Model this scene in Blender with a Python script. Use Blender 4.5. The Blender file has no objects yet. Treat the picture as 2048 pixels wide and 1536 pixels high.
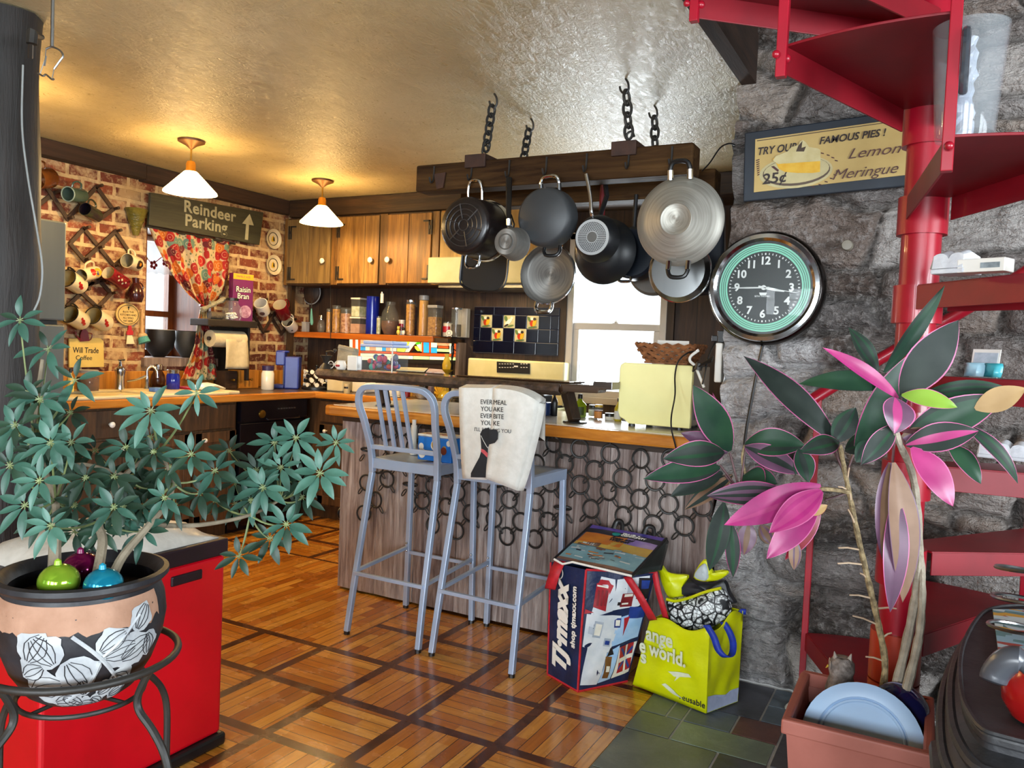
import bpy, bmesh, math, random
from mathutils import Vector as V, Matrix as Mx, noise
SC = bpy.context.scene
COL = SC.collection
PI = math.pi
rnd = random.Random(7)
R = math.radians

# ---------------------------------------------------------------- camera, world, exposure
CAMP = V((0, 0, 1.27)); FPX = 1600.0
def cam_axes(yaw, pitch, roll):
    y, p, r = R(yaw), R(pitch), R(roll)
    fw = V((-math.sin(y)*math.cos(p), math.cos(y)*math.cos(p), -math.sin(p)))
    rt = fw.cross(V((0, 0, 1))).normalized(); up = rt.cross(fw)
    return math.cos(r)*rt - math.sin(r)*up, math.sin(r)*rt + math.cos(r)*up, fw
CR, CU, CF = cam_axes(28, 2.5, -2.4)
cam = bpy.data.objects.new('camera', bpy.data.cameras.new('camera'))
COL.objects.link(cam)
cam.data.sensor_width = 36; cam.data.lens = 36*FPX/2048; cam.data.clip_start = .02
cam.matrix_world = Mx(((CR.x, CU.x, -CF.x, CAMP.x), (CR.y, CU.y, -CF.y, CAMP.y), (CR.z, CU.z, -CF.z, CAMP.z), (0, 0, 0, 1)))
SC.camera = cam
def ray(px, py): return CF + CR*((px-1024)/FPX) - CU*((py-768)/FPX)
def on(px, py, ax, v):                       # photo point -> point of a real plane x/y/z = v
    d = ray(px, py); return CAMP + d*((v-CAMP[ax])/d[ax])
def onY(px, py, y): return on(px, py, 1, y)
def onX(px, py, x): return on(px, py, 0, x)
def onZ(px, py, z): return on(px, py, 2, z)
def dep(px, py, d): return CAMP + ray(px, py)*d

wd = bpy.data.worlds.new('daylight'); SC.world = wd; wd.use_nodes = True
bg = wd.node_tree.nodes['Background']
bg.inputs[0].default_value = (.82, .92, 1.0, 1); bg.inputs[1].default_value = 1.25
SC.view_settings.view_transform = 'Standard'; SC.view_settings.look = 'None'
SC.view_settings.exposure = 0.47; SC.view_settings.gamma = 1; SC.view_settings.use_curve_mapping = False
SC.cycles.max_bounces = 7; SC.cycles.diffuse_bounces = 4; SC.cycles.glossy_bounces = 3
SC.cycles.transparent_max_bounces = 12; SC.cycles.sample_clamp_indirect = 4
SC.cycles.caustics_reflective = False; SC.cycles.caustics_refractive = False
SC.cycles.use_denoising = True

def area(name, loc, target, sx, sy, power, col):
    l = bpy.data.lights.new(name, 'AREA'); l.shape = 'RECTANGLE'; l.size = sx; l.size_y = sy
    l.energy = power; l.color = col
    o = bpy.data.objects.new(name, l); COL.objects.link(o); o.location = loc
    o.rotation_euler = (V(target)-V(loc)).to_track_quat('-Z', 'Y').to_euler()
    return o
# daylight outside the panes: big south windows behind the viewer, kitchen windows
DAY = (.86, .94, 1.0)
area('daylight_south', (.6, -3.1, 1.6), (-.6, 3, 1.0), 4.6, 1.7, 640, DAY)
area('added_fill_east', (4.0, .5, 1.4), (-.6, 2.6, .8), 2.6, 1.2, 240, DAY)  # added side light from an unseen east window, brightens the stone wall
area('daylight_west_pane', (-5.5, 3.78, 1.6), (-3, 3.6, 1.0), .9, 1.1, 45, DAY)
area('daylight_north_pane', (-1.88, 5.35, 1.55), (-1.6, 2.5, .9), .7, 1.1, 60, DAY)

# ---------------------------------------------------------------- materials
def lin(h):
    h = h.lstrip('#'); o = []
    for i in (0, 2, 4):
        v = int(h[i:i+2], 16)/255; o.append(v/12.92 if v <= .04045 else ((v+.055)/1.055)**2.4)
    return tuple(o)+(1,)
class NT:
    def __init__(s, name):
        s.m = bpy.data.materials.new(name); s.m.use_nodes = True
        s.t = s.m.node_tree; s.n = s.t.nodes; s.l = s.t.links; s.b = s.n['Principled BSDF']
        s._tc = None
    def new(s, typ, ins=(), **kw):
        n = s.n.new(typ)
        for k, v in kw.items(): setattr(n, k, v)
        for k, v in (ins.items() if isinstance(ins, dict) else enumerate(ins)): s.put(n, k, v)
        return n
    def put(s, n, k, v):
        i = n.inputs[k]
        if isinstance(v, bpy.types.NodeSocket): s.l.new(v, i)
        elif isinstance(v, bpy.types.Node): s.l.new(v.outputs[0], i)
        elif v is not None: i.default_value = v
    def co(s, scale=(1, 1, 1), rot=(0, 0, 0), loc=(0, 0, 0)):
        if s._tc is None: s._tc = s.new('ShaderNodeTexCoord')
        return s.new('ShaderNodeMapping', {0: s._tc.outputs['Object'], 'Scale': scale, 'Rotation': rot, 'Location': loc}).outputs[0]
    def noise(s, vec, scale, det=3, rough=.55, dist=0):
        return s.new('ShaderNodeTexNoise', {'Vector': vec, 'Scale': scale, 'Detail': det, 'Roughness': rough, 'Distortion': dist}).outputs[0]
    def ramp(s, fac, *stops, mode='LINEAR'):
        r = s.new('ShaderNodeValToRGB', [fac]); e = r.color_ramp; e.interpolation = mode
        while len(e.elements) < len(stops): e.elements.new(.5)
        for el, (p, c) in zip(e.elements, stops):
            el.position = p; el.color = lin(c) if isinstance(c, str) else (c, c, c, 1)
        return r.outputs[0]
    def mix(s, f, a, b, mode='MIX'):
        n = s.new('ShaderNodeMix', data_type='RGBA', blend_type=mode)
        for k, v in ((0, f), (6, a), (7, b)):
            s.put(n, k, lin(v) if isinstance(v, str) else v)
        return n.outputs[2]
    def math(s, op, a, b=None, c=None): return s.new('ShaderNodeMath', [x for x in (a, b, c) if x is not None], operation=op).outputs[0]
    def bump(s, h, st=.3, d=.01, normal=None):
        n = s.new('ShaderNodeBump', {'Height': h, 'Strength': st, 'Distance': d})
        if normal is not None: s.put(n, 'Normal', normal)
        s.l.new(n.outputs[0], s.b.inputs['Normal']); return n.outputs[0]
    def set(s, **kw):
        names = {'col': 'Base Color', 'rough': 'Roughness', 'metal': 'Metallic', 'trans': 'Transmission Weight', 'coat': 'Coat Weight',
                 'emit': 'Emission Color', 'estr': 'Emission Strength', 'alpha': 'Alpha', 'spec': 'Specular IOR Level', 'ior': 'IOR', 'sheen': 'Sheen Weight'}
        for k, v in kw.items(): s.put(s.b, names[k], lin(v) if isinstance(v, str) else v)
        return s.m
MATS = {}
def pm(name, col, rough=.5, col2=None, scale=9, metal=0, bump=0, bscale=None, stretch=(1, 1, 1), lo=.35, hi=.65, **kw):
    """procedural material: two tones mixed by noise, optional bump"""
    if name in MATS: return MATS[name]
    t = NT(name); v = t.co(stretch); f = t.noise(v, scale, 4)
    c2 = col2 or '#%02x%02x%02x' % tuple(int(int(col[i:i+2], 16)*.86) for i in (1, 3, 5))
    t.set(col=t.ramp(f, (lo, col), (hi, c2)), rough=rough, metal=metal, **kw)
    if bump: t.bump(t.noise(v, bscale or scale*2.5, 3), bump, .01)
    MATS[name] = t.m; return t.m
def wood(name, c1, c2, c3, axis=2, scale=1.0, rough=.5, bump=.25, coat=0):
    """grain stretched along an axis, with darker streaks"""
    if name in MATS: return MATS[name]
    t = NT(name); st = [14*scale]*3; st[axis] = 1.1*scale
    v = t.co(st); f = t.noise(v, 2.2, 5, .65, .6); g = t.noise(v, 9, 3, .6)
    st2 = [3.0*scale]*3; st2[axis] = .9*scale
    big = t.noise(t.co(st2), 1.6, 2)
    c = t.ramp(f, (.32, c1), (.52, c2), (.72, c3))
    c = t.mix(t.ramp(big, (.42, 0.), (.62, .45)), c, c1)
    t.set(col=c, rough=rough, coat=coat)
    t.bump(t.math('ADD', f, t.math('MULTIPLY', g, .5)), bump, .008)
    MATS[name] = t.m; return t.m
def glass(name, col='#ffffff', rough=.02, alpha=.22):
    if name in MATS: return MATS[name]
    t = NT(name); n = t.noise(t.co(), 4)
    t.set(col=t.ramp(n, (.4, col), (.6, col)), rough=rough, alpha=alpha, spec=.9); MATS[name] = t.m; return t.m

M_dark = pm('black_plastic', '#151517', .35, '#0e0e10')
M_black = pm('black_iron', '#1a1918', .5, '#2a2723', 14, bump=.08)
M_fridge = pm('fridge_steel', '#737876', .38, '#636866', 3, metal=.45, stretch=(1, 1, .1))
M_steel = pm('stainless_steel', '#9a9c9c', .28, '#7d8082', 3, metal=1, stretch=(1, 1, .1))
M_chrome = pm('chrome', '#d8dadc', .12, '#c0c4c8', 3, metal=1)
M_alu = pm('brushed_aluminium', '#b4c4dc', .4, '#a2b6d2', 5, metal=.3)
M_white = pm('white_enamel', '#e8e6df', .3, '#dedbd2')
M_cream = pm('cream_enamel', '#e6dfae', .35, '#dcd59c')
M_brass = pm('aged_brass', '#b08a3a', .3, '#8f6c26', 6, metal=.9)
M_red = pm('red_paint', '#a81028', .34, '#960d22', 5, coat=.2)
M_darkwood = wood('dark_stained_wood', '#1d120b', '#33210f', '#452d18', 2, 1, .6)
M_darkwoodX = wood('dark_stained_wood_along', '#1d120b', '#35220f', '#4a3119', 0, 1, .6)
M_darkwoodY = wood('dark_stained_beam', '#20130c', '#332014', '#42291a', 1, 1, .85)
M_cab = wood('barn_board', '#4a3116', '#7a5626', '#a5793a', 2, 1.1, .5, .3)
M_cabdk = wood('barn_board_dark', '#352310', '#523820', '#6f4d2b', 2, 1.1, .55, .3)
M_pine = wood('honey_pine', '#8a5a1e', '#b87a2c', '#cf9440', 2, .8, .4, .12)
M_butcher = wood('butcher_block', '#a8641c', '#c8822e', '#dba04c', 0, .8, .25, .08, coat=.25)
M_butcherY = wood('butcher_block_side', '#a8641c', '#c8822e', '#dba04c', 1, .8, .25, .08, coat=.25)
M_shelf = wood('orange_pine', '#8a4410', '#b0601c', '#c87a2c', 0, .8, .35, .1)
M_weather = wood('weathered_grey_wood', '#5c4d48', '#857570', '#a89a92', 2, .9, .75, .6)
M_glass = glass('clear_glass', '#8f9694', .03, .16); M_amber = glass('amber_glass', '#b07a30', .05, .35)
M_gold = pm('gold_print', '#c9a43c', .4)

# ---------------------------------------------------------------- mesh building
TM = {}
class MB:
    """collects shapes in world space (or in T's space) and links them as ONE mesh object"""
    def __init__(s, T=None): s.v = []; s.f = []; s.mi = []; s.sm = []; s.T = T; s.m = 0
    def add(s, vs, fs, smooth=False, m=None):
        o = len(s.v)
        s.v += [(s.T @ V(p)) if s.T else V(p) for p in vs]
        s.f += [[i+o for i in f] for f in fs]
        s.mi += [s.m if m is None else m]*len(fs); s.sm += [smooth]*len(fs); return s
    def box(s, x0, x1, y0, y1, z0, z1, m=None):
        vs = [(x, y, z) for x in (x0, x1) for y in (y0, y1) for z in (z0, z1)]
        return s.add(vs, [(0, 1, 3, 2), (4, 6, 7, 5), (0, 4, 5, 1), (2, 3, 7, 6), (0, 2, 6, 4), (1, 5, 7, 3)], m=m)
    def obox(s, M, sx, sy, sz, m=None):
        vs = [M @ V((x*sx/2, y*sy/2, z*sz/2)) for x in (-1, 1) for y in (-1, 1) for z in (-1, 1)]
        return s.add(vs, [(0, 1, 3, 2), (4, 6, 7, 5), (0, 4, 5, 1), (2, 3, 7, 6), (0, 2, 6, 4), (1, 5, 7, 3)], m=m)
    def tube(s, pts, r, n=8, closed=False, m=None, flat=None):
        pts = [V(p) for p in pts]; k = len(pts); rr = r if isinstance(r, (list, tuple)) else [r]*k
        vs = []; fs = []; up = None
        for i, p in enumerate(pts):
            a = pts[(i-1) % k] if (closed or i) else p; b = pts[(i+1) % k] if (closed or i < k-1) else p
            d = (b-a); d = d.normalized() if d.length > 1e-9 else V((0, 0, 1))
            if up is None: up = V((0, 0, 1)) if abs(d.z) < .9 else V((0, 1, 0))
            x = d.cross(up); x = x.normalized() if x.length > 1e-6 else d.orthogonal().normalized()
            y = x.cross(d).normalized(); up = y
            for j in range(n):
                a_ = 2*PI*j/n + (PI/4 if n == 4 else 0); fy = flat if flat else 1
                vs.append(p + x*(rr[i]*math.cos(a_)) + y*(rr[i]*fy*math.sin(a_)))
        for i in range(k if closed else k-1):
            for j in range(n):
                a = i*n+j; b = i*n+(j+1) % n; c = ((i+1) % k)*n+(j+1) % n; d = ((i+1) % k)*n+j
                fs.append((a, b, c, d))
        if not closed: fs += [tuple(range(n))[::-1], tuple(range((k-1)*n, k*n))]
        return s.add(vs, fs, n > 5, m)
    def lathe(s, prof, M=None, n=24, m=None, a0=0, a1=2*PI):
        M = M or Mx(); full = abs(a1-a0-2*PI) < 1e-6; vs = []; fs = []; k = len(prof); nn = n if full else n+1
        for j in range(nn):
            a = a0+(a1-a0)*j/n
            vs += [M @ V((r*math.cos(a), r*math.sin(a), z)) for r, z in prof]
        for j in range(n):
            for i in range(k-1):
                a = j*k+i; b = ((j+1) % nn)*k+i; q = [a, b, b+1, a+1]
                if prof[i][0] < 1e-6: q = [a, b+1, a+1]
                elif prof[i+1][0] < 1e-6: q = [a, b, a+1]
                fs.append(q)
        return s.add(vs, fs, True, m)
    def prism(s, poly, d, M=None, m=None):
        M = M or Mx(); n = len(poly)
        vs = [M @ V((x, y, 0)) for x, y in poly] + [M @ V((x, y, d)) for x, y in poly]
        return s.add(vs, [tuple(range(n))[::-1], tuple(range(n, 2*n))] + [(i, (i+1) % n, n+(i+1) % n, n+i) for i in range(n)], m=m)
    def ball(s, c, r, sc=(1, 1, 1), n=12, m=None):
        k = max(5, n//2); prof = [(math.sin(PI*i/k)*r, -math.cos(PI*i/k)*r) for i in range(k+1)]; prof[0] = (0, -r); prof[-1] = (0, r)
        return s.lathe(prof, Mx.Translation(V(c)) @ Mx.Diagonal(V((*sc, 1))), n, m)
    def grid(s, rows, m=None, smooth=True, closed=False):
        nr = len(rows); nc = len(rows[0]); vs = [p for r in rows for p in r]; fs = []
        for i in range(nr-1):
            for j in range(nc if closed else nc-1): fs.append((i*nc+j, i*nc+(j+1) % nc, (i+1)*nc+(j+1) % nc, (i+1)*nc+j))
        return s.add(vs, fs, smooth, m)
    def build(s, name, mat, parent=None, bevel=0, solid=0, sub=0, seg=2, fix=True):
        me = bpy.data.meshes.new(name); ob = bpy.data.objects.new(name, me)
        if parent is not None: W = TM[parent]
        else:
            lo = V([min(v[i] for v in s.v) for i in range(3)]); hi = V([max(v[i] for v in s.v) for i in range(3)])
            W = Mx.Translation(V(((lo.x+hi.x)/2, (lo.y+hi.y)/2, lo.z)))
            ob.matrix_world = W
        TM[ob] = W; inv = W.inverted()
        me.from_pydata([inv @ v for v in s.v], [], s.f)
        for k in (mat if isinstance(mat, (list, tuple)) else [mat]): me.materials.append(k)
        me.polygons.foreach_set('material_index', s.mi); me.polygons.foreach_set('use_smooth', s.sm)
        if fix:
            bm = bmesh.new(); bm.from_mesh(me); bmesh.ops.remove_doubles(bm, verts=bm.verts, dist=2e-6); bmesh.ops.recalc_face_normals(bm, faces=bm.faces)
            for e in bm.edges:
                if len(e.link_faces) == 2 and e.calc_face_angle(0) > .65: e.smooth = False
            bm.to_mesh(me); bm.free()
        COL.objects.link(ob)
        if parent is not None: ob.parent = parent
        if solid:
            md = ob.modifiers.new('thick', 'SOLIDIFY'); md.thickness = solid; md.offset = 0
        if bevel:
            md = ob.modifiers.new('bevel', 'BEVEL'); md.width = bevel; md.segments = seg; md.limit_method = 'ANGLE'; md.angle_limit = R(40)
        if sub:
            md = ob.modifiers.new('sub', 'SUBSURF'); md.levels = md.render_levels = sub
        return ob
def tag(o, label, cat, group=None):
    o['label'] = label; o['category'] = cat
    if group: o['group'] = group
    return o
def thing(name, label, cat, loc=(0, 0, 0), rz=0, group=None, M=None):
    o = bpy.data.objects.new(name, None); o.empty_display_size = .05; COL.objects.link(o)
    W = M if M is not None else Mx.Translation(V(loc)) @ Mx.Rotation(rz, 4, 'Z')
    o.matrix_world = W; TM[o] = W
    return tag(o, label, cat, group)
def struct(o, label=None):
    o['kind'] = 'structure'
    if label: o['label'] = label
    return o
def dup(root, W, label, group=None):
    kids = [c for c in bpy.data.objects if c.parent == root]
    r = root.copy(); COL.objects.link(r); r.matrix_world = W; TM[r] = W; r['label'] = label
    if group: r['group'] = group
    for ch in kids:
        c = ch.copy(); COL.objects.link(c); c.parent = r; TM[c] = W
        for g in [x for x in bpy.data.objects if x.parent == ch]:
            d = g.copy(); COL.objects.link(d); d.parent = c; TM[d] = W
    return r
def frame(o, x, y, z=None):
    """matrix with origin o, x and y axes"""
    x = V(x).normalized(); y = V(y); y = (y-x*x.dot(y)).normalized(); z = x.cross(y); o = V(o)
    return Mx(((x.x, y.x, z.x, o.x), (x.y, y.y, z.y, o.y), (x.z, y.z, z.z, o.z), (0, 0, 0, 1)))
def text(s, name, size, mat, M, parent, ext=.0012, shear=0, space=1, align='CENTER', sx=1, off=0, line=1):
    cu = bpy.data.curves.new(name, 'FONT'); cu.body = s; cu.size = size; cu.align_x = align; cu.align_y = 'CENTER'
    cu.extrude = ext; cu.shear = shear; cu.space_character = space; cu.offset = off; cu.space_line = line; cu.resolution_u = 3
    tmp = bpy.data.objects.new('tmp', cu); COL.objects.link(tmp)
    me = bpy.data.meshes.new_from_object(tmp); bpy.data.objects.remove(tmp); bpy.data.curves.remove(cu)
    me.transform(TM[parent].inverted() @ M @ Mx.Diagonal(V((sx, 1, 1, 1))))
    me.materials.clear(); me.materials.append(mat); me.name = name
    o = bpy.data.objects.new(name, me); COL.objects.link(o); o.parent = parent; TM[o] = TM[parent]
    return o
def arc(c, r, a0, a1, n, x=(1, 0, 0), y=(0, 0, 1)):
    c = V(c); x = V(x); y = V(y)
    return [c + x*(r*math.cos(a0+(a1-a0)*i/n)) + y*(r*math.sin(a0+(a1-a0)*i/n)) for i in range(n+1)]
def cyl(mb, p0, p1, r0, r1=None, n=16, m=None): return mb.tube([p0, p1], [r0, r0 if r1 is None else r1], n, m=m)
def bez(p0, p1, p2, n=8):
    p0, p1, p2 = V(p0), V(p1), V(p2)
    return [p0*(1-t)**2 + p1*2*t*(1-t) + p2*t*t for t in [i/n for i in range(n+1)]]
def smooth(pts, n=4, closed=False):
    """Catmull-Rom through the points"""
    P = [V(p) for p in pts]; k = len(P); out = []
    for i in range(k if closed else k-1):
        a, b, c, d = (P[(i-1) % k], P[i], P[(i+1) % k], P[(i+2) % k]) if closed else (P[max(i-1, 0)], P[i], P[i+1], P[min(i+2, k-1)])
        for j in range(n):
            t = j/n; out.append(.5*((2*b)+(c-a)*t+(2*a-5*b+4*c-d)*t*t+(3*b-a-3*c+d)*t**3))
    if not closed: out.append(P[-1])
    return out
# ---------------------------------------------------------------- structure materials
ZC = 2.33; XL = -4.52; YW = 4.95; YS = 3.18
def wco(t):                                   # world position split into x, y, z
    g = t.new('ShaderNodeNewGeometry'); s = t.new('ShaderNodeSeparateXYZ', [g.outputs['Position']])
    return g.outputs['Position'], s.outputs
def mk_parquet():
    t = NT('parquet_floor'); P, (x, y, z) = wco(t); m = t.math
    u = m('DIVIDE', m('ADD', x, 1.513), .335); v = m('DIVIDE', m('SUBTRACT', y, 2.545), .335)
    aisle = m('MULTIPLY', m('LESS_THAN', x, -2.17), m('GREATER_THAN', y, 2.56))
    aisle = m('MULTIPLY', aisle, m('LESS_THAN', y, 3.55))
    du = m('ABSOLUTE', m('SUBTRACT', m('FRACT', m('ADD', u, .5)), .5)); dv = m('ABSOLUTE', m('SUBTRACT', m('FRACT', m('ADD', v, .5)), .5))
    st = m('LESS_THAN', m('MINIMUM', du, dv), .06)
    st = m('MULTIPLY', st, m('SUBTRACT', 1., aisle))
    par = m('MODULO', m('ADD', m('FLOOR', m('ADD', u, 200.)), m('FLOOR', m('ADD', v, 200.))), 2.)
    par = m('MULTIPLY', par, m('SUBTRACT', 1., aisle))        # 0: planks along y, 1: along x
    perp = t.new('ShaderNodeMix', [par, None, x, y]); 
    perp = m('ADD', m('MULTIPLY', x, m('SUBTRACT', 1., par)), m('MULTIPLY', y, par))
    along = m('ADD', m('MULTIPLY', y, m('SUBTRACT', 1., par)), m('MULTIPLY', x, par))
    pid = m('FLOOR', m('DIVIDE', perp, .0483))
    seed = t.new('ShaderNodeCombineXYZ', [pid, m('FLOOR', m('ADD', m('DIVIDE', along, .335), m('MULTIPLY', pid, .37))), par])
    wn = t.new('ShaderNodeTexWhiteNoise', {'Vector': seed}, noise_dimensions='3D').outputs['Value']
    gr = t.noise(t.new('ShaderNodeCombineXYZ', [m('MULTIPLY', perp, 60.), m('MULTIPLY', along, 4.), pid]), 1.3, 4, .6)
    base = t.ramp(wn, (0, '#9a581a'), (.3, '#bb7426'), (.6, '#cc8a34'), (1, '#d9a04a'))
    base = t.mix(t.ramp(gr, (.4, 0.), (.75, .55)), base, '#84480f')
    seam = m('LESS_THAN', m('ABSOLUTE', m('SUBTRACT', m('FRACT', m('DIVIDE', perp, .0483)), .5)), .47)
    base = t.mix(m('SUBTRACT', 1., seam), base, '#43220c')
    sg = t.noise(P, 30, 4)
    strip = t.ramp(sg, (.35, '#3f200e'), (.65, '#5e341a'))
    wear = t.noise(P, 1.7, 3)
    base = t.mix(t.ramp(wear, (.45, 0.), (.7, .35)), base, '#955c22')
    t.set(col=t.mix(st, base, strip), rough=t.ramp(t.noise(P, 9, 3), (.35, .16), (.7, .34)), coat=.35)
    t.put(t.b, 'Coat Roughness', .12)
    t.bump(m('ADD', m('MULTIPLY', seam, .5), m('MULTIPLY', gr, .35)), .12, .004)
    return t.m
M_parq = mk_parquet()
def mk_brick():
    t = NT('old_brick'); P, (x, y, z) = wco(t); m = t.math
    n1 = t.noise(P, 9, 3); n2 = t.noise(P, 26, 3)
    yy = m('ADD', y, m('MULTIPLY', m('SUBTRACT', n1, .5), .03)); zz = m('ADD', z, m('MULTIPLY', m('SUBTRACT', t.noise(P, 7, 3), .5), .028))
    vec = t.new('ShaderNodeCombineXYZ', [yy, zz, 0.])
    b = t.new('ShaderNodeTexBrick', {'Vector': vec, 'Color1': lin('#552317'), 'Color2': lin('#8f4a2e'), 'Mortar': lin('#c4ab82'), 'Scale': 1., 'Mortar Size': .012,
              'Mortar Smooth': .15, 'Bias': -.1, 'Brick Width': .2, 'Row Height': .0775}, offset=.5)
    col = t.mix(t.ramp(n2, (.45, 0.), (.7, .5)), b.outputs[0], '#4a1a10')
    sm = t.noise(P, 5, 5, .7)                     # mortar smeared over some of the bricks
    col = t.mix(t.ramp(sm, (.47, 0.), (.58, .8)), col, '#b59b74')
    col = t.mix(t.ramp(t.noise(P, 34, 4, .7), (.52, 0.), (.68, .5)), col, '#c9b28c')
    t.set(col=col, rough=.85)
    t.bump(m('ADD', m('MULTIPLY', b.outputs[1], -1.), m('MULTIPLY', n2, .5)), .6, .012)
    return t.m
M_brick = mk_brick()
def mk_plaster():
    t = NT('troweled_plaster'); P, _ = wco(t)
    w = t.noise(P, 3.2, 4, .6, 1.2)
    st = t.new('ShaderNodeMapping', {0: P, 'Scale': (3, 1.2, 1), 'Rotation': (0, 0, .5)})
    r = t.noise(st.outputs[0], 11, 6, .7, 1.4); f = t.noise(P, 70, 3, .6)
    t.set(col=t.ramp(w, (.3, '#b5a67f'), (.7, '#c8ba94')), rough=t.ramp(r, (.35, .26), (.7, .44)), spec=.42)
    t.bump(t.math('ADD', t.math('MULTIPLY', r, .8), t.math('MULTIPLY', f, .3)), .4, .025)
    return t.m
M_plaster = mk_plaster()
def mk_stone():
    t = NT('rough_stone'); P, (x, y, z) = wco(t); m = t.math
    at = t.new('ShaderNodeAttribute', attribute_name='stone'); sp = t.new('ShaderNodeSeparateColor', [at.outputs['Color']]).outputs
    st = t.new('ShaderNodeMapping', {0: P, 'Scale': (1, 1, 2.6)}).outputs[0]
    n = t.noise(st, 6, 6, .66, .5); f = t.noise(P, 42, 4, .68); b_ = t.noise(st, 20, 4, .6, .8)
    tone = m('ADD', sp[0], m('MULTIPLY', m('SUBTRACT', n, .5), .75))
    grey = t.ramp(tone, (.1, '#4a4543'), (.35, '#706a67'), (.6, '#938c88'), (.85, '#bab4af'))
    warm = t.ramp(tone, (.1, '#4d4039'), (.4, '#7a6b62'), (.85, '#ada095'))
    col = t.mix(sp[2], grey, warm)
    col = t.mix(m('MULTIPLY', sp[1], .9), col, t.ramp(b_, (.35, '#3d3835'), (.65, '#6b6560')))
    col = t.mix(t.ramp(f, (.5, 0.), (.68, .5)), col, '#b4aeaa'); col = t.mix(t.ramp(b_, (.28, .35), (.4, 0.)), col, '#2f2b28')
    wash = m('ADD', t.noise(P, 2.4, 4, .6), m('MULTIPLY', m('SUBTRACT', m('MULTIPLY', x, -1.), .42), .55))   # old limewash near the kitchen corner
    wash = m('SUBTRACT', wash, m('MULTIPLY', m('MAXIMUM', m('SUBTRACT', z, 1.25), 0.), .5))
    col = t.mix(t.ramp(wash, (.5, 0.), (.62, .85)), col, t.ramp(f, (.35, '#a9a6a6'), (.65, '#d2cfce')))
    t.set(col=col, rough=.82); t.bump(m('ADD', m('ADD', n, m('MULTIPLY', f, .6)), m('MULTIPLY', b_, .8)), 1.0, .035); return t.m
M_stone = mk_stone()
def mk_panel():
    t = NT('dark_wall_boards'); P, (x, y, z) = wco(t); m = t.math
    v = t.new('ShaderNodeMapping', {0: P, 'Scale': (16, 16, 1.2)}).outputs[0]
    g = t.noise(v, 2, 5, .65, .5); s = m('LESS_THAN', m('FRACT', m('DIVIDE', m('ADD', x, 9.), .17)), .035)
    t.set(col=t.mix(s, t.ramp(g, (.3, '#20140d'), (.55, '#38251a'), (.75, '#4d3524')), '#0b0706'), rough=.6)
    t.bump(m('SUBTRACT', g, s), .3, .008); return t.m
M_panel = mk_panel()
M_jamb = wood('jamb_wood', '#4f2408', '#7a3f14', '#8f4f1f', 2, .7, .45, .1)
M_vinyl = pm('window_vinyl', '#c9c4bd', .5, '#bdb8b0', 5)
M_outwall = pm('plain_wall', '#6d6862', .8, '#625d57', 3)
M_grout = pm('slate_grout', '#b4b1ad', .8, '#a3a09b', 20)

# ---------------------------------------------------------------- floor, ceiling
mb = MB(); mb.box(-4.62, -.876, -2.7, 5.05, -.05, 0); struct(mb.build('floor', M_parq))
def slate(name, a, b, c):
    t = NT(name); P, _ = wco(t); n = t.noise(P, 5, 5, .65, .6); f = t.noise(P, 30, 4, .6)
    t.set(col=t.mix(t.ramp(f, (.5, 0.), (.75, .35)), t.ramp(n, (.3, a), (.52, b), (.72, c)), c), rough=t.ramp(n, (.3, .3), (.7, .5)))
    t.bump(t.math('ADD', n, t.math('MULTIPLY', f, .3)), .35, .01); return t.m
SL = [slate('slate_green', '#4f564f', '#646b61', '#787f72'), slate('slate_sage', '#5b665a', '#728070', '#85937f'), slate('slate_charcoal', '#34343a', '#4a4a50', '#5e5e64'),
      slate('slate_rust', '#4a2f2a', '#603e38', '#705048'), slate('slate_blue', '#40484f', '#555e66', '#69727a')]
mb = MB(); mb.box(-.876, 3.3, -2.7, 5.05, -.05, -.004, m=5)
X0, Y0, U = -.876, 2.722, .1565
def tile(i0, i1, j0, j1, m):
    g = .0042; mb.box(X0+i0*U+g, X0+i1*U-g, Y0+j0*U+g, Y0+j1*U-g, -.02, 0, m=m)
tl = [(0, 1, -1, 0, 0), (0, 1, 0, 3, 0), (1, 2, 0, 1, 0), (1, 3, -1, 0, 1), (0, 2, -3, -1, 0), (2, 4, -3, -1, 2), (1, 2, 1, 3, 2), (2, 3, 0, 1, 2), (0, 2, -4, -3, 2), (2, 3, -4, -3, 4),
      (3, 4, -4, -3, 0), (2, 3, 0, 1, 4), (3, 3, 0, 0, 0)]
tl = [q for q in tl if q[0] < q[1]]
# measured pattern near the shopping bags, then a repeating field
tl = [(0, .62, 0, 3, 0), (0, 1, -1, 0, 0), (.62, 1.0, 0, 3, 0), (1, 3.03, -1, 0, 1), (0, 2.05, -2.9, -1, 0), (2.05, 3.05, -1.99, -1, 2), (1, 2.06, 0, .97, 4), (1, 2.5, .97, 3, 2),
      (2.06, 3.05, 0, .97, 3), (2.5, 3.05, .97, 1.9, 4), (2.5, 4.0, 1.9, 3, 4), (3.05, 4.1, -1, 1.9, 2), (2.05, 4.1, -2.9, -1.99, 2), (4.1, 6, 0, 3, 0), (4.1, 6, -2, 0, 2), (4.1, 5.5, -2.9, -2, 3)]
for q in tl: tile(*q)
r2 = random.Random(3)
for j in range(-34, -2, 2):
    i = 0
    while i < 26:
        w = r2.choice((1, 2, 2, 3)); tile(i, i+w, j-.9, j+1.1, r2.choice((0, 0, 2, 2, 4, 3, 1))); i += w
for j in (-2, 0, 2):
    i = 6
    while i < 26:
        w = r2.choice((1, 2, 2, 3)); tile(i, i+w, j-.9 if j > -2 else -2.9, min(j+1.1, 3), r2.choice((0, 2, 2, 4, 3))); i += w
mb.m = 0
struct(mb.build('floor_slate', SL+[M_grout]))
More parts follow.
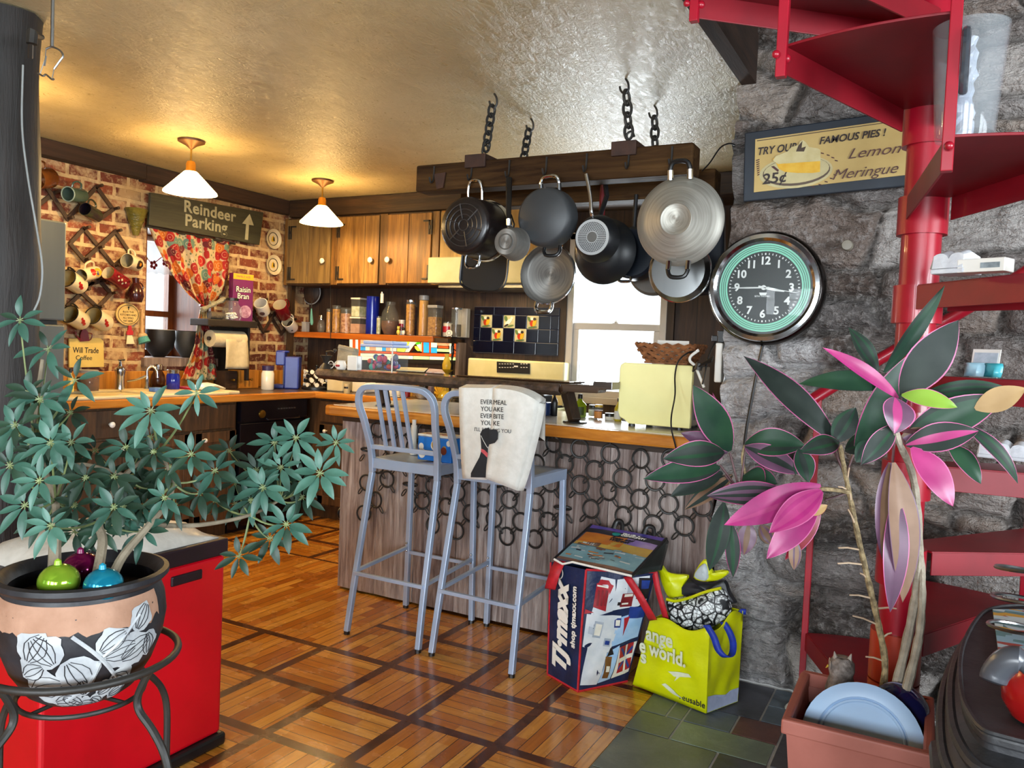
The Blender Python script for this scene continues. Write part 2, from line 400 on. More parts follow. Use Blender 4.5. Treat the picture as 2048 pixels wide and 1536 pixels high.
mb = MB(); mb.box(-4.62, -.69, -2.7, 5.05, ZC, ZC+.12); struct(mb.build('ceiling', M_plaster))
mb = MB(); mb.box(-.735, -.68, -2.7, 3.17, ZC-.004, ZC+.30)
struct(mb.build('trim_3', M_darkwoodY))
mb = MB(); mb.box(-.7, 3.3, -2.7, 3.3, 4.2, 4.3); struct(mb.build('ceiling_upper', M_panel))
mb = MB()
for k in range(4): mb.box(-.66+k*.55, -.56+k*.55, .3, 3.1, 4.02, 4.2)
struct(mb.build('trim_4', M_darkwoodY))
mb = MB(); mb.box(-.8, -.70, -2.7, 3.17, ZC+.3, 4.2); struct(mb.build('wall_landing', M_panel))

# ---------------------------------------------------------------- left brick wall with a deep window
WY0, WY1, WZ0, WZ1, DEP = 3.435, 3.99, 1.06, 1.98, .46
mb = MB()
for y0, y1, z0, z1 in ((-2.7, WY0, 0, ZC), (WY1, 5.05, 0, ZC), (WY0, WY1, 0, WZ0), (WY0, WY1, WZ1, ZC)): mb.box(XL-DEP, XL, y0, y1, z0, z1)
struct(mb.build('wall_left', M_brick))
mb = MB(); xo = XL-DEP
mb.box(xo, XL-.004, WY1-.022, WY1-.001, WZ0+.06, WZ1-.001); mb.box(xo, XL-.02, WY0+.001, WY0+.022, WZ0+.06, WZ1-.001)
mb.box(xo, XL-.01, WY0+.001, WY1-.001, WZ1-.02, WZ1-.001)
struct(mb.build('trim_5', M_jamb))
mb = MB(); mb.box(xo+.02, XL+.03, WY0-.02, WY1+.02, WZ0, WZ0+.055); struct(mb.build('trim_6', M_weather))
w1 = thing('window_1', '', '', (xo+.03, (WY0+WY1)/2, WZ0)); del w1['label'], w1['category']; struct(w1)
mb = MB()
for y0, y1, z0, z1 in ((WY0+.02, WY0+.06, WZ0+.05, WZ1-.02), (WY1-.06, WY1-.02, WZ0+.05, WZ1-.02), (WY0+.06, WY1-.06, WZ0+.05, WZ0+.10), (WY0+.06, WY1-.06, WZ1-.06, WZ1-.02),
                       (WY0+.06, WY1-.06, 1.395, 1.435)): mb.box(xo+.01, xo+.06, y0, y1, z0, z1)
mb.build('window_frame', M_jamb, w1)
mb = MB(); mb.box(xo+.03, xo+.036, WY0+.06, WY1-.06, WZ0+.1, WZ1-.06); mb.build('pane', M_glass, w1)

# ---------------------------------------------------------------- back wall with a sash window
NX0, NX1, NZ0, NZ1 = -2.225, -1.535, .93, 2.06
mb = MB()
for x0, x1, z0, z1 in ((-4.62, NX0, 0, ZC), (NX1, -.6, 0, ZC), (NX0, NX1, 0, NZ0), (NX0, NX1, NZ1, ZC)): mb.box(x0, x1, YW, YW+.12, z0, z1)
struct(mb.build('wall_back', M_panel))
w2 = thing('window_2', '', '', ((NX0+NX1)/2, YW, NZ0)); del w2['label'], w2['category']; struct(w2)
mb = MB()
for x0, x1, z0, z1 in ((NX0, NX0+.045, NZ0, NZ1), (NX1-.045, NX1, NZ0, NZ1), (NX0, NX1, NZ0, NZ0+.045), (NX0, NX1, NZ1-.045, NZ1)): mb.box(x0, x1, YW-.02, YW+.08, z0, z1)
mb.build('window_frame', M_vinyl, w2, bevel=.004)
mb = MB()
for x0, x1, z0, z1 in ((NX0+.045, NX1-.045, 1.42, 1.465), (NX0+.045, NX0+.085, NZ0+.045, 1.42), (NX1-.085, NX1-.045, NZ0+.045, 1.42), (NX0+.085, NX1-.085, NZ0+.045, NZ0+.09)): mb.box(x0, x1, YW-.005, YW+.035, z0, z1)
mb.build('lower_sash', M_vinyl, w2, bevel=.004)
mb = MB(); mb.box(NX0+.08, NX1-.08, YW+.012, YW+.018, NZ0+.09, 1.42); mb.build('pane', M_glass, w2)
mb = MB(); mb.box(NX0+.04, NX1-.04, YW+.05, YW+.056, 1.465, NZ1-.045); mb.build('pane', M_glass, w2)
mb = MB(); mb.lathe([(.012, 0), (.014, .012), (.006, .022), (0, .022)], Mx.Translation(V((-1.88, YW+.005, 1.463))), 10); mb.box(-1.90, -1.86, YW-.01, YW+.02, 1.463, 1.468); mb.build('sash_lock', M_vinyl, w2)
mb = MB()
for x0, x1 in ((NX0-.05, NX0-.003), (NX1+.003, NX1+.05)): mb.box(x0, x1, YW-.025, YW-.002, NZ0-.02, NZ1+.02)
struct(mb.build('trim_7', M_darkwood))
# beams where the walls meet the ceiling
mb = MB(); mb.box(XL+.002, XL+.09, -2.6, 3.36, 2.235, ZC-.002); mb.box(XL+.002, XL+.082, 3.365, 4.62, 2.225, ZC-.002); struct(mb.build('trim_1', M_darkwoodY, bevel=.006))
mb = MB(); mb.box(XL+.09, -.78, 4.60, YW-.002, 2.20, ZC-.002); struct(mb.build('trim_2', M_darkwoodX, bevel=.006))

# ---------------------------------------------------------------- stone wall: courses of rough stones as relief
def stone_wall():
    r = random.Random(11); step = .0125; x0, x1, z0, z1 = -.752, 2.2, 0, 4.2
    courses = []; z = 0.
    while z < z1:
        h = r.choice((.06, .09, .13, .18, .24, .3)); st = []; x = x0-r.random()*.3
        while x < x1:
            w = min(max(h*r.uniform(1.5, 3.6), .14), .75); st.append((x, x+w, r.choice((.15, .25, .4, .5, .62, .8)), r.uniform(.022, .075), r.uniform(-.02, .02), r.choice((0, .3, 1)), r.uniform(-.16, .16))); x += w
        courses.append((z, z+h, st)); z += h
    nx = int((x1-x0)/step); nz = int((z1-z0)/step); rows = []; cols = []
    for j in range(nz+1):
        zz = z0+j*step; row = []
        for i in range(nx+1):
            xx = x0+i*step
            wz = zz+noise.noise(V((xx*1.8, zz*2.2, 1)))*.09+noise.noise(V((xx*6, zz*7, 4)))*.035+noise.noise(V((xx*19, zz*19, 4)))*.012
            wx_ = xx+noise.noise(V((xx*3, zz*3, 7)))*.09+noise.noise(V((xx*9, zz*9, 3)))*.03
            c = next((c for c in courses if c[0] <= wz < c[1]), courses[-1] if wz > 1 else courses[0])
            sk = (wz-(c[0]+c[1])/2); st = next((q for q in c[2] if q[0] <= wx_+sk*q[6]*3 < q[1]), c[2][-1]); wx_ += sk*st[6]*3
            e = min(wx_-st[0], st[1]-wx_, wz-c[0], c[1]-wz)
            k = min(max(e/.03, 0), 1); k = k*k*(3-2*k)
            h = k*(st[3]+st[4]*(wz-c[0])/(c[1]-c[0]))+.018*noise.noise(V((xx*6, zz*10, 9)))+.008*noise.noise(V((xx*26, zz*34, 2)))
            if i == 0: xx += .02*noise.noise(V((0, zz*7, 5)))
            row.append(V((xx, YS+.035-h, zz))); cols += (st[2], 1-min(max((e-.004)/.014, 0), 1), st[5], 1)
        rows.append(row)
    mb = MB(); mb.grid(rows); rng = range(0, nz+1, 2)
    mb.grid([[rows[j][0] for j in rng], [V((x0-.012+.025*noise.noise(V((3, j*.09, 1))), YS+.12, j*step)) for j in rng], [V((x0+.02*noise.noise(V((8, j*.09, 1))), YS+.4, j*step)) for j in rng], [V((x0, YW+.1, j*step)) for j in rng]])
    o = mb.build('wall_stone', M_stone, fix=False)
    at = o.data.color_attributes.new('stone', 'FLOAT_COLOR', 'POINT'); n = len(o.data.vertices); cols += (.5, .8, .3, 1)*(n-len(cols)//4); at.data.foreach_set('color', cols)
    return o
ws = stone_wall(); struct(ws)
mb = MB(); mb.box(2.15, 3.3, 3.2, 3.35, 0, 4.2); struct(mb.build('wall_stone.001', M_stone))
# walls behind and beside the viewer, with windows that light the room, the east one added
mb = MB(); ys = -2.6
wins = [(-3.9, -2.7), (-2.3, -1.1), (-.6, .6), (1.0, 2.2)]
xs = [-4.62]+[x for w in wins for x in w]+[3.3]
for i in range(0, len(xs), 2): mb.box(xs[i], xs[i+1], ys-.1, ys, 0, 4.2)
for a, b in wins: mb.box(a, b, ys-.1, ys, 0, .75); mb.box(a, b, ys-.1, ys, 2.02, 4.2)
struct(mb.build('wall_south', M_outwall))
mb = MB()
for y0, y1, z0, z1 in ((-2.7, -.8, 0, 4.2), (1.8, 3.3, 0, 4.2), (-.8, 1.8, 0, .8), (-.8, 1.8, 2.0, 4.2)): mb.box(3.2, 3.3, y0, y1, z0, z1)
struct(mb.build('wall_right', M_outwall))
mb = MB()
for y0, y1, z0, z1 in ((-.8, -.74, .8, 2.0), (1.74, 1.8, .8, 2.0), (.47, .53, .8, 2.0), (-.8, 1.8, .8, .86), (-.8, 1.8, 1.94, 2.0)): mb.box(3.22, 3.28, y0, y1, z0, z1)
struct(mb.build('window_7', M_vinyl))  # unseen east window, added to let side light onto the stones
for k, (a, b) in enumerate(wins):
    mb = MB()
    for x0, x1, z0, z1 in ((a, a+.05, .75, 2.02), (b-.05, b, .75, 2.02), (a, b, .75, .8), (a, b, 1.97, 2.02), ((a+b)/2-.02, (a+b)/2+.02, .8, 1.97), (a, b, 1.46, 1.5)): mb.box(x0, x1, ys-.07, ys-.02, z0, z1)
    struct(mb.build('window_%d' % (k+3), M_vinyl))
# ---------------------------------------------------------------- helpers for flat-faced details
def slab(mb, pts, d, m=None):
    """polygon of 3-D points thickened by the vector d"""
    pts = [V(p) for p in pts]; d = V(d); n = len(pts)
    return mb.add(pts+[p+d for p in pts], [tuple(range(n))[::-1], tuple(range(n, 2*n))]+[(i, (i+1) % n, n+(i+1) % n, n+i) for i in range(n)], m=m)
def ppY(mb, pts, y, d=.004, m=None): return slab(mb, [onY(a, b, y) for a, b in pts], (0, -d, 0), m)
def ppX(mb, pts, x, d=.004, m=None): return slab(mb, [onX(a, b, x) for a, b in pts], (d, 0, 0), m)
def mpp(p): return (V(p)-CAMP).dot(CF)/FPX      # metres per photo pixel at a point
def rotz(loc, a=0): return Mx.Translation(V(loc)) @ Mx.Rotation(a, 4, 'Z')

# ---------------------------------------------------------------- refrigerator
t = thing('refrigerator', 'stainless steel refrigerator standing before the mug covered brick wall', 'refrigerator', (-4.1, 2.0, 0))
mb = MB(); mb.box(-4.48, -3.80, 1.56, 2.405, .03, 1.785); mb.build('body', M_black, t, bevel=.006)
mb = MB(); mb.box(-3.80, -3.75, 1.56, 2.41, 1.315, 1.79); mb.build('freezer_door', M_fridge, t, bevel=.008)
mb = MB(); mb.box(-3.80, -3.75, 1.56, 2.41, .08, 1.295); mb.build('fridge_door', M_fridge, t, bevel=.008)
for z0, z1 in ((1.36, 1.7), (.7, 1.25)):
    mb = MB(); mb.tube([(-3.75, 1.66, z0), (-3.71, 1.66, z0), (-3.71, 1.66, z1), (-3.75, 1.66, z1)], .011, 8); mb.build('handle', M_chrome, t)
for x in (-4.42, -3.86):
    for y in (1.62, 2.34): mb = MB(); cyl(mb, (x, y, 0), (x, y, .035), .02); mb.build('foot', M_dark, t)
t = thing('glass_bowl', 'upturned clear glass bowl on top of the refrigerator', 'bowl', (-3.95, 2.28, 1.786))
mb = MB(); mb.lathe([(.075, 0), (.072, .02), (.058, .06), (.03, .085), (0, .088)], Mx.Translation(V((-3.95, 2.28, 1.786))), 20); mb.build('bowl', M_glass, t)

# ---------------------------------------------------------------- base cabinets, counters, dishwasher
def knob(parent, p, n, r=.016, mat=None, name='knob'):
    mb = MB(); n = V(n); M = frame(p, n.orthogonal(), n.cross(n.orthogonal()), None)
    z = V(n).normalized(); x = z.orthogonal().normalized(); M = frame(p, x, z.cross(x))
    mb.lathe([(.006, 0), (.006, .014), (r, .02), (r*1.02, .028), (r*.6, .034), (0, .036)], M, 14)
    return mb.build(name, mat or M_porc, parent)
M_porc = pm('white_porcelain', '#efece2', .18, '#e3dfd3', 5)
t = thing('base_cabinet', 'dark barn board sink cabinet under the brick wall window', 'cabinet', (-4.2, 3.06, 0))
mb = MB(); mb.box(-4.5, -3.93, 2.44, 3.665, .1, .868); mb.box(-4.5, -4.0, 2.44, 3.665, 0, .1); mb.build('body', M_cabdk, t)
for y0, y1, kn in ((2.47, 3.05, True), (3.08, 3.64, False)):
    mb = MB(); mb.box(-3.932, -3.91, y0, y1, .70, .85); d = mb.build('drawer_front', M_cabdk, t, bevel=.004)
    if kn: knob(d, (-3.91, onX(219, 838, -3.91).y, .775), (1, 0, 0))
for y0, y1, ky in ((2.47, 2.9, 2.84), (2.92, 3.3, 2.98), (3.33, 3.64, 3.385)):
    mb = MB(); mb.box(-3.932, -3.91, y0, y1, .12, .685)
    for (a, b, c, e) in ((y0, y0+.05, .12, .685), (y1-.05, y1, .12, .685), (y0, y1, .12, .18), (y0, y1, .62, .685)): mb.box(-3.91, -3.902, a, b, c, e)
    d = mb.build('door', M_cabdk, t, bevel=.003); knob(d, (-3.902, ky, .64), (1, 0, 0), .013)
t = thing('dishwasher', 'black dishwasher with brass magnet set between the wooden cabinets', 'dishwasher', (-4.2, 3.98, 0))
M_dw = pm('dishwasher_black', '#120e16', .22, '#0d0a10', 5)
mb = MB(); mb.box(-4.5, -3.93, 3.68, 4.285, .1, .868); mb.box(-4.5, -4.0, 3.68, 4.285, 0, .1); mb.build('body', M_dw, t)
mb = MB(); mb.box(-3.93, -3.905, 3.682, 4.283, .12, .72); mb.build('door', M_dw, t, bevel=.005)
mb = MB(); mb.box(-3.93, -3.90, 3.682, 4.283, .735, .865); mb.tube([(-3.9, 3.9, .745), (-3.89, 3.9, .735), (-3.89, 4.2, .735), (-3.9, 4.2, .745)], .006, 6); pn = mb.build('control_panel', M_dw, t, bevel=.004)
mb = MB()
for k in range(7): mb.box(-3.9, -3.896, 4.0+k*.025, 4.015+k*.025, .80, .808)
mb.build('button', M_steel, pn)
pmg = onX(524, 828, -3.90); mb = MB(); mb.lathe([(0, .0), (.028, 0), (.026, .008), (0, .012)], frame(pmg, (0, 1, 0), (0, 0, 1)), 14)
tag(mb.build('magnet', M_brass), 'small round brass magnet on the black dishwasher door', 'magnet')
t = thing('base_cabinet', 'dark corner cabinet on the back wall beside the dishwasher', 'cabinet', (-3.5, 4.65, 0))
mb = MB(); mb.box(-4.5, -2.945, 4.375, 4.945, .1, .868); mb.box(-4.5, -2.945, 4.44, 4.945, 0, .1); mb.build('body', M_cabdk, t)
for x0, x1 in ((-3.84, -3.42), (-3.4, -2.96)):
    mb = MB(); mb.box(x0, x1, 4.352, 4.376, .70, .85); d = mb.build('drawer_front', M_cabdk, t, bevel=.004); knob(d, ((x0+x1)/2, 4.352, .775), (0, -1, 0))
    mb = MB(); mb.box(x0, x1, 4.352, 4.376, .12, .685)
    for (a, b, c, e) in ((x0, x0+.05, .12, .685), (x1-.05, x1, .12, .685), (x0, x1, .12, .18), (x0, x1, .62, .685)): mb.box(a, b, 4.344, 4.352, c, e)
    d = mb.build('door', M_cabdk, t, bevel=.003); knob(d, (x0+.07, 4.344, .64), (0, -1, 0), .013)
M_lam = pm('dark_laminate', '#4a3b33', .35, '#3a2d27', 12)
t = thing('countertop', 'L shaped kitchen countertop with orange wood edge along the brick and back walls', 'countertop', (-4.2, 3.5, .87))
mb = MB(); mb.box(-4.5, -3.905, 2.44, 4.37, .87, .908); mb.box(-4.5, -2.945, 4.37, 4.945, .87, .908); mb.build('surface', M_lam, t)
mb = MB(); mb.box(-3.905, -3.865, 2.44, 4.34, .866, .912); mb.build('front_edge', M_butcherY, t, bevel=.008)
mb = MB(); mb.box(-3.905, -2.945, 4.325, 4.372, .866, .912); mb.build('front_edge', M_butcher, t, bevel=.008)
mb = MB(); mb.box(-4.515, -4.49, 2.44, 4.9, .909, 1.03); mb.build('backsplash', M_pine, t, bevel=.003)
M_sink = pm('cream_sink_enamel', '#e9dcb4', .3, '#dccb9c', 5)
t = thing('sink', 'wide cream enamel sink and drainboard set into the left countertop', 'sink', (-4.15, 3.0, .9))
mb = MB(); y0, y1 = 2.47, 3.56
for a, b, c, d in ((-4.36, -4.28, y0, y1), (-3.93, -3.872, y0, y1), (-4.28, -3.93, y0, y0+.08), (-4.28, -3.93, 3.1, y1)): mb.box(a, b, c, d, .9125, .932)
mb.build('rim', M_sink, t, bevel=.008)
mb = MB(); mb.box(-4.28, -3.93, y0+.08, 3.1, .9125, .917); mb.build('basin', M_sink, t, bevel=.003)

# ---------------------------------------------------------------- upper cabinets
CX = lambda px, py=500: onY(px, py, 4.63).x
t = thing('wall_cabinet', 'brown barn board wall cabinet with three plank doors', 'cabinet', (-3.8, 4.8, 1.69))
mb = MB(); mb.box(-4.485, -3.075, 4.645, 4.945, 1.69, 2.198); mb.build('body', M_cabdk, t)
for a, b in ((569, 575), (663, 676), (760, 774), (864, 877)): mb = MB(); mb.box(CX(a), CX(b), 4.628, 4.645, 1.69, 2.196); mb.build('stile', M_cab, t, bevel=.003)
M_door = [wood('door_plank_%d' % k, *c, 2, 1.1, .5, .3) for k, c in enumerate((('#55422a', '#7a6238', '#8f7648'), ('#5f4322', '#926d38', '#b58b4c'), ('#5d3d18', '#94652a', '#b8853c')))]
def hinge(parent, p, s):
    mb = MB(); x, y, z = p
    mb.box(x-.018*s, x-.008*s, y-.006, y, z-.05, z+.05); mb.box(x+.002*s, x+.012*s, y-.006, y, z-.05, z+.05); mb.box(x-.008*s, x+.002*s, y-.008, y, z-.012, z+.012)
    e = .05 if z > 1.9 else -.05; mb.box(x+.002*s, x+.055*s, y-.006, y, z+e-.011*(1 if e > 0 else -1), z+e); mb.build('hinge', M_black, parent)
for k, (a, b, kx, hs, hx) in enumerate(((576, 662, 651, 1, 583), (677, 759, 747, 1, 679), (775, 863, 781, -1, 861))):
    xa, xb = CX(a), CX(b); mb = MB(); n = (2, 3, 2)[k]
    for i in range(n):
        mb.box(xa+(xb-xa)*i/n+.0015, xa+(xb-xa)*(i+1)/n-.0015, 4.618, 4.644, 1.70, 2.185)
    d = mb.build('door', M_door[k], t, bevel=.003)
    knob(d, (CX(kx), 4.618, 1.865), (0, -1, 0), .02)
    hinge(d, (CX(hx), 4.616, 2.085), hs); hinge(d, (CX(hx), 4.616, 1.775), hs)
t = thing('hood_cabinet', 'light pine cabinet above the cream range hood', 'cabinet', (-2.6, 4.8, 1.86))
mb = MB(); mb.box(-3.07, -2.275, 4.64, 4.945, 1.86, 2.198); mb.build('body', M_pine, t)
M_hoodw = wood('pale_pine', '#8a6a34', '#b08c4a', '#c7a55e', 2, 1, .5, .15)
for a, b in ((-3.06, -2.68), (-2.67, -2.285)): mb = MB(); mb.box(a, b, 4.62, 4.642, 1.875, 2.185); mb.build('door', M_hoodw, t, bevel=.003)
t = thing('range_hood', 'cream metal range hood over the stove', 'range hood', (-2.6, 4.75, 1.68))
mb = MB(); mb.box(-3.03, -2.21, 4.44, 4.94, 1.685, 1.855); mb.build('canopy', M_cream, t, bevel=.006)
mb = MB(); mb.box(-2.98, -2.26, 4.5, 4.9, 1.66, 1.686); mb.build('filter', M_steel, t)
l = bpy.data.lights.new('hood_lamp', 'AREA'); l.size = .3; l.energy = 3; l.color = (1, .75, .4); lo = bpy.data.objects.new('hood_lamp', l); COL.objects.link(lo); lo.location = (-2.62, 4.65, 1.655)
TMx = onY(567, 403, 4.58)
mb = MB(); mb.ball(TMx, .016, n=10); tag(mb.build('wooden_ball', M_shelf), 'small orange wooden ball in the ceiling corner above the wall cabinet', 'ornament')

# ---------------------------------------------------------------- stove, tile panel, stained glass, shelf
t = thing('stove', 'cream gas stove with black cooktop below the navy tile panel', 'stove', (-2.56, 4.6, 0))
mb = MB(); mb.box(-2.935, -2.185, 4.33, 4.93, .04, .895); mb.build('body', M_cream, t, bevel=.006)
mb = MB(); mb.box(-2.9, -2.22, 4.305, 4.332, .2, .7); d = mb.build('oven_door', M_dark, t, bevel=.006)
mb = MB(); mb.tube([(-2.86, 4.305, .74), (-2.86, 4.27, .74), (-2.26, 4.27, .74), (-2.26, 4.305, .74)], .011, 8); mb.build('oven_handle', M_chrome, d)
for k in range(5): knob(t, (-2.84+k*.14, 4.33, .81), (0, -1, 0), .02, M_dark, 'control_knob')
mb = MB(); mb.box(-2.93, -2.19, 4.34, 4.86, .895, .91); mb.build('cooktop', M_dark, t, bevel=.004)
for i in range(2):
    for j in range(2):
        cx, cy = -2.75+i*.37, 4.47+j*.26; mb = MB()
        for a in range(4): mb.tube([(cx, cy, .94), (cx+.11*math.cos(a*PI/2), cy+.11*math.sin(a*PI/2), .94), (cx+.12*math.cos(a*PI/2), cy+.12*math.sin(a*PI/2), .911)], .006, 6)
        mb.tube(arc((cx, cy, .94), .1, 0, 2*PI, 16, (1, 0, 0), (0, 1, 0))[:-1], .006, 6, True); mb.lathe([(.04, .911), (.04, .925), (0, .928)], Mx.Translation(V((cx, cy, 0))), 14); mb.build('grate', M_black, t)
mb = MB(); mb.box(-2.935, -2.185, 4.84, 4.93, .9, 1.195); bgd = mb.build('backguard', M_cream, t, bevel=.01)
mb = MB(); ppY(mb, [(994, 723), (1060, 727), (1060, 748), (994, 745)], 4.838, .004); mb.build('control_panel', M_dark, bgd)
mb = MB()
for k in range(22):
    x, y = 998+(k % 11)*5.4, 727+(k//11)*7
    if 5 < k % 11 < 8: continue
    ppY(mb, [(x, y), (x+3, y+.2), (x+3, y+1.6), (x, y+1.4)], 4.833, .002)
ppY(mb, [(1028, 731), (1036, 731.4), (1036, 734.5), (1028, 734)], 4.833, .002)
mb.build('panel_marks', M_white, bgd)

M_navy = pm('navy_tile', '#080c22', .14, '#060919', 4); M_tgrout = pm('tile_grout', '#3b4258', .7)
M_tcream = pm('painted_tile_ground', '#b3ac8a', .2, '#9c9976', 12)
PB = [pm('bird_'+n, c, .25) for n, c in (('red', '#b23218'), ('orange', '#d06a1c'), ('yellow', '#d9a520'), ('green', '#4f6a3c'), ('white', '#e4e0d4'), ('black', '#2a2420'))]
t = thing('tile_panel', 'framed panel of navy tiles with painted birds above the stove', 'tile panel', (-2.62, 4.94, 1.24))
TX0, TX1, TZ0, TZ1 = -2.945, -2.275, 1.235, 1.562
mb = MB(); mb.box(TX0, TX1, 4.925, 4.948, TZ0, TZ1); mb.build('grout', M_tgrout, t)
cw = .092; mb = MB(); ztop = 1.505
def tl_(x0, x1, z0, z1, m): m.box(x0+.0015, x1-.0015, 4.917, 4.926, z0+.0015, z1-.0015)
xs = [TX0+.058+cw*i for i in range(7)]
birds = {(0, 0), (2, 0), (4, 0), (1, 1), (3, 1)}
for i in range(6):
    for j in range(2):
        if (i, j) not in birds: tl_(xs[i], xs[i+1], ztop-cw*(j+1), ztop-cw*j, mb)
for i in range(4):
    w = (TX1-TX0)/4; tl_(TX0+w*i, TX0+w*(i+1), ztop, TZ1-.002, mb); tl_(TX0+w*i, TX0+w*(i+1), TZ0+.002, ztop-2*cw, mb)
for j in range(2): tl_(TX0, xs[0], ztop-cw*(j+1), ztop-cw*j, mb); tl_(xs[6], TX1, ztop-cw*(j+1), ztop-cw*j, mb)
mb.build('navy_tiles', M_navy, t, bevel=.002)
for i, j in sorted(birds):
    mb = MB(); tl_(xs[i], xs[i+1], ztop-cw*(j+1), ztop-cw*j, mb); bt = mb.build('painted_tile', M_tcream, t, bevel=.002)
    mb = MB(); cx = xs[i]+cw/2; cz = ztop-cw*j-cw/2
    def el(dx, dz, rx, rz, a, m):
        n = 12; pts = []
        for k in range(n):
            u, w = rx*math.cos(2*PI*k/n), rz*math.sin(2*PI*k/n); pts.append((cx+dx+u*math.cos(a)-w*math.sin(a), 4.9165-.0003*m, cz+dz+u*math.sin(a)+w*math.cos(a)))
        slab(mb, pts, (0, -.001, 0), m)
    if (i+j) % 2 == 0 and i != 2:
        for q in ((-.008, -.005, .016, .027, .2, 0), (.014, -.002, .014, .026, -.3, 2), (-.006, .024, .013, .011, 0, 4), (.014, .022, .012, .01, 0, 5), (0, -.034, .035, .006, .1, 3), (.004, -.028, .006, .016, .3, 1), (-.028, .02, .01, .02, .5, 3)): el(*q)
    elif i == 2:
        for q in ((-.004, -.002, .034, .014, .7, 4), (.02, .026, .01, .009, 0, 4), (-.022, -.026, .02, .007, .5, 5), (.012, -.028, .026, .006, .2, 3), (-.026, .022, .012, .02, .3, 3)): el(*q)
    else:
        for q in ((0, -.002, .018, .028, -.2, 1), (-.018, .018, .012, .012, 0, 4), (.024, .012, .012, .024, -.5, 0), (-.014, -.016, .012, .012, 0, 0), (.002, -.034, .03, .006, 0, 3), (.022, -.02, .012, .014, 0, 3)): el(*q)
    mb.build('bird_painting', PB, bt)

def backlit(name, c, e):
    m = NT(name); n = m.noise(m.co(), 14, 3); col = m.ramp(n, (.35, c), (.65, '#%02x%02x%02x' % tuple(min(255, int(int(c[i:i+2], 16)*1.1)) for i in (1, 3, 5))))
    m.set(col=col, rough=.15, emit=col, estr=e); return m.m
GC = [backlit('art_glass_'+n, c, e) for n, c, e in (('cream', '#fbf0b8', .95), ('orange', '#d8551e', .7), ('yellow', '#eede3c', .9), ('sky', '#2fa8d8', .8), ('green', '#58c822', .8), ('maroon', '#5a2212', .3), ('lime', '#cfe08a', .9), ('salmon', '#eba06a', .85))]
GY = 4.925
t = thing('stained_glass_panel', 'backlit stained glass window panel with lemons under the jar shelf', 'stained glass', (-3.6, GY, 1.14))
mb = MB(); ppY(mb, [(698, 672), (926, 679), (926, 729), (698, 724)], GY+.012, .006); mb.build('lead_cames', M_black, t)
mb = MB()
def gl(pts, m): ppY(mb, pts, GY+.006, .006, m)
def gr_(x0, x1, y0, y1, m): s = .029; gl([(x0, y0+s*(x0-700)), (x1, y0+s*(x1-700)), (x1, y1+s*(x1-700)), (x0, y1+s*(x0-700))], m)
for a, b, m in ((700, 705, 0), (706, 711, 1), (712, 716, 0), (717, 721, 1)): gr_(a, b, 673, 712 if m else 720, m)
gr_(722, 731, 673, 692, 7); gr_(722, 731, 693, 700, 3); gr_(722, 794, 701, 705, 1)
for a, b, m in ((732, 739, 0), (740, 752, 7), (753, 764, 0), (765, 772, 3), (773, 781, 7), (782, 793, 0)): gr_(a, b, 674, 700, m)
gr_(722, 794, 706, 711, 0); gr_(795, 923, 702, 707.5, 1)
for a in range(795, 920, 32): gr_(a+.7, a+31, 708.5, 714.5, 6 if (a//32) % 2 else 0)
for a in range(722, 794, 24): gr_(a+.5, a+23, 711.5, 719, 0)
gl([(795, 681), (800, 683), (820, 683), (809, 704), (795, 703)], 2); gl([(795, 676), (803, 676), (801, 682), (795, 680)], 0); gl([(804, 676), (822, 677), (818, 682), (802, 682)], 0)
gl([(821, 683), (835, 678), (842, 679), (828, 690), (818, 704), (811, 704)], 0); gl([(829, 690), (834, 687), (829, 698), (822, 704.5), (819, 704.5)], 5)
gl([(831, 684), (840, 682), (841, 687), (835, 690), (831, 688)], 4); gl([(830, 692), (836, 693), (841, 702), (836, 702), (831, 697)], 2); gl([(842, 692), (843.5, 684), (843.5, 703), (842, 703)], 6); gl([(823, 677), (834, 677), (823, 682)], 2)
gl([(834, 690), (841, 688), (841.5, 700)], 0)
gr_(844.5, 847, 672, 701, 1); gr_(848, 858, 672, 676, 0); gr_(848, 858, 677, 701, 3); gr_(859, 862, 672, 701, 1)
gr_(863, 868, 672, 690, 0); gr_(863, 874, 691, 701, 3); gr_(869, 874, 672, 690, 0)
gl([(875, 679), (881, 679), (876, 690), (875, 691)], 7); gl([(882, 679), (890, 679.5), (896, 692), (877, 691)], 7); gl([(877, 692), (897, 693), (897, 697), (877, 696)], 1); gl([(875, 697.5), (899, 698.5), (899, 704), (875, 703)], 6); gl([(891, 680), (899, 680), (899, 692), (897, 691)], 7)
for a, b, m in ((900, 904, 0), (905, 908, 3), (909, 913, 1), (914, 917, 7), (918, 923, 3)): gr_(a, b, 672, 701, m)
mb.build('glass_pieces', GC, t)
t = thing('wall_shelf', 'orange pine shelf of jars below the wall cabinets', 'shelf', (-3.8, 4.84, 1.29))
mb = MB(); mb.box(-4.51, -3.145, 4.70, 4.945, 1.292, 1.336); mb.build('board', M_shelf, t, bevel=.004)
mb = MB(); mb.box(-3.145, -3.03, 4.72, 4.945, 1.292, 1.325); mb.build('end_board', M_darkwoodX, t, bevel=.003)
mb = MB(); mb.box(-3.045, -3.015, 4.85, 4.945, .915, 1.30); mb.build('upright', M_weather, t, bevel=.003)
mb = MB(); cyl(mb, onY(661, 571, 4.72), onY(661, 677, 4.69), .003, n=6); mb.build('hanging_rod', M_black, t)
mb = MB(); a, b = onX(584, 560, -4.46), onX(627, 738, -4.40); mb.tube([(-4.475, 4.70, 1.69), (-4.44, 4.66, 1.04)], [.028, .028], 4)
tag(mb.build('wooden_brace', M_darkwood), 'slanted dark wooden brace in the corner under the wall cabinet', 'brace')
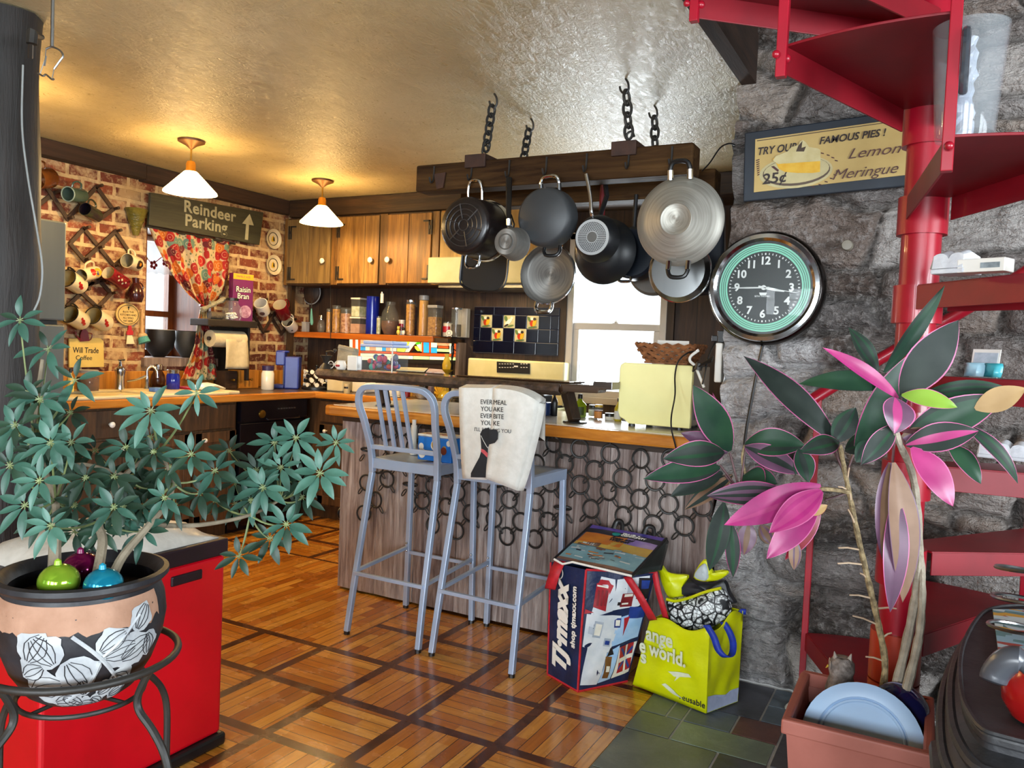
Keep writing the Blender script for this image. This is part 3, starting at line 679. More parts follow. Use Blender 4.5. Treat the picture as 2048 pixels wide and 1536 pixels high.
# ---------------------------------------------------------------- small vessels used all over the kitchen
def fill(name, c1, c2, sc=40):
    return pm(name, c1, .6, c2, sc, bump=.3)
def vessel(name, label, cat, p, r, h, mat, kind='jar', cap=None, caph=.02, content=None, frac=.7, group=None, rz=0, square=False, band=None):
    """bottle, jar, tin or box-shaped canister standing at p"""
    p = V(p); T = rotz(p, rz); t = thing(name, label, cat, M=T, group=group)
    n = 20; hb = h-caph if cap else h
    prof = {'jar': [(0, 0), (r*.93, 0), (r, r*.12), (r, hb*.82), (r*.86, hb*.93), (r*.84, hb)],
            'bottle': [(0, 0), (r*.92, 0), (r, r*.15), (r, hb*.6), (r*.9, hb*.68), (r*.4, hb*.84), (r*.32, hb*.88), (r*.32, hb)],
            'can': [(0, 0), (r, 0), (r, hb)], 'round': [(0, 0), (r*.6, 0), (r*.92, hb*.22), (r, hb*.45), (r*.86, hb*.72), (r*.5, hb*.93), (r*.48, hb)]}[kind if kind != 'box' else 'can']
    if kind == 'can' and content is None: prof = prof+[(0, hb)]
    mb = MB(T)
    if square or kind == 'box':
        s = r*2; mb.box(-r, r, -r, r, 0, hb); mb.build('body', mat, t, bevel=r*.12)
    else: mb.lathe(prof, None, n); mb.build('body', mat, t)
    if content:
        mb = MB(T)
        if square: mb.box(-r*.9, r*.9, -r*.9, r*.9, .004, hb*frac)
        else:
            def ra(z): return next((a0+(a1-a0)*(z-z0)/max(z1-z0, 1e-6) for (a0, z0), (a1, z1) in zip(prof[1:], prof[2:]) if z0 <= z <= z1), r)*.94
            mb.lathe([(0, .004)]+[(ra(.004+(hb*frac-.004)*k/8), .004+(hb*frac-.004)*k/8) for k in range(9)]+[(0, hb*frac+.002)], None, n)
        mb.build('contents', content, t)
    if cap:
        rc = r*(.36 if kind == 'bottle' else .55 if kind == 'round' else .9 if kind == 'jar' else 1.04); mb = MB(T)
        if square or kind == 'box': mb.box(-r*1.05, r*1.05, -r*1.05, r*1.05, hb, h)
        else: mb.lathe([(0, hb-.004), (rc, hb-.004), (rc*1.02, h-.003), (rc*.92, h), (0, h)], None, n)
        mb.build('lid', cap, t, bevel=.002 if square else 0)
    if band:
        mb = MB(T); z0, z1, bmat = band
        if square or kind == 'box': mb.box(-r*.8, r*.8, -r*1.01, -r*.98, hb*z0, hb*z1)
        else: mb.lathe([(r*1.012, hb*z0), (r*1.012, hb*z1)], None, n, a0=-2.6, a1=-.5)
        mb.build('paper_label', bmat, t)
    return t

# ---------------------------------------------------------------- peninsula
PY = 3.2
M_barn = [wood('peninsula_board_%d' % k, *c, 2, 1.3, .8, .8) for k, c in enumerate((('#5a4841', '#9a8a84', '#c4b9b3'), ('#6a5a54', '#a89b96', '#cdc4bf'), ('#4c3a32', '#83706a', '#b0a29b')))]
t = thing('peninsula', 'kitchen peninsula faced with weathered grey boards', 'peninsula', (-1.7, 3.5, 0))
mb = MB(); mb.box(-2.655, -.79, PY+.03, 3.78, .08, .902); mb.build('body', M_cabdk, t)
x = -2.66; r3 = random.Random(5); k = 0
while x < -.775:
    w = min(r3.uniform(.13, .27), -.77-x); mb = MB(); rows = []
    for j in range(9):
        z = .012+j*.111; e = .004*noise.noise(V((k*3, z*5, 0))); rows.append([V((x+.002+e, PY+.028, z)), V((x+.003+e, PY+.004, z)), V((x+w*.5, PY+.002*noise.noise(V((k, z*4, 2))), z)), V((x+w-.003+e, PY+.004, z)), V((x+w-.002+e, PY+.028, z))])
    mb.grid(rows, smooth=False); mb.build('front_board', M_barn[k % 3], t, solid=.004); x += w; k += 1
mb = MB(); mb.box(-2.68, -2.656, PY+.01, 3.78, .01, .902); mb.build('end_board', M_barn[0], t)
mb = MB(); mb.box(-2.67, -.79, PY-.004, PY+.03, .868, .903); mb.build('top_rail', M_darkwoodX, t)
mb = MB(); poly = [(-2.70, 3.10), (-2.68, 3.075), (-2.65, 3.068), (-.775, 3.068), (-.775, 3.84), (-2.70, 3.84)]
mb.prism(poly, .05, Mx.Translation(V((0, 0, .904)))); mb.build('counter', M_butcher, t, bevel=.01)
M_glare = pm('pale_counter_glare', '#d9d5cc', .18, '#c9c4b9', 6)
mb = MB(); mb.box(-2.66, -.79, 3.11, 3.83, .951, .9565); mb.build('counter_glare_sheet', M_glare, t, bevel=.002)  # pale sheet stands in for window glare on the counter top
p = onY(1117, 870, PY-.004); mb = MB(); mb.lathe([(0, .014), (.006, .013), (.007, .006), (.019, .004), (.02, 0), (0, 0)], frame(p, (1, 0, 0), (0, 0, 1)), 16)
mb.build('hook_plate', M_chrome, t)
# hanging curtain of iron rings
t = thing('ring_curtain', 'curtain of linked dark iron rings hanging on the peninsula boards', 'ring curtain', (-1.6, PY-.02, .35))
r4 = random.Random(21); dx = .1355; dz = .0875
for j in range(6):
    for i in range(13):
        X = -.80-(i+(.5 if j % 2 else 0))*dx; Z = .853-j*dz-.012*math.sin(i*1.1)
        if X < -2.52 or (j >= 4 and r4.random() < .25) or (j == 5 and i % 3 == 1) or (j >= 4 and i < 3): continue
        X += r4.uniform(-.008, .008); Z += r4.uniform(-.012, .012)-.0; yaw = r4.uniform(-.35, .35)
        mb = MB(); ax = V((math.cos(yaw), math.sin(yaw)*.5, 0)); c = V((X, PY-.022, Z))
        if r4.random() < .08: c.z -= .02; mb.tube(arc(c, .039, 0, 2*PI, 22, (1, 0, .05), (0, -.35, .25))[:-1], .005, 6, True)
        else: mb.tube(arc(c, .039, 0, 2*PI, 22, ax, (0, 0, 1))[:-1], .005, 6, True)
        for s in (-1, 1):
            d = V((s*.068, 0, -.0875)).normalized(); w = d.cross(V((0, 1, 0)))
            if j < 5: mb.tube([c+d*.0555+d*(.022*math.cos(q))+w*(.007*math.sin(q)) for q in [2*PI*k/10 for k in range(10)]], .003, 5, True)
        mb.build('ring', M_black, t)
mb = MB()
for i in range(13):
    X = -.80-i*dx
    if X > -2.52: mb.tube([(X, PY-.004, .905-.012), (X, PY-.024, .898), (X, PY-.026, .886)], .003, 5)
mb.build('hanger', M_black, t)
# towel on the left end of the peninsula
mb = MB(); rows = []
for i in range(9):
    z = .70-.32*i/8; rows.append([V((-2.69-.012*math.sin(i*.9+j*1.3)-.03*(1 if 1 < j < 4 else .4), 3.25+j*.045+.004*math.sin(i), z-(.03*(j % 3) if i == 8 else 0))) for j in range(6)])
t = thing('dish_towel', 'white and yellow dish towel hung on the left end of the peninsula', 'towel', (-2.71, 3.35, .38))
mb.grid(rows); mb.build('cloth', pm('yellow_white_cloth', '#f1ecd9', .8, '#d9cf84', 16), t, solid=.004)
mb = MB(); mb.tube(arc((-2.715, 3.27, .375), .03, 0, 2*PI, 12, (0, 1, 0), (0, 0, 1))[:-1], .006, 6, True); mb.build('hanging_loop', M_dark, t)

# ---------------------------------------------------------------- live edge ledge on three posts
M_ledge = wood('dark_polished_slab', '#2a1a12', '#46301f', '#5d4330', 0, .8, .18, .15, coat=.6)
M_bark = pm('live_edge_bark', '#2b201a', .7, '#5a463a', 22, bump=.7)
t = thing('bar_ledge', 'raised dark live edge wood slab on three leaning posts above the peninsula', 'bar ledge', (-2.05, 3.3, .957))
def edge(x): return .018*noise.noise(V((x*5, 2, 0)))+.008*noise.noise(V((x*17, 5, 0)))
mb = MB(); N = 60; rows = []
for i in range(N+1):
    x = -2.84+1.385*i/N; zb = 1.078+.01*noise.noise(V((x*4, 9, 1))); yf = 3.165+edge(x)
    rows.append([V((x, yf+.02, 1.126)), V((x, 3.42+edge(x+7), 1.126)), V((x, 3.43+edge(x+7), 1.09)), V((x, yf+.03, zb))])
mb.grid(rows, closed=True, smooth=False); mb.add(rows[0], [(0, 1, 2, 3)]); mb.add(rows[-1], [(0, 1, 2, 3)]); sl = mb.build('slab', M_ledge, t)
mb = MB(); rows = []
for i in range(N+1):
    x = -2.84+1.385*i/N; zb = 1.078+.01*noise.noise(V((x*4, 9, 1))); yf = 3.165+edge(x)
    rows.append([V((x, yf+.021, 1.125)), V((x, yf+.004+.006*noise.noise(V((x*40, 0, 0))), 1.112)), V((x, yf+.008*noise.noise(V((x*33, 3, 0))), 1.096)), V((x, yf+.03, zb-.001))])
mb.grid(rows); mb.build('bark_edge', M_bark, sl, solid=.006)
mb = MB(); poly = [(-1.46, 1.092), (-1.28, 1.096), (-1.275, 1.112), (-1.215, 1.115), (-1.215, 1.148), (-1.30, 1.146), (-1.305, 1.13), (-1.46, 1.126)]
slab(mb, [(x, 3.19, z) for x, z in poly], (0, .095, 0)); mb.build('end_board', M_ledge, t, bevel=.003)
mb = MB()
for yy in (3.30, 3.36, 3.42): mb.box(-2.05+(yy-3.3)*2, -1.45, yy-.022, yy+.03, 1.1265, 1.134)
mb.build('top_strip', M_ledge, t, bevel=.003)
for xt, xb in ((-2.515, -2.44), (-1.99, -1.92), (-1.47, -1.405)):
    mb = MB(); mb.tube([(xt, 3.3, 1.085), (xb, 3.25, .962)], [.034, .031], 4); pst = mb.build('post', M_darkwood, t, bevel=.004)
    mb = MB(); mb.lathe([(0, .957), (.055, .957), (.052, .963), (0, .964)], Mx.Translation(V((xb, 3.25, 0))), 18); mb.build('base_plate', M_dark, pst)

# ---------------------------------------------------------------- things on the ledge
M_blueLid = pm('pale_blue_plastic', '#a9b8de', .35, '#9fb0d8')
LZ = 1.127
p0, p1 = onY(733, 733, 3.3), onY(796, 733, 3.3)
t = thing('plastic_tank', 'clear plastic tank of coloured toys with pale blue lid on the ledge', 'tank', ((p0.x+p1.x)/2, 3.33, LZ))
zt = onY(760, 690, 3.3).z; x0, x1 = p0.x, p1.x
mb = MB(); mb.box(x0, x1, 3.25, 3.39, LZ, zt-.012); mb.build('tank', M_glass, t, bevel=.006)
mb = MB()
mb.box(x1-.004, x1+.001, 3.248, 3.254, LZ, zt-.012)
mb.build('corner_edge', M_white, t)
mb = MB(); mb.box(x0-.004, x1+.004, 3.245, 3.395, zt-.012, zt+.004); mb.box(x0+.006, x1-.006, 3.255, 3.385, zt+.004, zt+.022); mb.build('lid', M_blueLid, t, bevel=.006)
r5 = random.Random(4); TOY = [pm('toy_'+n, c, .5) for n, c in (('pink', '#d8587e'), ('blue', '#4a68b8'), ('teal', '#4ab0a8'), ('violet', '#6f5aa0'), ('red', '#d84a3e'), ('grey', '#8a93a8'))]
for k in range(26):
    mb = MB(); c = (r5.uniform(x0+.022, x1-.022), r5.uniform(3.272, 3.368), LZ+.02+.022*(k//9)+r5.random()*.012); mb.ball(c, .017, (r5.uniform(.6, 1), r5.uniform(.6, 1), r5.uniform(.7, 1.1)), 8); mb.build('toy', TOY[k % 6], t)
def page(label, pts, z, mat, h=.003, name='magazine', cat='paper'):
    mb = MB(); slab(mb, [(*onZ(a, b, z).xy, z) for a, b in pts], (0, 0, h)); return tag(mb.build(name, mat), label, cat)
M_paper = pm('cream_paper', '#ece3b4', .6, '#dcd0a0', 12)
page('open cream magazine lying on the ledge right of the plastic tank', [(792, 741), (848, 744), (856, 737), (800, 735)], 1.1345, M_paper)
page('folded white and red envelope at the right end of the magazine', [(852, 745), (890, 747.5), (884, 740), (858, 738)], 1.1345, pm('white_red_paper', '#ece7dc', .6, '#c98a7a', 30), name='envelope')
M_bag = pm('grey_paper_bag', '#8f8672', .8, '#a59c87', 14, bump=.3)
c = onY(688, 733, 3.34); t = thing('paper_bag', 'crumpled grey paper bag leaning over on the ledge left of the plastic tank', 'bag', (c.x, 3.34, LZ))
mb = MB(); A = [onY(a, b, 3.33) for a, b in ((671, 735), (676, 690), (707, 698), (702, 735))]; A[0].z = A[3].z = LZ
slab(mb, A, (0, .05, 0)); mb.build('bag', M_bag, t, bevel=.006)
mb = MB(); slab(mb, [onY(a, b, 3.325) for a, b in ((677, 689), (707, 697), (708, 704), (675, 696))], (0, .012, 0)); mb.build('folded_top', M_bag, t, bevel=.002)
c = onY(682, 734, 3.24); c.z = LZ
t = thing('milk_jug', 'small white jug with red flowers on the ledge before the paper bag', 'jug', c)
T = rotz(c); mb = MB(T); mb.lathe([(0, 0), (.022, 0), (.027, .012), (.026, .03), (.022, .042), (.024, .047), (.02, .046), (.018, .04)], None, 18); mb.build('body', M_white, t)
mb = MB(T); mb.tube(arc((-.026, 0, .025), .016, PI*.4, PI*1.6, 8), .003, 6); mb.build('handle', M_white, t)
mb = MB(T)
for a in (-1.9, -1.6, -1.3): mb.ball((.0265*math.cos(a), .0265*math.sin(a), .02), .006, n=8)
mb.build('painted_flower', M_red, t)
c = onY(663, 732, 3.2); t = thing('eyeglasses', 'pale eyeglasses lying on the left part of the ledge', 'glasses', (c.x, 3.22, LZ))
mb = MB(); T = Mx.Translation(V((c.x, 3.23, LZ+.023)))
for s in (-1, 1): mb.tube([T @ q for q in arc((s*.03, 0, 0), .018, 0, 2*PI, 14)[:-1]], .002, 6, True)
mb.tube([T @ V((-.012, 0, .004)), T @ V((.012, 0, .004))], .002, 6); mb.build('rims', M_porc, t)
mb = MB()
for s in (-1, 1): mb.tube([T @ V((s*.048, 0, .002)), T @ V((s*.05, .06, .0)), T @ V((s*.046, .1, -.016))], .002, 6)
mb.build('temples', M_porc, t)
c = onY(652, 733, 3.23); c.z = LZ; t = thing('pepper_grinder', 'dark cast iron hand grinder on the left end of the ledge', 'grinder', c); T = rotz(c)
mb = MB(T); mb.lathe([(0, 0), (.035, 0), (.03, .012), (.014, .03), (.02, .05), (.03, .065), (.032, .07), (.0, .07)], None, 16); mb.build('body', M_black, t)
mb = MB(T); mb.tube([(0, 0, .07), (0, 0, .088), (.035, -.004, .094), (.06, -.004, .088)], .004, 6); mb.ball((.06, -.004, .098), .009); mb.build('crank', M_black, t)
c = onY(709, 735, 3.25); c.z = LZ
vessel('white_canister', 'short white canister between the paper bag and the plastic tank', 'canister', c, .028, .075, M_white, 'can', rz=.2, square=True)

# ---------------------------------------------------------------- things on the peninsula counter
CZ = .957
x0, x1 = -1.226, -.905
t = thing('microwave_oven', 'cream microwave oven seen from the back at the right end of the peninsula', 'microwave', (-1.05, 3.46, CZ))
poly = [(x0+.03, .985), (x0+.05, .968), (x1-.0, .968), (x1, .975), (x1, 1.226), (x1-.006, 1.232), (x0+.02, 1.232), (x0+.004, 1.222), (x0, 1.205), (x0, 1.02), (x0+.008, .995)]
M_mw = pm('pale_yellow_metal', '#efe8a4', .4, '#e6de98', 4)
mb = MB(); slab(mb, [(x, 3.3, z) for x, z in poly], (0, .03, 0)); mb.build('back_panel', M_mw, t, bevel=.004)
mb = MB(); mb.box(x0+.006, x1-.002, 3.331, 3.60, .972, 1.228); mb.build('body', M_steel, t, bevel=.006)
mb = MB()
for k in range(6): mb.box(x1-.002, x1, 3.36+k*.035, 3.38+k*.035, 1.0, 1.05)
mb.build('vent_slots', M_dark, t)
for q in ((x0+.06, 3.32), (x1-.05, 3.32), (x0+.06, 3.56), (x1-.05, 3.56)): mb = MB(); mb.lathe([(0, CZ), (.016, CZ), (.014, .973), (0, .973)], Mx.Translation(V((*q, 0))), 12); mb.build('foot', M_dark, t)
# wicker basket on the microwave
M_wick = pm('wicker', '#9a6238', .7, '#6e4224', 40, bump=.5)
t = thing('wicker_basket', 'flared brown wicker basket on top of the microwave', 'basket', (-1.04, 3.45, 1.233))
for k in range(5):
    f = k/5; z = 1.24+.078*f+.009; g = .0+.045*f
    mb = MB(); n = 44; pts = []
    X0, X1, Y0, Y1 = -1.135-g, -.955+g, 3.375-g, 3.525+g
    per = [(X0, Y0), (X1, Y0), (X1, Y1), (X0, Y1)]
    for i in range(4):
        a, b = V((*per[i], 0)), V((*per[(i+1) % 4], 0))
        for j in range(10): q = a.lerp(b, (j+.5)/10); pts.append((q.x, q.y, z+(.005 if (j+k) % 2 else -.005)))
    mb.tube(pts, .0095, 6, True); mb.build('woven_row', M_wick, t)
mb = MB(); mb.box(-1.14, -.95, 3.37, 3.53, 1.2335, 1.242); mb.build('bottom', M_wick, t)
mb = MB(); mb.box(-1.10, -.96, 3.42, 3.43, 1.244, 1.336); tag(mb.build('card', M_white), 'white card standing in the wicker basket', 'card')
def bottle(name, label, cat, px, pyb, y, wpx, hpx, mat, kind='bottle', z=CZ, **kw):
    p = onY(px, pyb, y); p.z = z; s = mpp(p); return vessel(name, label, cat, p, wpx*s/2, hpx*s, mat, kind, **kw)
M_oil = pm('olive_oil_glass', '#a6c018', .12, '#88a410', 6, alpha=.85)
M_lblw = pm('paper_label_white', '#e4ded0', .6, '#cfc6b4', 20); M_spice = fill('red_brown_spice', '#8a4a22', '#5c2d14')
bottle('oil_bottle', 'yellow green oil bottle with black cap behind the right ledge post', 'bottle', 1159, 827, 3.55, 27, 46, M_oil, cap=M_dark, caph=.018, band=(.12, .55, pm('olive_label', '#4a5a14', .5)))
bottle('spice_jar', 'small jar with black lid right of the oil bottle', 'jar', 1186, 829, 3.62, 20, 24, M_glass, 'jar', cap=M_dark, caph=.011, content=M_lblw)
bottle('spice_jar', 'small jar with orange label and gold lid in front of the window', 'jar', 1197, 832, 3.52, 18, 29, M_glass, 'jar', cap=M_gold, caph=.008, content=M_spice, band=(.1, .6, pm('orange_label', '#d88a3c', .6)))
bottle('spice_jar', 'low black lidded jar left of the microwave', 'jar', 1219, 834, 3.52, 19, 14, M_lblw, 'can', cap=M_dark, caph=.012)
bottle('sauce_bottle', 'yellow topped sauce bottle beside the microwave left edge', 'bottle', 1236, 836, 3.5, 16, 46, pm('mustard_yellow', '#c9b024', .3), cap=M_dark, caph=.012, band=(.1, .5, M_lblw))
bottle('sauce_bottle', 'tall black sauce bottle left of the right ledge post', 'bottle', 1108, 823, 3.5, 14, 50, M_dark, cap=M_dark, caph=.012)
bottle('pepper_mill', 'black and white pepper mill behind the right ledge post', 'pepper mill', 1142, 826, 3.62, 12, 62, M_porc, 'can', cap=M_dark, caph=.035)
t = bottle('coffee_tin', 'dark blue tin under the ledge right of the hanging towel', 'tin', 1085, 823, 3.5, 34, 26, pm('blue_tin', '#1d3a72', .35, '#152a58'), 'can', square=True, band=(.1, .6, M_lblw))
bottle('toaster', 'black ribbed toaster under the ledge in front of the stove', 'toaster', 1078, 812, 3.7, 40, 34, M_dark, 'box')
# power strip, cables
t = thing('power_box', 'white outlet box on the edge of the stone wall above the microwave', 'outlet', (-.79, 3.3, 1.16))
mb = MB(); mb.box(-.80, -.772, 3.24, 3.36, 1.17, 1.33); mb.build('box', M_white, t, bevel=.006)
mb = MB(); mb.box(-.825, -.80, 3.27, 3.32, 1.335, 1.36); mb.box(-.80, -.772, 3.26, 3.33, 1.331, 1.38); mb.build('plug', M_dark, t, bevel=.003)
mb = MB(); mb.tube(smooth([(-.812, 3.29, 1.335), (-.83, 3.26, 1.28), (-.835, 3.24, 1.22), (-.84, 3.22, 1.16)], 5), .004, 6); mb.build('cord', M_dark, t)
mb = MB(); pts = [onY(a, b, y) for a, b, y in ((1392, 703, 3.3), (1375, 706, 3.28), (1357, 722, 3.27), (1350, 750, 3.26), (1350, 790, 3.2), (1343, 830, 3.06), (1343, 858, 3.045), (1350, 888, 3.05), (1354, 905, 3.06))]
mb.tube(smooth(pts, 5), .0035, 6); tag(mb.build('power_cable', M_dark), 'thin black cable hanging over the back of the microwave and the counter edge', 'cable')
t = thing('cable_bundle', 'folded black cable bundle tied beside the microwave top', 'cable', onY(1400, 735, 3.25))
for k in range(6):
    mb = MB(); o = (k-2.5)*.004; a = onY(1386, 738, 3.25); b = onY(1425, 718, 3.24); mb.tube(smooth([a+V((0, o*.5, o)), (a+b)/2+V((0, o, o*.3)), b+V((0, o, o))], 4), .004, 6); mb.build('loop', M_dark, t)
mb = MB(); c = onY(1397, 733, 3.25); mb.tube([c+V((-.002, 0, -.014)), c+V((.004, 0, .014))], .016, 10); mb.build('tie', M_black, t)
mb = MB(); mb.tube(smooth([onY(a, b, 3.27) for a, b in ((1398, 700), (1382, 712), (1380, 722), (1390, 732), (1400, 755), (1408, 775))], 5), .006, 8)
tag(mb.build('power_cable', M_white), 'thick white cable looping down right of the microwave', 'cable')
# ---------------------------------------------------------------- jars on the wall shelf
SZ = 1.337; SY = 4.80
M_pasta = fill('yellow_pasta', '#c9952c', '#8a5a14', 60); M_nuts = fill('mixed_nuts', '#8a5030', '#c9a07a', 55); M_grain = fill('toasted_grain', '#b08238', '#7a5220', 70)
M_spag = wood('spaghetti', '#a8752a', '#c9983e', '#d8b060', 2, 3, .5, .3); M_lidg = pm('grey_lid', '#9a9ca0', .3); M_pinks = fill('pink_salt', '#c9a48e', '#b48a74', 30)
M_cob = pm('cobalt_glass', '#1026b0', .08, '#0a1670', 4, alpha=.9); M_cocoa = fill('cocoa', '#6a3d20', '#4a2812', 20)
def shj(name, label, px, wpx, top, base, mat, kind='jar', y=SY, **kw):
    p = onY(px, base, y); p.z = SZ; s = mpp(p); return vessel(name, label, kw.pop('cat', 'jar'), p, wpx*s/2, (base-top)*s, mat, kind, **kw)
G = 'jars on the wall shelf'
shj('small_canister', 'grey plastic container at the far left of the jar shelf', 611, 11, 640, 660, M_lidg, 'box', cap=M_lidg, caph=.008, cat='container')
shj('oil_cruet', 'small glass cruet with steel top left of the pasta jars', 642, 17, 626, 660, M_glass, 'round', cap=M_chrome, caph=.03, cat='cruet')
shj('storage_jar', 'narrow jar of yellow pasta, leftmost on the jar shelf', 657, 10, 612, 660, M_glass, 'can', content=M_pasta, frac=.92, cap=M_glass, caph=.012)
shj('storage_jar', 'jar of yellow pasta just right of the hanging rod', 672, 17, 606, 661, M_glass, 'can', content=M_pasta, frac=.92, cap=M_glass, caph=.014)
shj('storage_jar', 'jar of mixed brown nuts between pasta and stacked canisters', 692, 24, 610, 661, M_glass, 'can', content=M_nuts, frac=.82, cap=M_glass, caph=.012)
lo_ = shj('storage_canister', 'square canister of pink salt under the clear stacked canister', 717, 25, 629, 662, M_glass, 'box', content=M_pinks, frac=.65, cap=M_porc, caph=.012, square=True, cat='canister')
p = onY(717, 628, SY); s = mpp(p); p.z = SZ+33*s+.001
vessel('storage_canister', 'clear square canister of green packets stacked on the pink salt canister', 'canister', p, 11*s, 38*s, M_glass, 'box', content=fill('green_packets', '#a9b890', '#e0e4d4', 30), frac=.6, cap=M_porc, caph=.012, square=True)
shj('blue_bottle', 'tall cobalt blue glass bottle in the middle of the jar shelf', 744, 26, 588, 663, M_cob, 'can', cat='bottle')
shj('storage_jar', 'large round glass jar of cocoa right of the cobalt bottle', 779, 38, 598, 664, M_glass, 'round', content=M_cocoa, frac=.45, cap=M_glass, caph=.02, y=4.78)
shj('storage_jar', 'small jar with pale green label squeezed beside the round cocoa jar', 757, 9, 627, 663, M_glass, 'can', y=4.72, content=fill('green_herb', '#7f8f60', '#c9cbb0', 30), frac=.9)
shj('food_tin', 'white tin with red label behind the figurine on the jar shelf', 803, 14, 633, 664, M_porc, 'can', band=(.3, .75, M_red), cat='tin', y=4.90)
c = onY(797, 665, 4.745); c.z = SZ; t = thing('figurine', 'small yellow animal figurine at the front of the jar shelf', 'figurine', c); T = rotz(c); M_yel = pm('yellow_glaze', '#d8c860', .3)
mb = MB(T); mb.ball((0, 0, .02), .016, (1, .8, 1.3)); mb.build('body', M_yel, t); mb = MB(T); mb.ball((.002, -.004, .05), .012); mb.ball((-.008, 0, .062), .005); mb.ball((.01, 0, .062), .005); mb.build('head', M_yel, t)
c = onY(807, 664, 4.745); c.z = SZ; t = thing('figurine', 'black and white cow figurine beside the yellow figurine', 'figurine', c); T = rotz(c)
mb = MB(T); mb.ball((0, 0, .02), .013, (1, .8, 1.5)); mb.build('body', M_porc, t); mb = MB(T); mb.ball((0, -.004, .046), .012); mb.build('head', M_dark, t)
shj('storage_jar', 'tall jar of spiral pasta right of the figurines', 820, 19, 593, 664, M_glass, 'can', content=M_pasta, frac=.92, cap=M_chrome, caph=.012)
shj('storage_jar', 'tall narrow jar of dark red beans behind the spiral pasta', 829, 9, 600, 664, M_glass, 'can', y=4.87, content=fill('red_beans', '#5a2018', '#2e100c', 60), frac=.9)
shj('storage_jar', 'tall canister of spaghetti with grey lid', 846, 19, 584, 665, M_glass, 'can', content=M_spag, frac=.97, cap=M_lidg, caph=.03)
shj('storage_jar', 'square jar of toasted grain with steel lid', 869, 22, 603, 665, M_glass, 'box', content=M_grain, frac=.68, cap=M_lidg, caph=.02, square=True)
shj('storage_jar', 'glass jar of coffee beans at the right end of the jar shelf', 912, 21, 607, 666, M_glass, 'can', y=4.78, content=fill('coffee_beans', '#38200f', '#20120a', 60), frac=.45, cap=M_chrome, caph=.01)
shj('storage_jar', 'low wide jar with red label behind the white alarm clock', 895, 20, 636, 666, M_glass, 'can', y=4.85, content=M_lblw, frac=.9, band=(.3, .7, M_red))
c = onY(899, 666, 4.74); c.z = SZ; t = thing('alarm_clock', 'tiny round white alarm clock at the front of the jar shelf', 'clock', c); T = rotz(c, .2)
mb = MB(T @ Mx.Translation(V((0, 0, .026))) @ Mx.Rotation(PI/2, 4, 'X')); mb.lathe([(0, -.012), (.022, -.012), (.024, 0), (.022, .01), (0, .01)], None, 18); mb.build('case', M_porc, t)
mb = MB(T @ Mx.Translation(V((0, 0, .026))) @ Mx.Rotation(PI/2, 4, 'X')); mb.lathe([(.012, .0105), (.014, .0105), (.014, .012), (.012, .012)], None, 16); mb.build('dial_ring', M_dark, t)
mb = MB(T)
for s in (-1, 1): cyl(mb, (s*.012, 0, .006), (s*.016, 0, 0), .003, n=6)
mb.build('foot', M_porc, t)
mb = MB(); p0, p1 = onY(918, 617, 4.9), onY(935, 667, 4.9); mb.box(p0.x, p1.x, 4.885, 4.93, SZ, p0.z); tag(mb.build('grey_box', M_lidg, bevel=.003), 'grey box standing against the wall at the right end of the jar shelf', 'box')
# things hanging under the wall cabinet
t = thing('sieve', 'round dark sieve hanging in the corner under the wall cabinet', 'sieve', onY(623, 585, 4.9)); c = onY(623, 585, 4.9); s = mpp(c)
mb = MB(); mb.tube(arc(c, 23*s, 0, 2*PI, 28)[:-1], .005, 6, True); mb.build('rim', M_lidg, t)
mb = MB(); rows = [[c+V((23*s*k/5*math.cos(a), -.03*(1-(k/5)**2), 23*s*k/5*math.sin(a))) for a in [2*PI*j/24 for j in range(24)]] for k in range(6)]; mb.grid(rows, closed=True); mb.build('mesh_bowl', M_panel, t, solid=.002)
t = thing('spatula', 'teal spatula handle hanging below the round sieve', 'spatula', onY(623, 650, 4.76)); mb = MB(); mb.tube([onY(623, 617, 4.68), onY(623, 630, 4.68), onY(623.5, 645, 4.68), onY(623.5, 650, 4.68)], [.004, .009, .013, .007], 8); mb.build('handle', pm('teal_plastic', '#5fa39c', .4), t)
mb = MB(); a = onY(623, 617, 4.68); mb.tube([a, a+V((0, 0, .06))], .003, 6); mb.build('hanging_wire', M_black, t)
bottle('hanging_bottle', 'small white shaker hanging from the wall cabinet above the round cocoa jar', 'shaker', 764, 606, 4.7, 7, 22, M_porc, 'can', z=onY(764, 606, 4.7).z, cap=M_chrome, caph=.008)

# ---------------------------------------------------------------- back counter
BZ = .909
def bk(name, label, cat, px, wpx, top, base, mat, kind='can', y=4.62, **kw):
    p = onY(px, base, y); p.z = BZ; s = mpp(p); return vessel(name, label, cat, p, wpx*s/2, (base-top)*s, mat, kind, **kw)
M_crm = pm('cream_tin', '#e6dcbc', .4, '#d8cca6', 6)
bk('bread_box', 'large cream canister under the left end of the ledge', 'canister', 682, 40, 744, 776, M_crm, 'box', y=4.6)
bk('small_tin', 'pale tin with brown label in front of the cream canister', 'tin', 694, 12, 756, 775, pm('tan_tin', '#d8c79c', .5), 'can', y=4.44, band=(.5, .7, M_dark))
bk('bread_box', 'white canister seen between the leaning left post and the cream canister', 'canister', 728, 34, 744, 776, M_porc, 'box', y=4.65)
bk('white_canister', 'white canister right of the leaning left ledge post', 'canister', 764, 24, 748, 778, M_porc, 'box', y=4.75)
c = onY(800, 778, 4.75); c.z = BZ; t = thing('kettle', 'red enamel kettle on the back counter under the ledge', 'kettle', c); T = rotz(c, 1.3)
mb = MB(T); mb.lathe([(0, 0), (.07, 0), (.085, .03), (.075, .07), (.04, .1), (0, .105)], None, 20); mb.build('body', M_red, t)
mb = MB(T); mb.tube([(-.06, 0, .05), (-.11, 0, .08), (-.125, 0, .1)], [.016, .011, .009], 8); mb.build('spout', M_red, t)
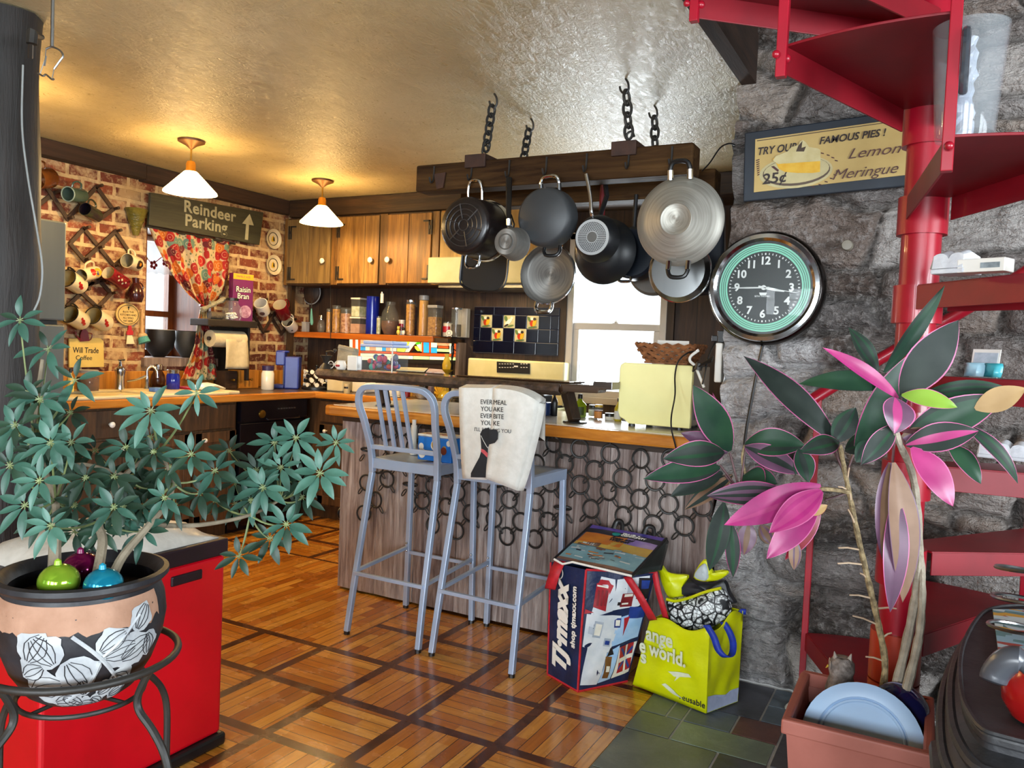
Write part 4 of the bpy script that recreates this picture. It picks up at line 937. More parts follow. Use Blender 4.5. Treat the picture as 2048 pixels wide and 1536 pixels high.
mb = MB(T); mb.tube(arc((0, 0, .085), .06, .2, PI-.2, 12), .007, 6); mb.build('handle', M_dark, t)
bk('red_tin', 'dark red tin beside the red kettle', 'tin', 815, 12, 750, 780, pm('dark_red_tin', '#8e1418', .35), y=4.55)
c = onY(791, 780, 4.5); c.z = BZ; t = thing('butter_dish', 'low white butter dish in front of the red kettle', 'butter dish', c); T = rotz(c); s = mpp(c)
mb = MB(T); mb.box(-18*s, 18*s, -.04, .04, 0, .008); mb.build('plate', M_porc, t, bevel=.003); mb = MB(T); mb.box(-15*s, 15*s, -.032, .032, .008, .045); mb.build('cover', M_porc, t, bevel=.012)
bk('cookie_tin', 'yellow patterned tin right of the red kettle', 'tin', 829, 18, 753, 780, pm('yellow_tin', '#d8b258', .4, '#a8763a', 30), y=4.65)
bk('black_jar', 'small black jar left of the yellow sunflower bag', 'jar', 850, 13, 754, 780, M_dark, 'jar', y=4.7, cap=M_dark, caph=.01)
bk('purple_jar', 'dusky purple jar beside the yellow sunflower bag', 'jar', 862, 13, 757, 784, pm('purple_glass', '#6a5868', .3), 'jar', y=4.6, cap=M_lidg, caph=.01)
c = onY(845, 782, 4.5); c.z = BZ; t = thing('brown_bowl', 'small brown and white bowl under the ledge beside the black jar', 'bowl', c); mb = MB(rotz(c)); mb.lathe([(0, 0), (.03, 0), (.05, .03), (.055, .045), (.05, .043), (.03, .012), (0, .01)], None, 20); mb.build('bowl', pm('brown_glaze', '#6b4430', .3, '#d8cbb8', 12), t)
M_sun = pm('sunflower_print', '#e0a818', .4, '#b8860e', 22); c = onY(884, 788, 4.74); c.z = BZ; s = mpp(c)
t = thing('snack_bag', 'glossy yellow bag with sunburst folds on the back counter', 'bag', c); mb = MB(rotz(c)); rows = []
for i in range(7):
    z = .11*i/6; w = 16*s*(1-.06*abs(i-3)); rows.append([V((w*math.cos(a), (.03+.006*math.sin(a*7+i))*(1-.1*i)*math.sin(a), z)) for a in [2*PI*j/20 for j in range(20)]])
mb.grid(rows, closed=True); mb.add(rows[-1], [tuple(range(20))]); mb.build('bag', M_sun, t)
mb = MB(rotz(c))
for k in range(7): a = PI*(k+.5)/7; slab(mb, [V((0, -.034, .02)), V((15*s*math.cos(a-.12), -.034, .02+.085*math.sin(a-.12))), V((15*s*math.cos(a+.12), -.034, .02+.085*math.sin(a+.12)))], (0, -.002, 0))
mb.build('sun_ray', pm('bright_yellow_print', '#f0cc48', .4), t)
bk('storage_tub', 'pale blue and white tub right of the sunflower bag', 'tub', 910, 16, 757, 790, pm('pale_blue_tub', '#c3cfd0', .4, '#9fb4b8'), y=4.88)
c = onY(893, 737, 4.72); t = thing('oil_lamp', 'yellow glass oil lamp standing before the stained glass', 'lamp', (c.x, 4.72, BZ)); T = rotz((c.x, 4.72, BZ)); s = mpp(c); zb = onY(893, 741, 4.72).z-BZ; M_ylg = pm('yellow_glass', '#b89a1c', .1, '#d6bc4a', 8, alpha=.85)
mb = MB(T); mb.lathe([(0, 0), (.06, 0), (.05, .02), (.02, .05), (.018, zb-.02), (13*s, zb), (14*s, zb+.004), (0, zb+.008)], None, 20); mb.build('foot', M_ylg, t)
mb = MB(T); mb.lathe([(0, zb+.006), (8*s, zb+.008), (9*s, zb+12*s), (6*s, zb+22*s), (4*s, zb+27*s), (5*s, zb+33*s), (0, zb+34*s)], None, 18); mb.build('font', M_ylg, t)
c = onY(907, 717, 4.9); s = mpp(c); t = thing('flute_figure', 'slim black musician figurine before the right end of the stained glass', 'figurine', (c.x, 4.88, BZ)); c = V((c.x, 4.88, onY(907, 717, 4.88).z))
mb = MB(); mb.tube([(c.x, 4.88, BZ), (c.x, 4.88, c.z)], [.02, .006], 6); mb.build('stand', M_dark, t)
mb = MB(); mb.tube(smooth([c+V((0, 0, 0)), c+V((.004, 0, 11*s)), c+V((0, 0, 20*s)), c+V((.002, 0, 26*s))], 4), [.009]*4+[.012]*8+[.008], 8); mb.build('body', M_dark, t)
mb = MB(); mb.ball(c+V((.002, 0, 28*s)), 3*s, n=10); mb.tube([c+V((.0, 0, 20*s)), c+V((10*s, -.01, 16*s)), c+V((14*s, -.01, 19*s))], .004, 6); mb.build('head_and_arm', M_dark, t)
# left counter
def lk(name, label, cat, px, wpx, top, base, mat, kind='can', x=-4.36, **kw):
    p = onX(px, base, x); p.z = BZ+kw.pop('dz', 0); s = mpp(p); return vessel(name, label, cat, p, wpx*s/2, (base-top)*s, mat, kind, **kw)
lk('syrup_bottle', 'yellow bottle with black cap beside the refrigerator', 'bottle', 141, 13, 710, 757, pm('pale_yellow_bottle', '#e0cf78', .35), 'bottle', x=-4.2, cap=M_dark, caph=.02, dz=.024)
lk('glass_jar', 'large glass jar with brown contents below the will trade sign', 'jar', 176, 42, 715, 758, M_glass, 'jar', x=-4.22, content=M_cocoa, frac=.75, cap=M_lidg, caph=.014, dz=.024)
c = onX(240, 757, -4.3); c.z = .933; s = mpp(c); t = thing('soap_pump', 'tall chrome soap dispenser left of the faucet', 'soap dispenser', c); T = rotz(c)
mb = MB(T); mb.lathe([(0, 0), (9*s, 0), (8*s, 26*s), (10*s, 36*s), (9*s, 42*s), (4*s, 46*s), (2.5*s, 56*s), (0, 57*s)], None, 18); mb.build('body', M_chrome, t)
mb = MB(T); mb.tube([(0, 0, 54*s), (0, -4*s, 58*s), (2*s, 8*s, 59*s)], .006, 6); mb.build('pump', M_chrome, t)
c = onX(294, 758, -4.3); c.z = .933; s = mpp(c); t = thing('faucet', 'chrome gooseneck kitchen faucet below the deep window', 'faucet', c); T = rotz(c)
mb = MB(T); mb.lathe([(0, 0), (6*s, 0), (5*s, 4*s), (3.5*s, 6*s), (3.2*s, 24*s), (0, 25*s)], None, 14); mb.build('base', M_chrome, t)
mb = MB(T); dv = V((.62, .62, 0)); mb.tube(smooth([V((0, 0, 22*s)), V((0, 0, 36*s)), dv*5*s+V((0, 0, 43*s)), dv*13*s+V((0, 0, 44*s)), dv*20*s+V((0, 0, 36*s)), dv*22*s+V((0, 0, 22*s))], 5), 3.0*s, 10); mb.build('spout', M_chrome, t)
mb = MB(T); mb.tube(smooth([V((0, 0, 26*s)), V((-.02, -16*s, 18*s)), V((-.03, -38*s, 14*s))], 4), [2.6*s]*4+[2*s]*4+[1.6*s], 8); mb.build('lever', M_chrome, t)
lk('cookie_jar', 'dark brown jar with silver knobbed lid on the sill side of the counter', 'jar', 316, 29, 705, 757, pm('brown_glazed_pot', '#3a1c10', .2), 'round', x=-4.44, cap=M_chrome, caph=.03)
mb = MB(); c = onX(313, 758, -4.05); s = mpp(c); mb.box(c.x-.03, c.x+.03, c.y-10*s, c.y+10*s, .933, .933+8*s); tag(mb.build('sponge', pm('blue_sponge', '#5f86c8', .9, '#4f74b4', 60, bump=.5), bevel=.004), 'blue sponge on the sink rim in front of the faucet', 'sponge')
lk('soap_pump', 'cobalt blue glass soap jar with chrome pump before the curtain', 'soap dispenser', 346, 26, 722, 761, M_cob, 'jar', x=-4.2, cap=M_chrome, caph=.02, dz=.024)
mb = MB(); c = onX(370, 760, -4.2); s = mpp(c); mb.box(-4.26, -4.1, c.y-14*s, c.y+14*s, .933, .947); tag(mb.build('soap_tray', M_red, bevel=.004), 'low red tray at the foot of the flowered curtain', 'tray')
c = onX(415, 768, -4.05); t = thing('folded_napkin', 'folded white cloth lying beside the sink under the curtain', 'cloth', (c.x, c.y, .91)); s = mpp(c)
mb = MB(); mb.grid([[V((c.x+.07*(i-2)/2, c.y+26*s*(j-3)/3, .947+.03*math.cos((j-3)*.6)*math.cos((i-2)*.5))) for j in range(7)] for i in range(5)]); mb.build('cloth', M_white, t, solid=.008)
c = onX(452, 772, -4.0); s = mpp(c); mb = MB(); mb.box(-4.16, -3.95, c.y-22*s, c.y+22*s, .909, .928); tag(mb.build('cutting_board', M_crm, bevel=.004), 'cream cutting board beside the sink near the dishwasher', 'cutting board')
for (a, b, z, m, lb) in ((439, 465, 742, M_darkwoodY, 'dark wooden recipe box left of the orange box'), (467, 508, 740, M_pine, 'orange wood box below the paper towel roll')):
    y0, y1 = onX(a, 768, -4.42).y, onX(b, 768, -4.42).y; zt = onX((a+b)/2, z, -4.4).z
    t = thing('wooden_box', lb, 'box', (-4.43, (y0+y1)/2, BZ)); mb = MB(); mb.box(-4.485, -4.37, y0+.004, y1-.004, BZ, zt); mb.build('body', m, t, bevel=.003); knob(t, (-4.37, (y0+y1)/2, (BZ+zt)/2), (1, 0, 0), .009, M_brass)
lk('white_bottle', 'white plastic bottle with dark purple cap left of the blue coffee maker', 'bottle', 535, 25, 722, 770, M_porc, 'jar', x=-4.2, cap=pm('purple_cap', '#2e2050', .4), caph=.03)
c = onX(576, 768, -4.25); s = mpp(c); c.z = BZ; t = thing('coffee_maker', 'blue single cup coffee maker on the left counter corner', 'coffee maker', c); T = rotz(c, R(35)); M_blu = pm('royal_blue_plastic', '#2c3f9e', .35, '#25368c')
mb = MB(T); mb.box(-.02, .085, -.07, .07, 0, 64*s); mb.build('tank', M_blu, t, bevel=.01)
mb = MB(T); mb.box(-.085, -.02, -.06, .06, 46*s, 73*s); mb.lathe([(0, 71*s), (.05, 71*s), (.05, 75*s), (0, 76*s)], Mx.Translation(V((-.045, 0, 0))), 18); mb.build('brew_head', M_blu, t, bevel=.012)
mb = MB(T); mb.box(-.10, -.02, -.065, .065, 0, 8*s); mb.build('drip_tray', M_blu, t, bevel=.008)
mb = MB(T); mb.box(-.03, -.02, -.055, .055, 8*s, 46*s); mb.build('recess', pm('dark_blue_plastic', '#161c50', .4), t)
# coffee pod carousel
c = onY(632, 778, 4.56); c.z = BZ; s = mpp(c); t = thing('pod_carousel', 'carousel of black and white coffee pods in the counter corner', 'pod rack', c); T = rotz(c)
mb = MB(T); mb.lathe([(0, 0), (28*s, 0), (28*s, 5*s), (0, 6*s)], None, 24); mb.tube([(0, 0, 5*s), (0, 0, 46*s)], 2*s, 8); mb.ball((0, 0, 47*s), 3*s); mb.build('stand', M_dark, t)
for j in range(4):
    for i in range(8):
        a = 2*PI*(i+.5*(j % 2))/8; mb = MB(T @ Mx.Rotation(a, 4, 'Z') @ Mx.Translation(V((22*s, 0, (10+8.5*j)*s))) @ Mx.Rotation(PI/2, 4, 'Y')); mb.lathe([(0, -3*s), (2.8*s, -3*s), (4*s, 3*s), (4.4*s, 3.4*s), (0, 3.6*s)], None, 10); mb.build('pod', M_porc if (i*3+j*5) % 4 else M_dark, t)
# ---------------------------------------------------------------- pot rack on chains
RX0, RX1 = -2.06, -.835
t = rack = thing('pot_rack', 'rough timber pot rack hung on four chains from the plaster ceiling', 'pot rack', (-1.45, 3.12, 1.94))
M_rack = wood('rough_timber', '#2a1b10', '#49331d', '#614729', 0, .8, .7, .5)
M_rack.node_tree.nodes['Principled BSDF'].inputs['Specular IOR Level'].default_value = .08
mb = MB(); mb.box(RX0, RX1, 2.90, 3.0, 1.938, 2.052); mb.build('beam', M_rack, t, bevel=.008)
mb = MB(); mb.box(RX0+.01, RX1-.005, 3.25, 3.35, 1.925, 2.034); mb.build('beam', M_rack, t, bevel=.008)
M_rust = pm('rusty_iron', '#2c1a13', .7, '#3f2418', 16, bump=.2)
for x in (-1.755, -1.10):
    mb = MB(); mb.box(x-.05, x+.05, 2.89, 3.36, 2.052, 2.075); mb.box(x-.05, x+.05, 2.885, 2.899, 2.02, 2.075); mb.build('cross_strap', M_rust, t, bevel=.003)
def chain(top, bot, n, parent):
    top, bot = V(top), V(bot); d = (bot-top).normalized(); x = d.cross(V((0, 1, 0))).normalized(); y = V((0, 1, 0))
    mb = MB(); mb.tube(smooth([top, top+V((.012, 0, -.02)), top+V((.014, 0, -.045)), top+V((0, 0, -.058)), top+V((-.016, 0, -.046)), top+V((-.022, 0, -.028))], 4), .0045, 6); mb.build('ceiling_hook', M_black, parent)
    a = top+d*.052; L = (bot-a).length-.03; p = L/n
    for k in range(n):
        c = a+d*(p*(k+.5)); w = x if k % 2 else (x*.35+y*.94).normalized(); h = p*.68
        pts = [c+d*(h*math.sin(q)*(1 if abs(math.sin(q)) < 2 else 1))+w*(.0165*math.cos(q)) for q in [2*PI*j/16 for j in range(16)]]
        mb = MB(); mb.tube(pts, .0062, 6, True); mb.build('chain_link', M_black, parent)
    mb = MB(); mb.tube(smooth([bot, bot+V((-.012, 0, .02)), bot+V((-.01, 0, .045)), bot+V((.008, 0, .05)), bot+V((.018, 0, .03))], 4), .0045, 6); mb.build('eye_hook', M_black, parent)
for tx, ty, bx, by, n in ((-1.699, 2.93, -1.745, 2.95, 5), (-1.716, 3.303, -1.755, 3.3, 5), (-1.129, 2.95, -1.10, 2.95, 4), (-1.131, 3.31, -1.11, 3.3, 4)):
    chain((tx, ty, ZC), (bx, by, 2.074), n, t)
def hook(px, y, z0, z1):
    x = onY(px, 345, y).x; mb = MB(); mb.tube(smooth([(x, y, z0), (x, y-.002, z1+.02), (x, y-.008, z1), (x, y-.024, z1-.008), (x, y-.034, z1+.012)], 4), .004, 6); mb.build('pot_hook', M_black, rack); return V((x, y-.02, z1))
for px, z1 in ((868, 1.975), (943, 1.975), (1018, 1.975), (1092, 1.975), (1172, 1.975), (1256, 1.975), (1342, 1.975)): hook(px, 2.893, 2.04, z1)
mb = MB()
p = onY(880, 362, 2.89); slab(mb, [p+V((-.028, 0, .03)), p+V((.03, 0, .034)), p+V((.02, 0, -.03)), p+V((-.012, 0, -.034))], (0, -.006, 0)); mb.build('iron_wedge', M_rust, rack)
# ---------------------------------------------------------------- pots and pans, bottoms turned to the room
M_enam = pm('black_speckled_enamel', '#161314', .25, '#221b1a', 60); M_anod = pm('anodised_grey', '#3a3d40', .45, '#303336', 5)
M_nonst = pm('black_nonstick', '#121519', .4, '#0d1014', 6)
def brushed(name, c1, c2, rough=.3):
    t = NT(name); s = t.new('ShaderNodeSeparateXYZ', [t.co()]); m = t.math
    ang = m('ARCTAN2', s.outputs[0], s.outputs[2]); r = m('SQRT', m('ADD', m('MULTIPLY', s.outputs[0], s.outputs[0]), m('MULTIPLY', s.outputs[2], s.outputs[2])))
    n = t.noise(t.new('ShaderNodeCombineXYZ', [m('MULTIPLY', r, 160.), m('MULTIPLY', ang, .6), 0.]), 1, 3)
    t.set(col=t.ramp(n, (.3, c1), (.7, c2)), metal=.55, rough=rough+.08); t.bump(n, .06, .002)
    t.put(t.b, 'Anisotropic', .75); tan = t.new('ShaderNodeTangent', direction_type='RADIAL', axis='Y'); t.put(t.b, 'Tangent', tan); return t.m
M_brush = brushed('spun_steel', '#98958b', '#b9b6ac', .36); M_brushd = brushed('spun_dark_steel', '#6d6c69', '#8d8b86', .38)
def panF(px, py, y):
    c = onY(px, py, y); return c, mpp(c), frame(c, (-1, 0, 0), (0, 0, 1))
def loop_handle(t, c, s, r, up, w, h, mat, y0, rad=.0055, name='handle', posts=None, tilt=0):
    sg = 1 if up else -1; z0 = c.z+sg*r*s
    pts = [(c.x-w*s, y0, z0-sg*4*s), (c.x-w*s, y0-.006, z0+sg*h*s*.55), (c.x-w*s*.6, y0-.01, z0+sg*h*s), (c.x+w*s*.6, y0-.01, z0+sg*h*s), (c.x+w*s, y0-.006, z0+sg*h*s*.55), (c.x+w*s, y0, z0-sg*4*s)]
    pts = [(x+tilt, y, z) for x, y, z in pts]
    mb = MB(); mb.tube(smooth(pts, 4), rad, 8); hd = mb.build(name, mat, t)
    if posts:
        for x in (-w*s, w*s): mb = MB(); mb.tube([(c.x+x+tilt, y0, z0-sg*6*s), (c.x+x+tilt, y0-.006, z0+sg*h*s*.45)], rad*1.25, 8); mb.build('bracket', posts, hd)
# 1 stockpot
c, s, F = panF(927, 450, 2.80); t = thing('stockpot', 'black enamel stockpot with ridged base, leftmost on the pot rack', 'pot', c); rb = 55*s
mb = MB(F); mb.lathe([(0, .0), (rb*.9, 0), (rb, .006), (rb*1.06, .02), (rb*1.12, .165), (rb*1.17, .17), (rb*1.17, .176), (rb*1.08, .176), (rb*1.02, .02), (0, .014)], None, 40); mb.build('body', M_enam, t)
mb = MB(F); mb.lathe([(rb*1.125, .15), (rb*1.18, .168), (rb*1.18, .178), (rb*1.10, .178)], None, 40); mb.build('steel_rim', M_chrome, t)
mb = MB(F)
for k in range(4):
    r = rb*(.2+.19*k); mb.tube(arc((0, 0, -.001), r, 0, 2*PI, 36, (1, 0, 0), (0, 1, 0))[:-1], .0022, 5, True)
for k in range(6): a = k*PI/3+.3; mb.tube([(rb*.24*math.cos(a), rb*.24*math.sin(a), -.001), (rb*.8*math.cos(a), rb*.8*math.sin(a), -.001)], .003, 5)
mb.build('base_ridges', pm('worn_base', '#2e2a29', .3, '#3c3633', 20), t)
cc = c+V((.004, .08, 0)); loop_handle(t, cc, s, 58, True, 16, 36, M_chrome, cc.y, .006); loop_handle(t, cc, s, 58, False, 16, 22, M_chrome, cc.y, .006)
# 2 saucepan
c, s, F = panF(1011, 483, 2.72); t = thing('saucepan', 'small steel saucepan with black handle between stockpot and grey pan', 'pan', c); rb = 27*s
mb = MB(F); mb.lathe([(0, 0), (rb*.55, 0), (rb*.58, .002), (rb*.95, .002), (rb*1.05, .012), (rb*1.2, .075), (rb*1.28, .08), (rb*1.1, .08), (rb, .02), (0, .012)], None, 32); mb.build('body', M_brushd, t)
mb = MB(F); mb.lathe([(rb*.52, -.002), (rb*.6, -.002), (rb*.6, .001), (rb*.52, .001)], None, 24); mb.build('base_ring', M_steel, t)
h0, h1 = onY(1017, 448, 2.78), onY(1018, 356, 2.87)
mb = MB(); mb.tube([h0+V((0, .03, -.02)), h0, h0+V((0, 0, .02))], .010, 8); mb.build('ferrule', M_chrome, t)
mb = MB(); mb.tube([h0+V((0, 0, .015)), h0.lerp(h1, .5), h1], [.009, .012, .013], 8, flat=.6); mb.build('handle', M_dark, t)
# 3 grey dutch oven
c, s, F = panF(1085, 432, 2.80); t = thing('casserole', 'round dark grey anodised casserole with black loop handles', 'pan', c); rb = 57*s
mb = MB(F); mb.lathe([(0, 0), (rb*.9, 0), (rb, .008), (rb*1.05, .025), (rb*1.06, .075), (rb*.98, .075), (rb*.96, .02), (0, .012)], None, 40); mb.build('body', M_anod, t)
cc = c+V((.005, .05, 0)); loop_handle(t, cc, s, 58, True, 20, 24, M_chrome, cc.y, .007, posts=M_dark); loop_handle(t, cc+V((.02, 0, 0)), s, 60, False, 17, 16, M_dark, cc.y, .007)
# 4 griddle
t = thing('griddle', 'black square griddle hanging behind the stockpot and saucepan', 'griddle', onY(970, 510, 3.2))
pts = [(932, 430), (1022, 430), (1018, 500), (1012, 560), (1000, 579), (985, 583), (945, 581), (926, 572), (920, 556), (926, 500)]
mb = MB(); ppY(mb, pts, 3.2, -.012); mb.build('plate', M_nonst, t, bevel=.004)
mb = MB(); mb.tube([onY(q.x, q.y, 3.197) for q in smooth([V((a, b, 0)) for a, b in pts], 3, True)], .005, 6, True); mb.build('rim', M_dark, t)
mb = MB(); mb.tube([onY(976, 432, 3.2), onY(976, 400, 3.2), (onY(976, 400, 3.2).x, 3.24, 1.945)], .008, 6); mb.build('handle', M_dark, t)
# 5 lower brushed pan (inside visible)
c, s, F = panF(1095, 548, 3.22); t = thing('frying_pan', 'brushed steel frying pan turned inside out below the grey casserole', 'pan', c); rb = 60*s
mb = MB(F); mb.lathe([(0, .03), (rb*.8, .03), (rb*.9, .024), (rb, .0), (rb*1.015, .002), (rb*.93, .032), (0, .036)], None, 44); mb.build('body', M_brushd, t)
mb = MB(F); mb.lathe([(rb*.985, -.002), (rb*1.02, .0), (rb*1.02, .005), (rb*.985, .005)], None, 44); mb.build('rim', M_chrome, t)
loop_handle(t, c+V((-.01, 0, 0)), s, 60, False, 17, 16, M_chrome, c.y, .009); loop_handle(t, c, s, 60, True, 14, 30, M_dark, c.y, .006)
mb = MB(); mb.tube(smooth([c+V((0, -.01, 88*s)), c+V((.004, .03, 100*s)), (c.x, 3.28, 1.93)], 4), .004, 6); mb.build('hanging_hook', M_black, t)
# 6 induction frying pan
c, s, F = panF(1184, 474, 2.84); t = thing('frying_pan', 'black frying pan with dotted silver induction base and steel handle', 'pan', c); rb = 36*s
mb = MB(F); mb.lathe([(0, .003), (rb*1.0, .003), (rb*1.1, .01), (rb*1.34, .05), (rb*1.36, .055), (rb*1.28, .055), (rb, .015), (0, .012)], None, 40); mb.build('body', M_nonst, t)
mb = MB(F); mb.lathe([(0, .0), (rb*.99, .0), (rb, .003), (0, .004)], None, 40); bd = mb.build('induction_base', pm('matt_steel', '#b9bcbc', .5, '#a5a8aa', 6, metal=.3), t)
mb = MB(F)
for k in range(6):
    r = rb*(.38+.085*k); n = 22+6*k
    for j in range(n): a = 2*PI*j/n; u = rb*.042; mb.add([(r*math.cos(a)+u*math.cos(q), r*math.sin(a)+u*math.sin(q), -.0012) for q in (0, PI/2, PI, 3*PI/2)], [(0, 1, 2, 3)])
mb.build('base_dots', M_dark, bd)
mb = MB(F); mb.lathe([(0, -.001), (rb*.3, -.001), (rb*.3, .001)], None, 20); mb.build('centre_disc', M_steel, bd)
h0, h1 = onY(1183, 434, 2.86), onY(1172, 348, 2.86); mb = MB(); mb.tube(smooth([h0+V((0, .03, -.02)), h0+V((0, 0, .01)), h0.lerp(h1, .5)+V((.006, 0, 0)), h1], 4), .008, 8, flat=.7); mb.build('handle', M_chrome, t)
mb = MB()
for dx in (-9*s, 9*s): mb.ball(h0+V((dx, .02, -.006)), .005, n=8)
mb.build('rivets', M_chrome, t)
# 7, 8 dark pans behind
c, s, F = panF(1196, 498, 3.06); t = thing('wok', 'wide black nonstick wok behind the induction frying pan', 'wok', c); rb = 66*s
mb = MB(F); mb.lathe([(0, 0), (rb*.4, .002), (rb*.75, .02), (rb, .07), (rb*1.02, .075), (rb*.96, .075), (0, .012)], None, 40); mb.build('body', M_nonst, t)
h0 = onY(1200, 432, 3.1); mb = MB(); mb.tube([h0, h0+V((.01, .04, .09)), (h0.x+.012, 3.1, 1.99)], .011, 8); mb.build('handle', M_dark, t)
c, s, F = panF(1262, 505, 3.2); t = thing('saute_pan', 'dark navy pan half hidden between the wok and the big steel lid', 'pan', c); rb = 52*s
mb = MB(F); mb.lathe([(0, 0), (rb*.9, 0), (rb, .01), (rb*1.05, .06), (rb*.98, .06), (0, .01)], None, 36); mb.build('body', pm('dark_navy_enamel', '#0f1722', .3), t)
loop_handle(t, c+V((-.02, 0, 0)), s, 53, False, 12, 5, M_chrome, c.y, .006); mb = MB(); mb.tube([c+V((0, .02, 50*s)), (c.x, 3.23, 1.94)], .009, 8); mb.build('handle', M_dark, t)
# 9 big steel wok lid
c, s, F = panF(1351, 438, 2.80); t = thing('steel_wok', 'large shallow spun steel wok with black handles, rightmost on the rack', 'wok', c); rb = 90*s
mb = MB(F); mb.lathe([(0, 0), (rb*.33, .001), (rb*.35, -.001), (rb*.37, .002), (rb*.7, .016), (rb, .05), (rb*1.01, .053), (rb*.98, .053), (0, .008)], None, 56); mb.build('body', M_brush, t)
cc = c+V((.0, .03, 0)); loop_handle(t, cc, s, 88, True, 20, 28, M_dark, cc.y, .009, posts=M_chrome, tilt=.0); loop_handle(t, cc+V((.01, 0, 0)), s, 88, False, 20, 26, M_dark, cc.y, .008, posts=M_chrome)
# 10, 11 lids/pans behind
c, s, F = panF(1355, 540, 3.10); t = thing('pan_lid', 'large glossy grey pan hanging below and behind the steel wok', 'pan', c); rb = 64*s
mb = MB(F); mb.lathe([(0, .0), (rb*.85, .004), (rb, .03), (rb*.97, .034), (0, .012)], None, 44); mb.build('body', M_steel, t)
mb = MB(F); mb.lathe([(rb*.97, .026), (rb*1.01, .028), (rb*1.01, .036), (rb*.97, .036)], None, 44); mb.build('rim', M_chrome, t)
mb = MB(); mb.tube([c+V((0, .03, 60*s)), (c.x, 3.235, 1.94)], .008, 8); mb.build('handle', M_chrome, t)
c, s, F = panF(1306, 535, 3.36); t = thing('frying_pan', 'matt grey pan hanging left of the glossy grey pan', 'pan', c); rb = 56*s
mb = MB(F); mb.lathe([(0, 0), (rb*.9, 0), (rb, .02), (rb*.96, .02), (0, .008)], None, 40); mb.build('body', pm('matt_grey_pan', '#6b655d', .5, '#5c564f', 4), t)
mb = MB(); mb.tube([c+V((0, .01, 54*s)), (c.x, 3.36, 1.925)], .008, 8); mb.build('handle', M_dark, t)
t = thing('roasting_pan', 'dark blue roasting pan hanging against the right end of the rack', 'pan', onY(1420, 500, 3.38)); M_rblue = pm('dark_blue_enamel', '#14233a', .3, '#0f1a2c', 5)
mb = MB(); ppY(mb, [(1375, 395), (1440, 390), (1447, 420), (1447, 570), (1438, 588), (1375, 592)], 3.38, -.05); mb.build('body', M_rblue, t, bevel=.012)
p = onY(1405, 400, 3.36); mb = MB(); mb.tube([p+V((-.03, .03, -.02)), p+V((-.03, .0, .03)), p+V((.03, 0, .03)), p+V((.03, .03, -.02))], .006, 6); mb.build('handle', M_dark, t)
t = thing('spatula', 'dark red handled spatula hanging between the black pans', 'spatula', onY(1205, 440, 3.24)); a, b = onY(1206, 378, 3.24), onY(1203, 440, 3.24)
mb = MB(); mb.tube([a+V((0, 0, .03)), a, b], [.008, .014, .014], 8); mb.build('handle', pm('dark_red_handle', '#6a1018', .35), t)
mb = MB(); mb.tube([a+V((0, 0, .02)), V((a.x, 3.245, 1.93))], .004, 6); mb.build('hanging_loop', M_black, t)
mb = MB(); mb.tube([b, b+V((0, 0, -.05))], .005, 6); mb.box(b.x-.03, b.x+.03, b.y-.002, b.y+.002, b.z-.13, b.z-.05); mb.build('blade', M_steel, t)
# pendant lamps: white glass cones with warm bulbs
M_shade = NT('opal_glass'); nn = M_shade.noise(M_shade.co(), 5)
M_shade.set(col=M_shade.ramp(nn, (.3, '#fff6e4'), (.7, '#fffaf0')), rough=.3, emit='#ffcf80', estr=20.0); M_shade = M_shade.m
M_bulb = NT('lit_bulb'); M_bulb.set(col=M_bulb.ramp(M_bulb.noise(M_bulb.co(), 3), (.3, '#fff2c0'), (.7, '#fff6d0')), emit='#ffe08a', estr=7.0); M_bulb = M_bulb.m
for x, y, lb in ((-3.65, 3.04, 'white cone pendant lamp above the sink, nearer the camera'), (-3.65, 4.09, 'white cone pendant lamp in front of the wall cabinet doors'), (-3.65, 1.99, 'white cone pendant lamp cut off by the dark post at the left')):
    t = thing('pendant_lamp', lb, 'lamp', (x, y, ZC-.3), group='white cone pendant lamps')
    T = Mx.Translation(V((x, y, 0)))
    mb = MB(T); mb.lathe([(0, ZC-.002), (.072, ZC-.004), (.07, ZC-.012), (.03, ZC-.03), (.008, ZC-.048), (0, ZC-.05)], None, 24); mb.build('ceiling_plate', pm('brown_bronze', '#6b4a2c', .4, metal=.6), t)
    mb = MB(T); mb.tube([(0, 0, ZC-.04), (0, 0, ZC-.125)], .005, 8); mb.build('stem', M_brass, t)
    mb = MB(T); mb.lathe([(0, ZC-.112), (.02, ZC-.115), (.026, ZC-.13), (.026, ZC-.158), (.034, ZC-.172), (0, ZC-.175)], None, 18); mb.build('socket', pm('honey_brass', '#c8892c', .3, metal=.7), t)
    mb = MB(T); mb.lathe([(.03, ZC-.168), (.036, ZC-.172), (.138, ZC-.278), (.14, ZC-.286), (.134, ZC-.286), (.032, ZC-.178)], None, 36); mb.build('lamp_shade', M_shade, t)
    mb = MB(T); mb.ball((0, 0, ZC-.222), .027, (1, 1, 1.3)); mb.build('bulb', M_bulb, t)
    for z, e, nm in ((ZC-.255, 22, 'pendant_bulb'), ):
        l = bpy.data.lights.new(nm, 'POINT'); l.energy = e; l.color = (1, .66, .28); l.shadow_soft_size = .03; o = bpy.data.objects.new(nm, l); COL.objects.link(o); o.location = (x, y, ZC-.27)
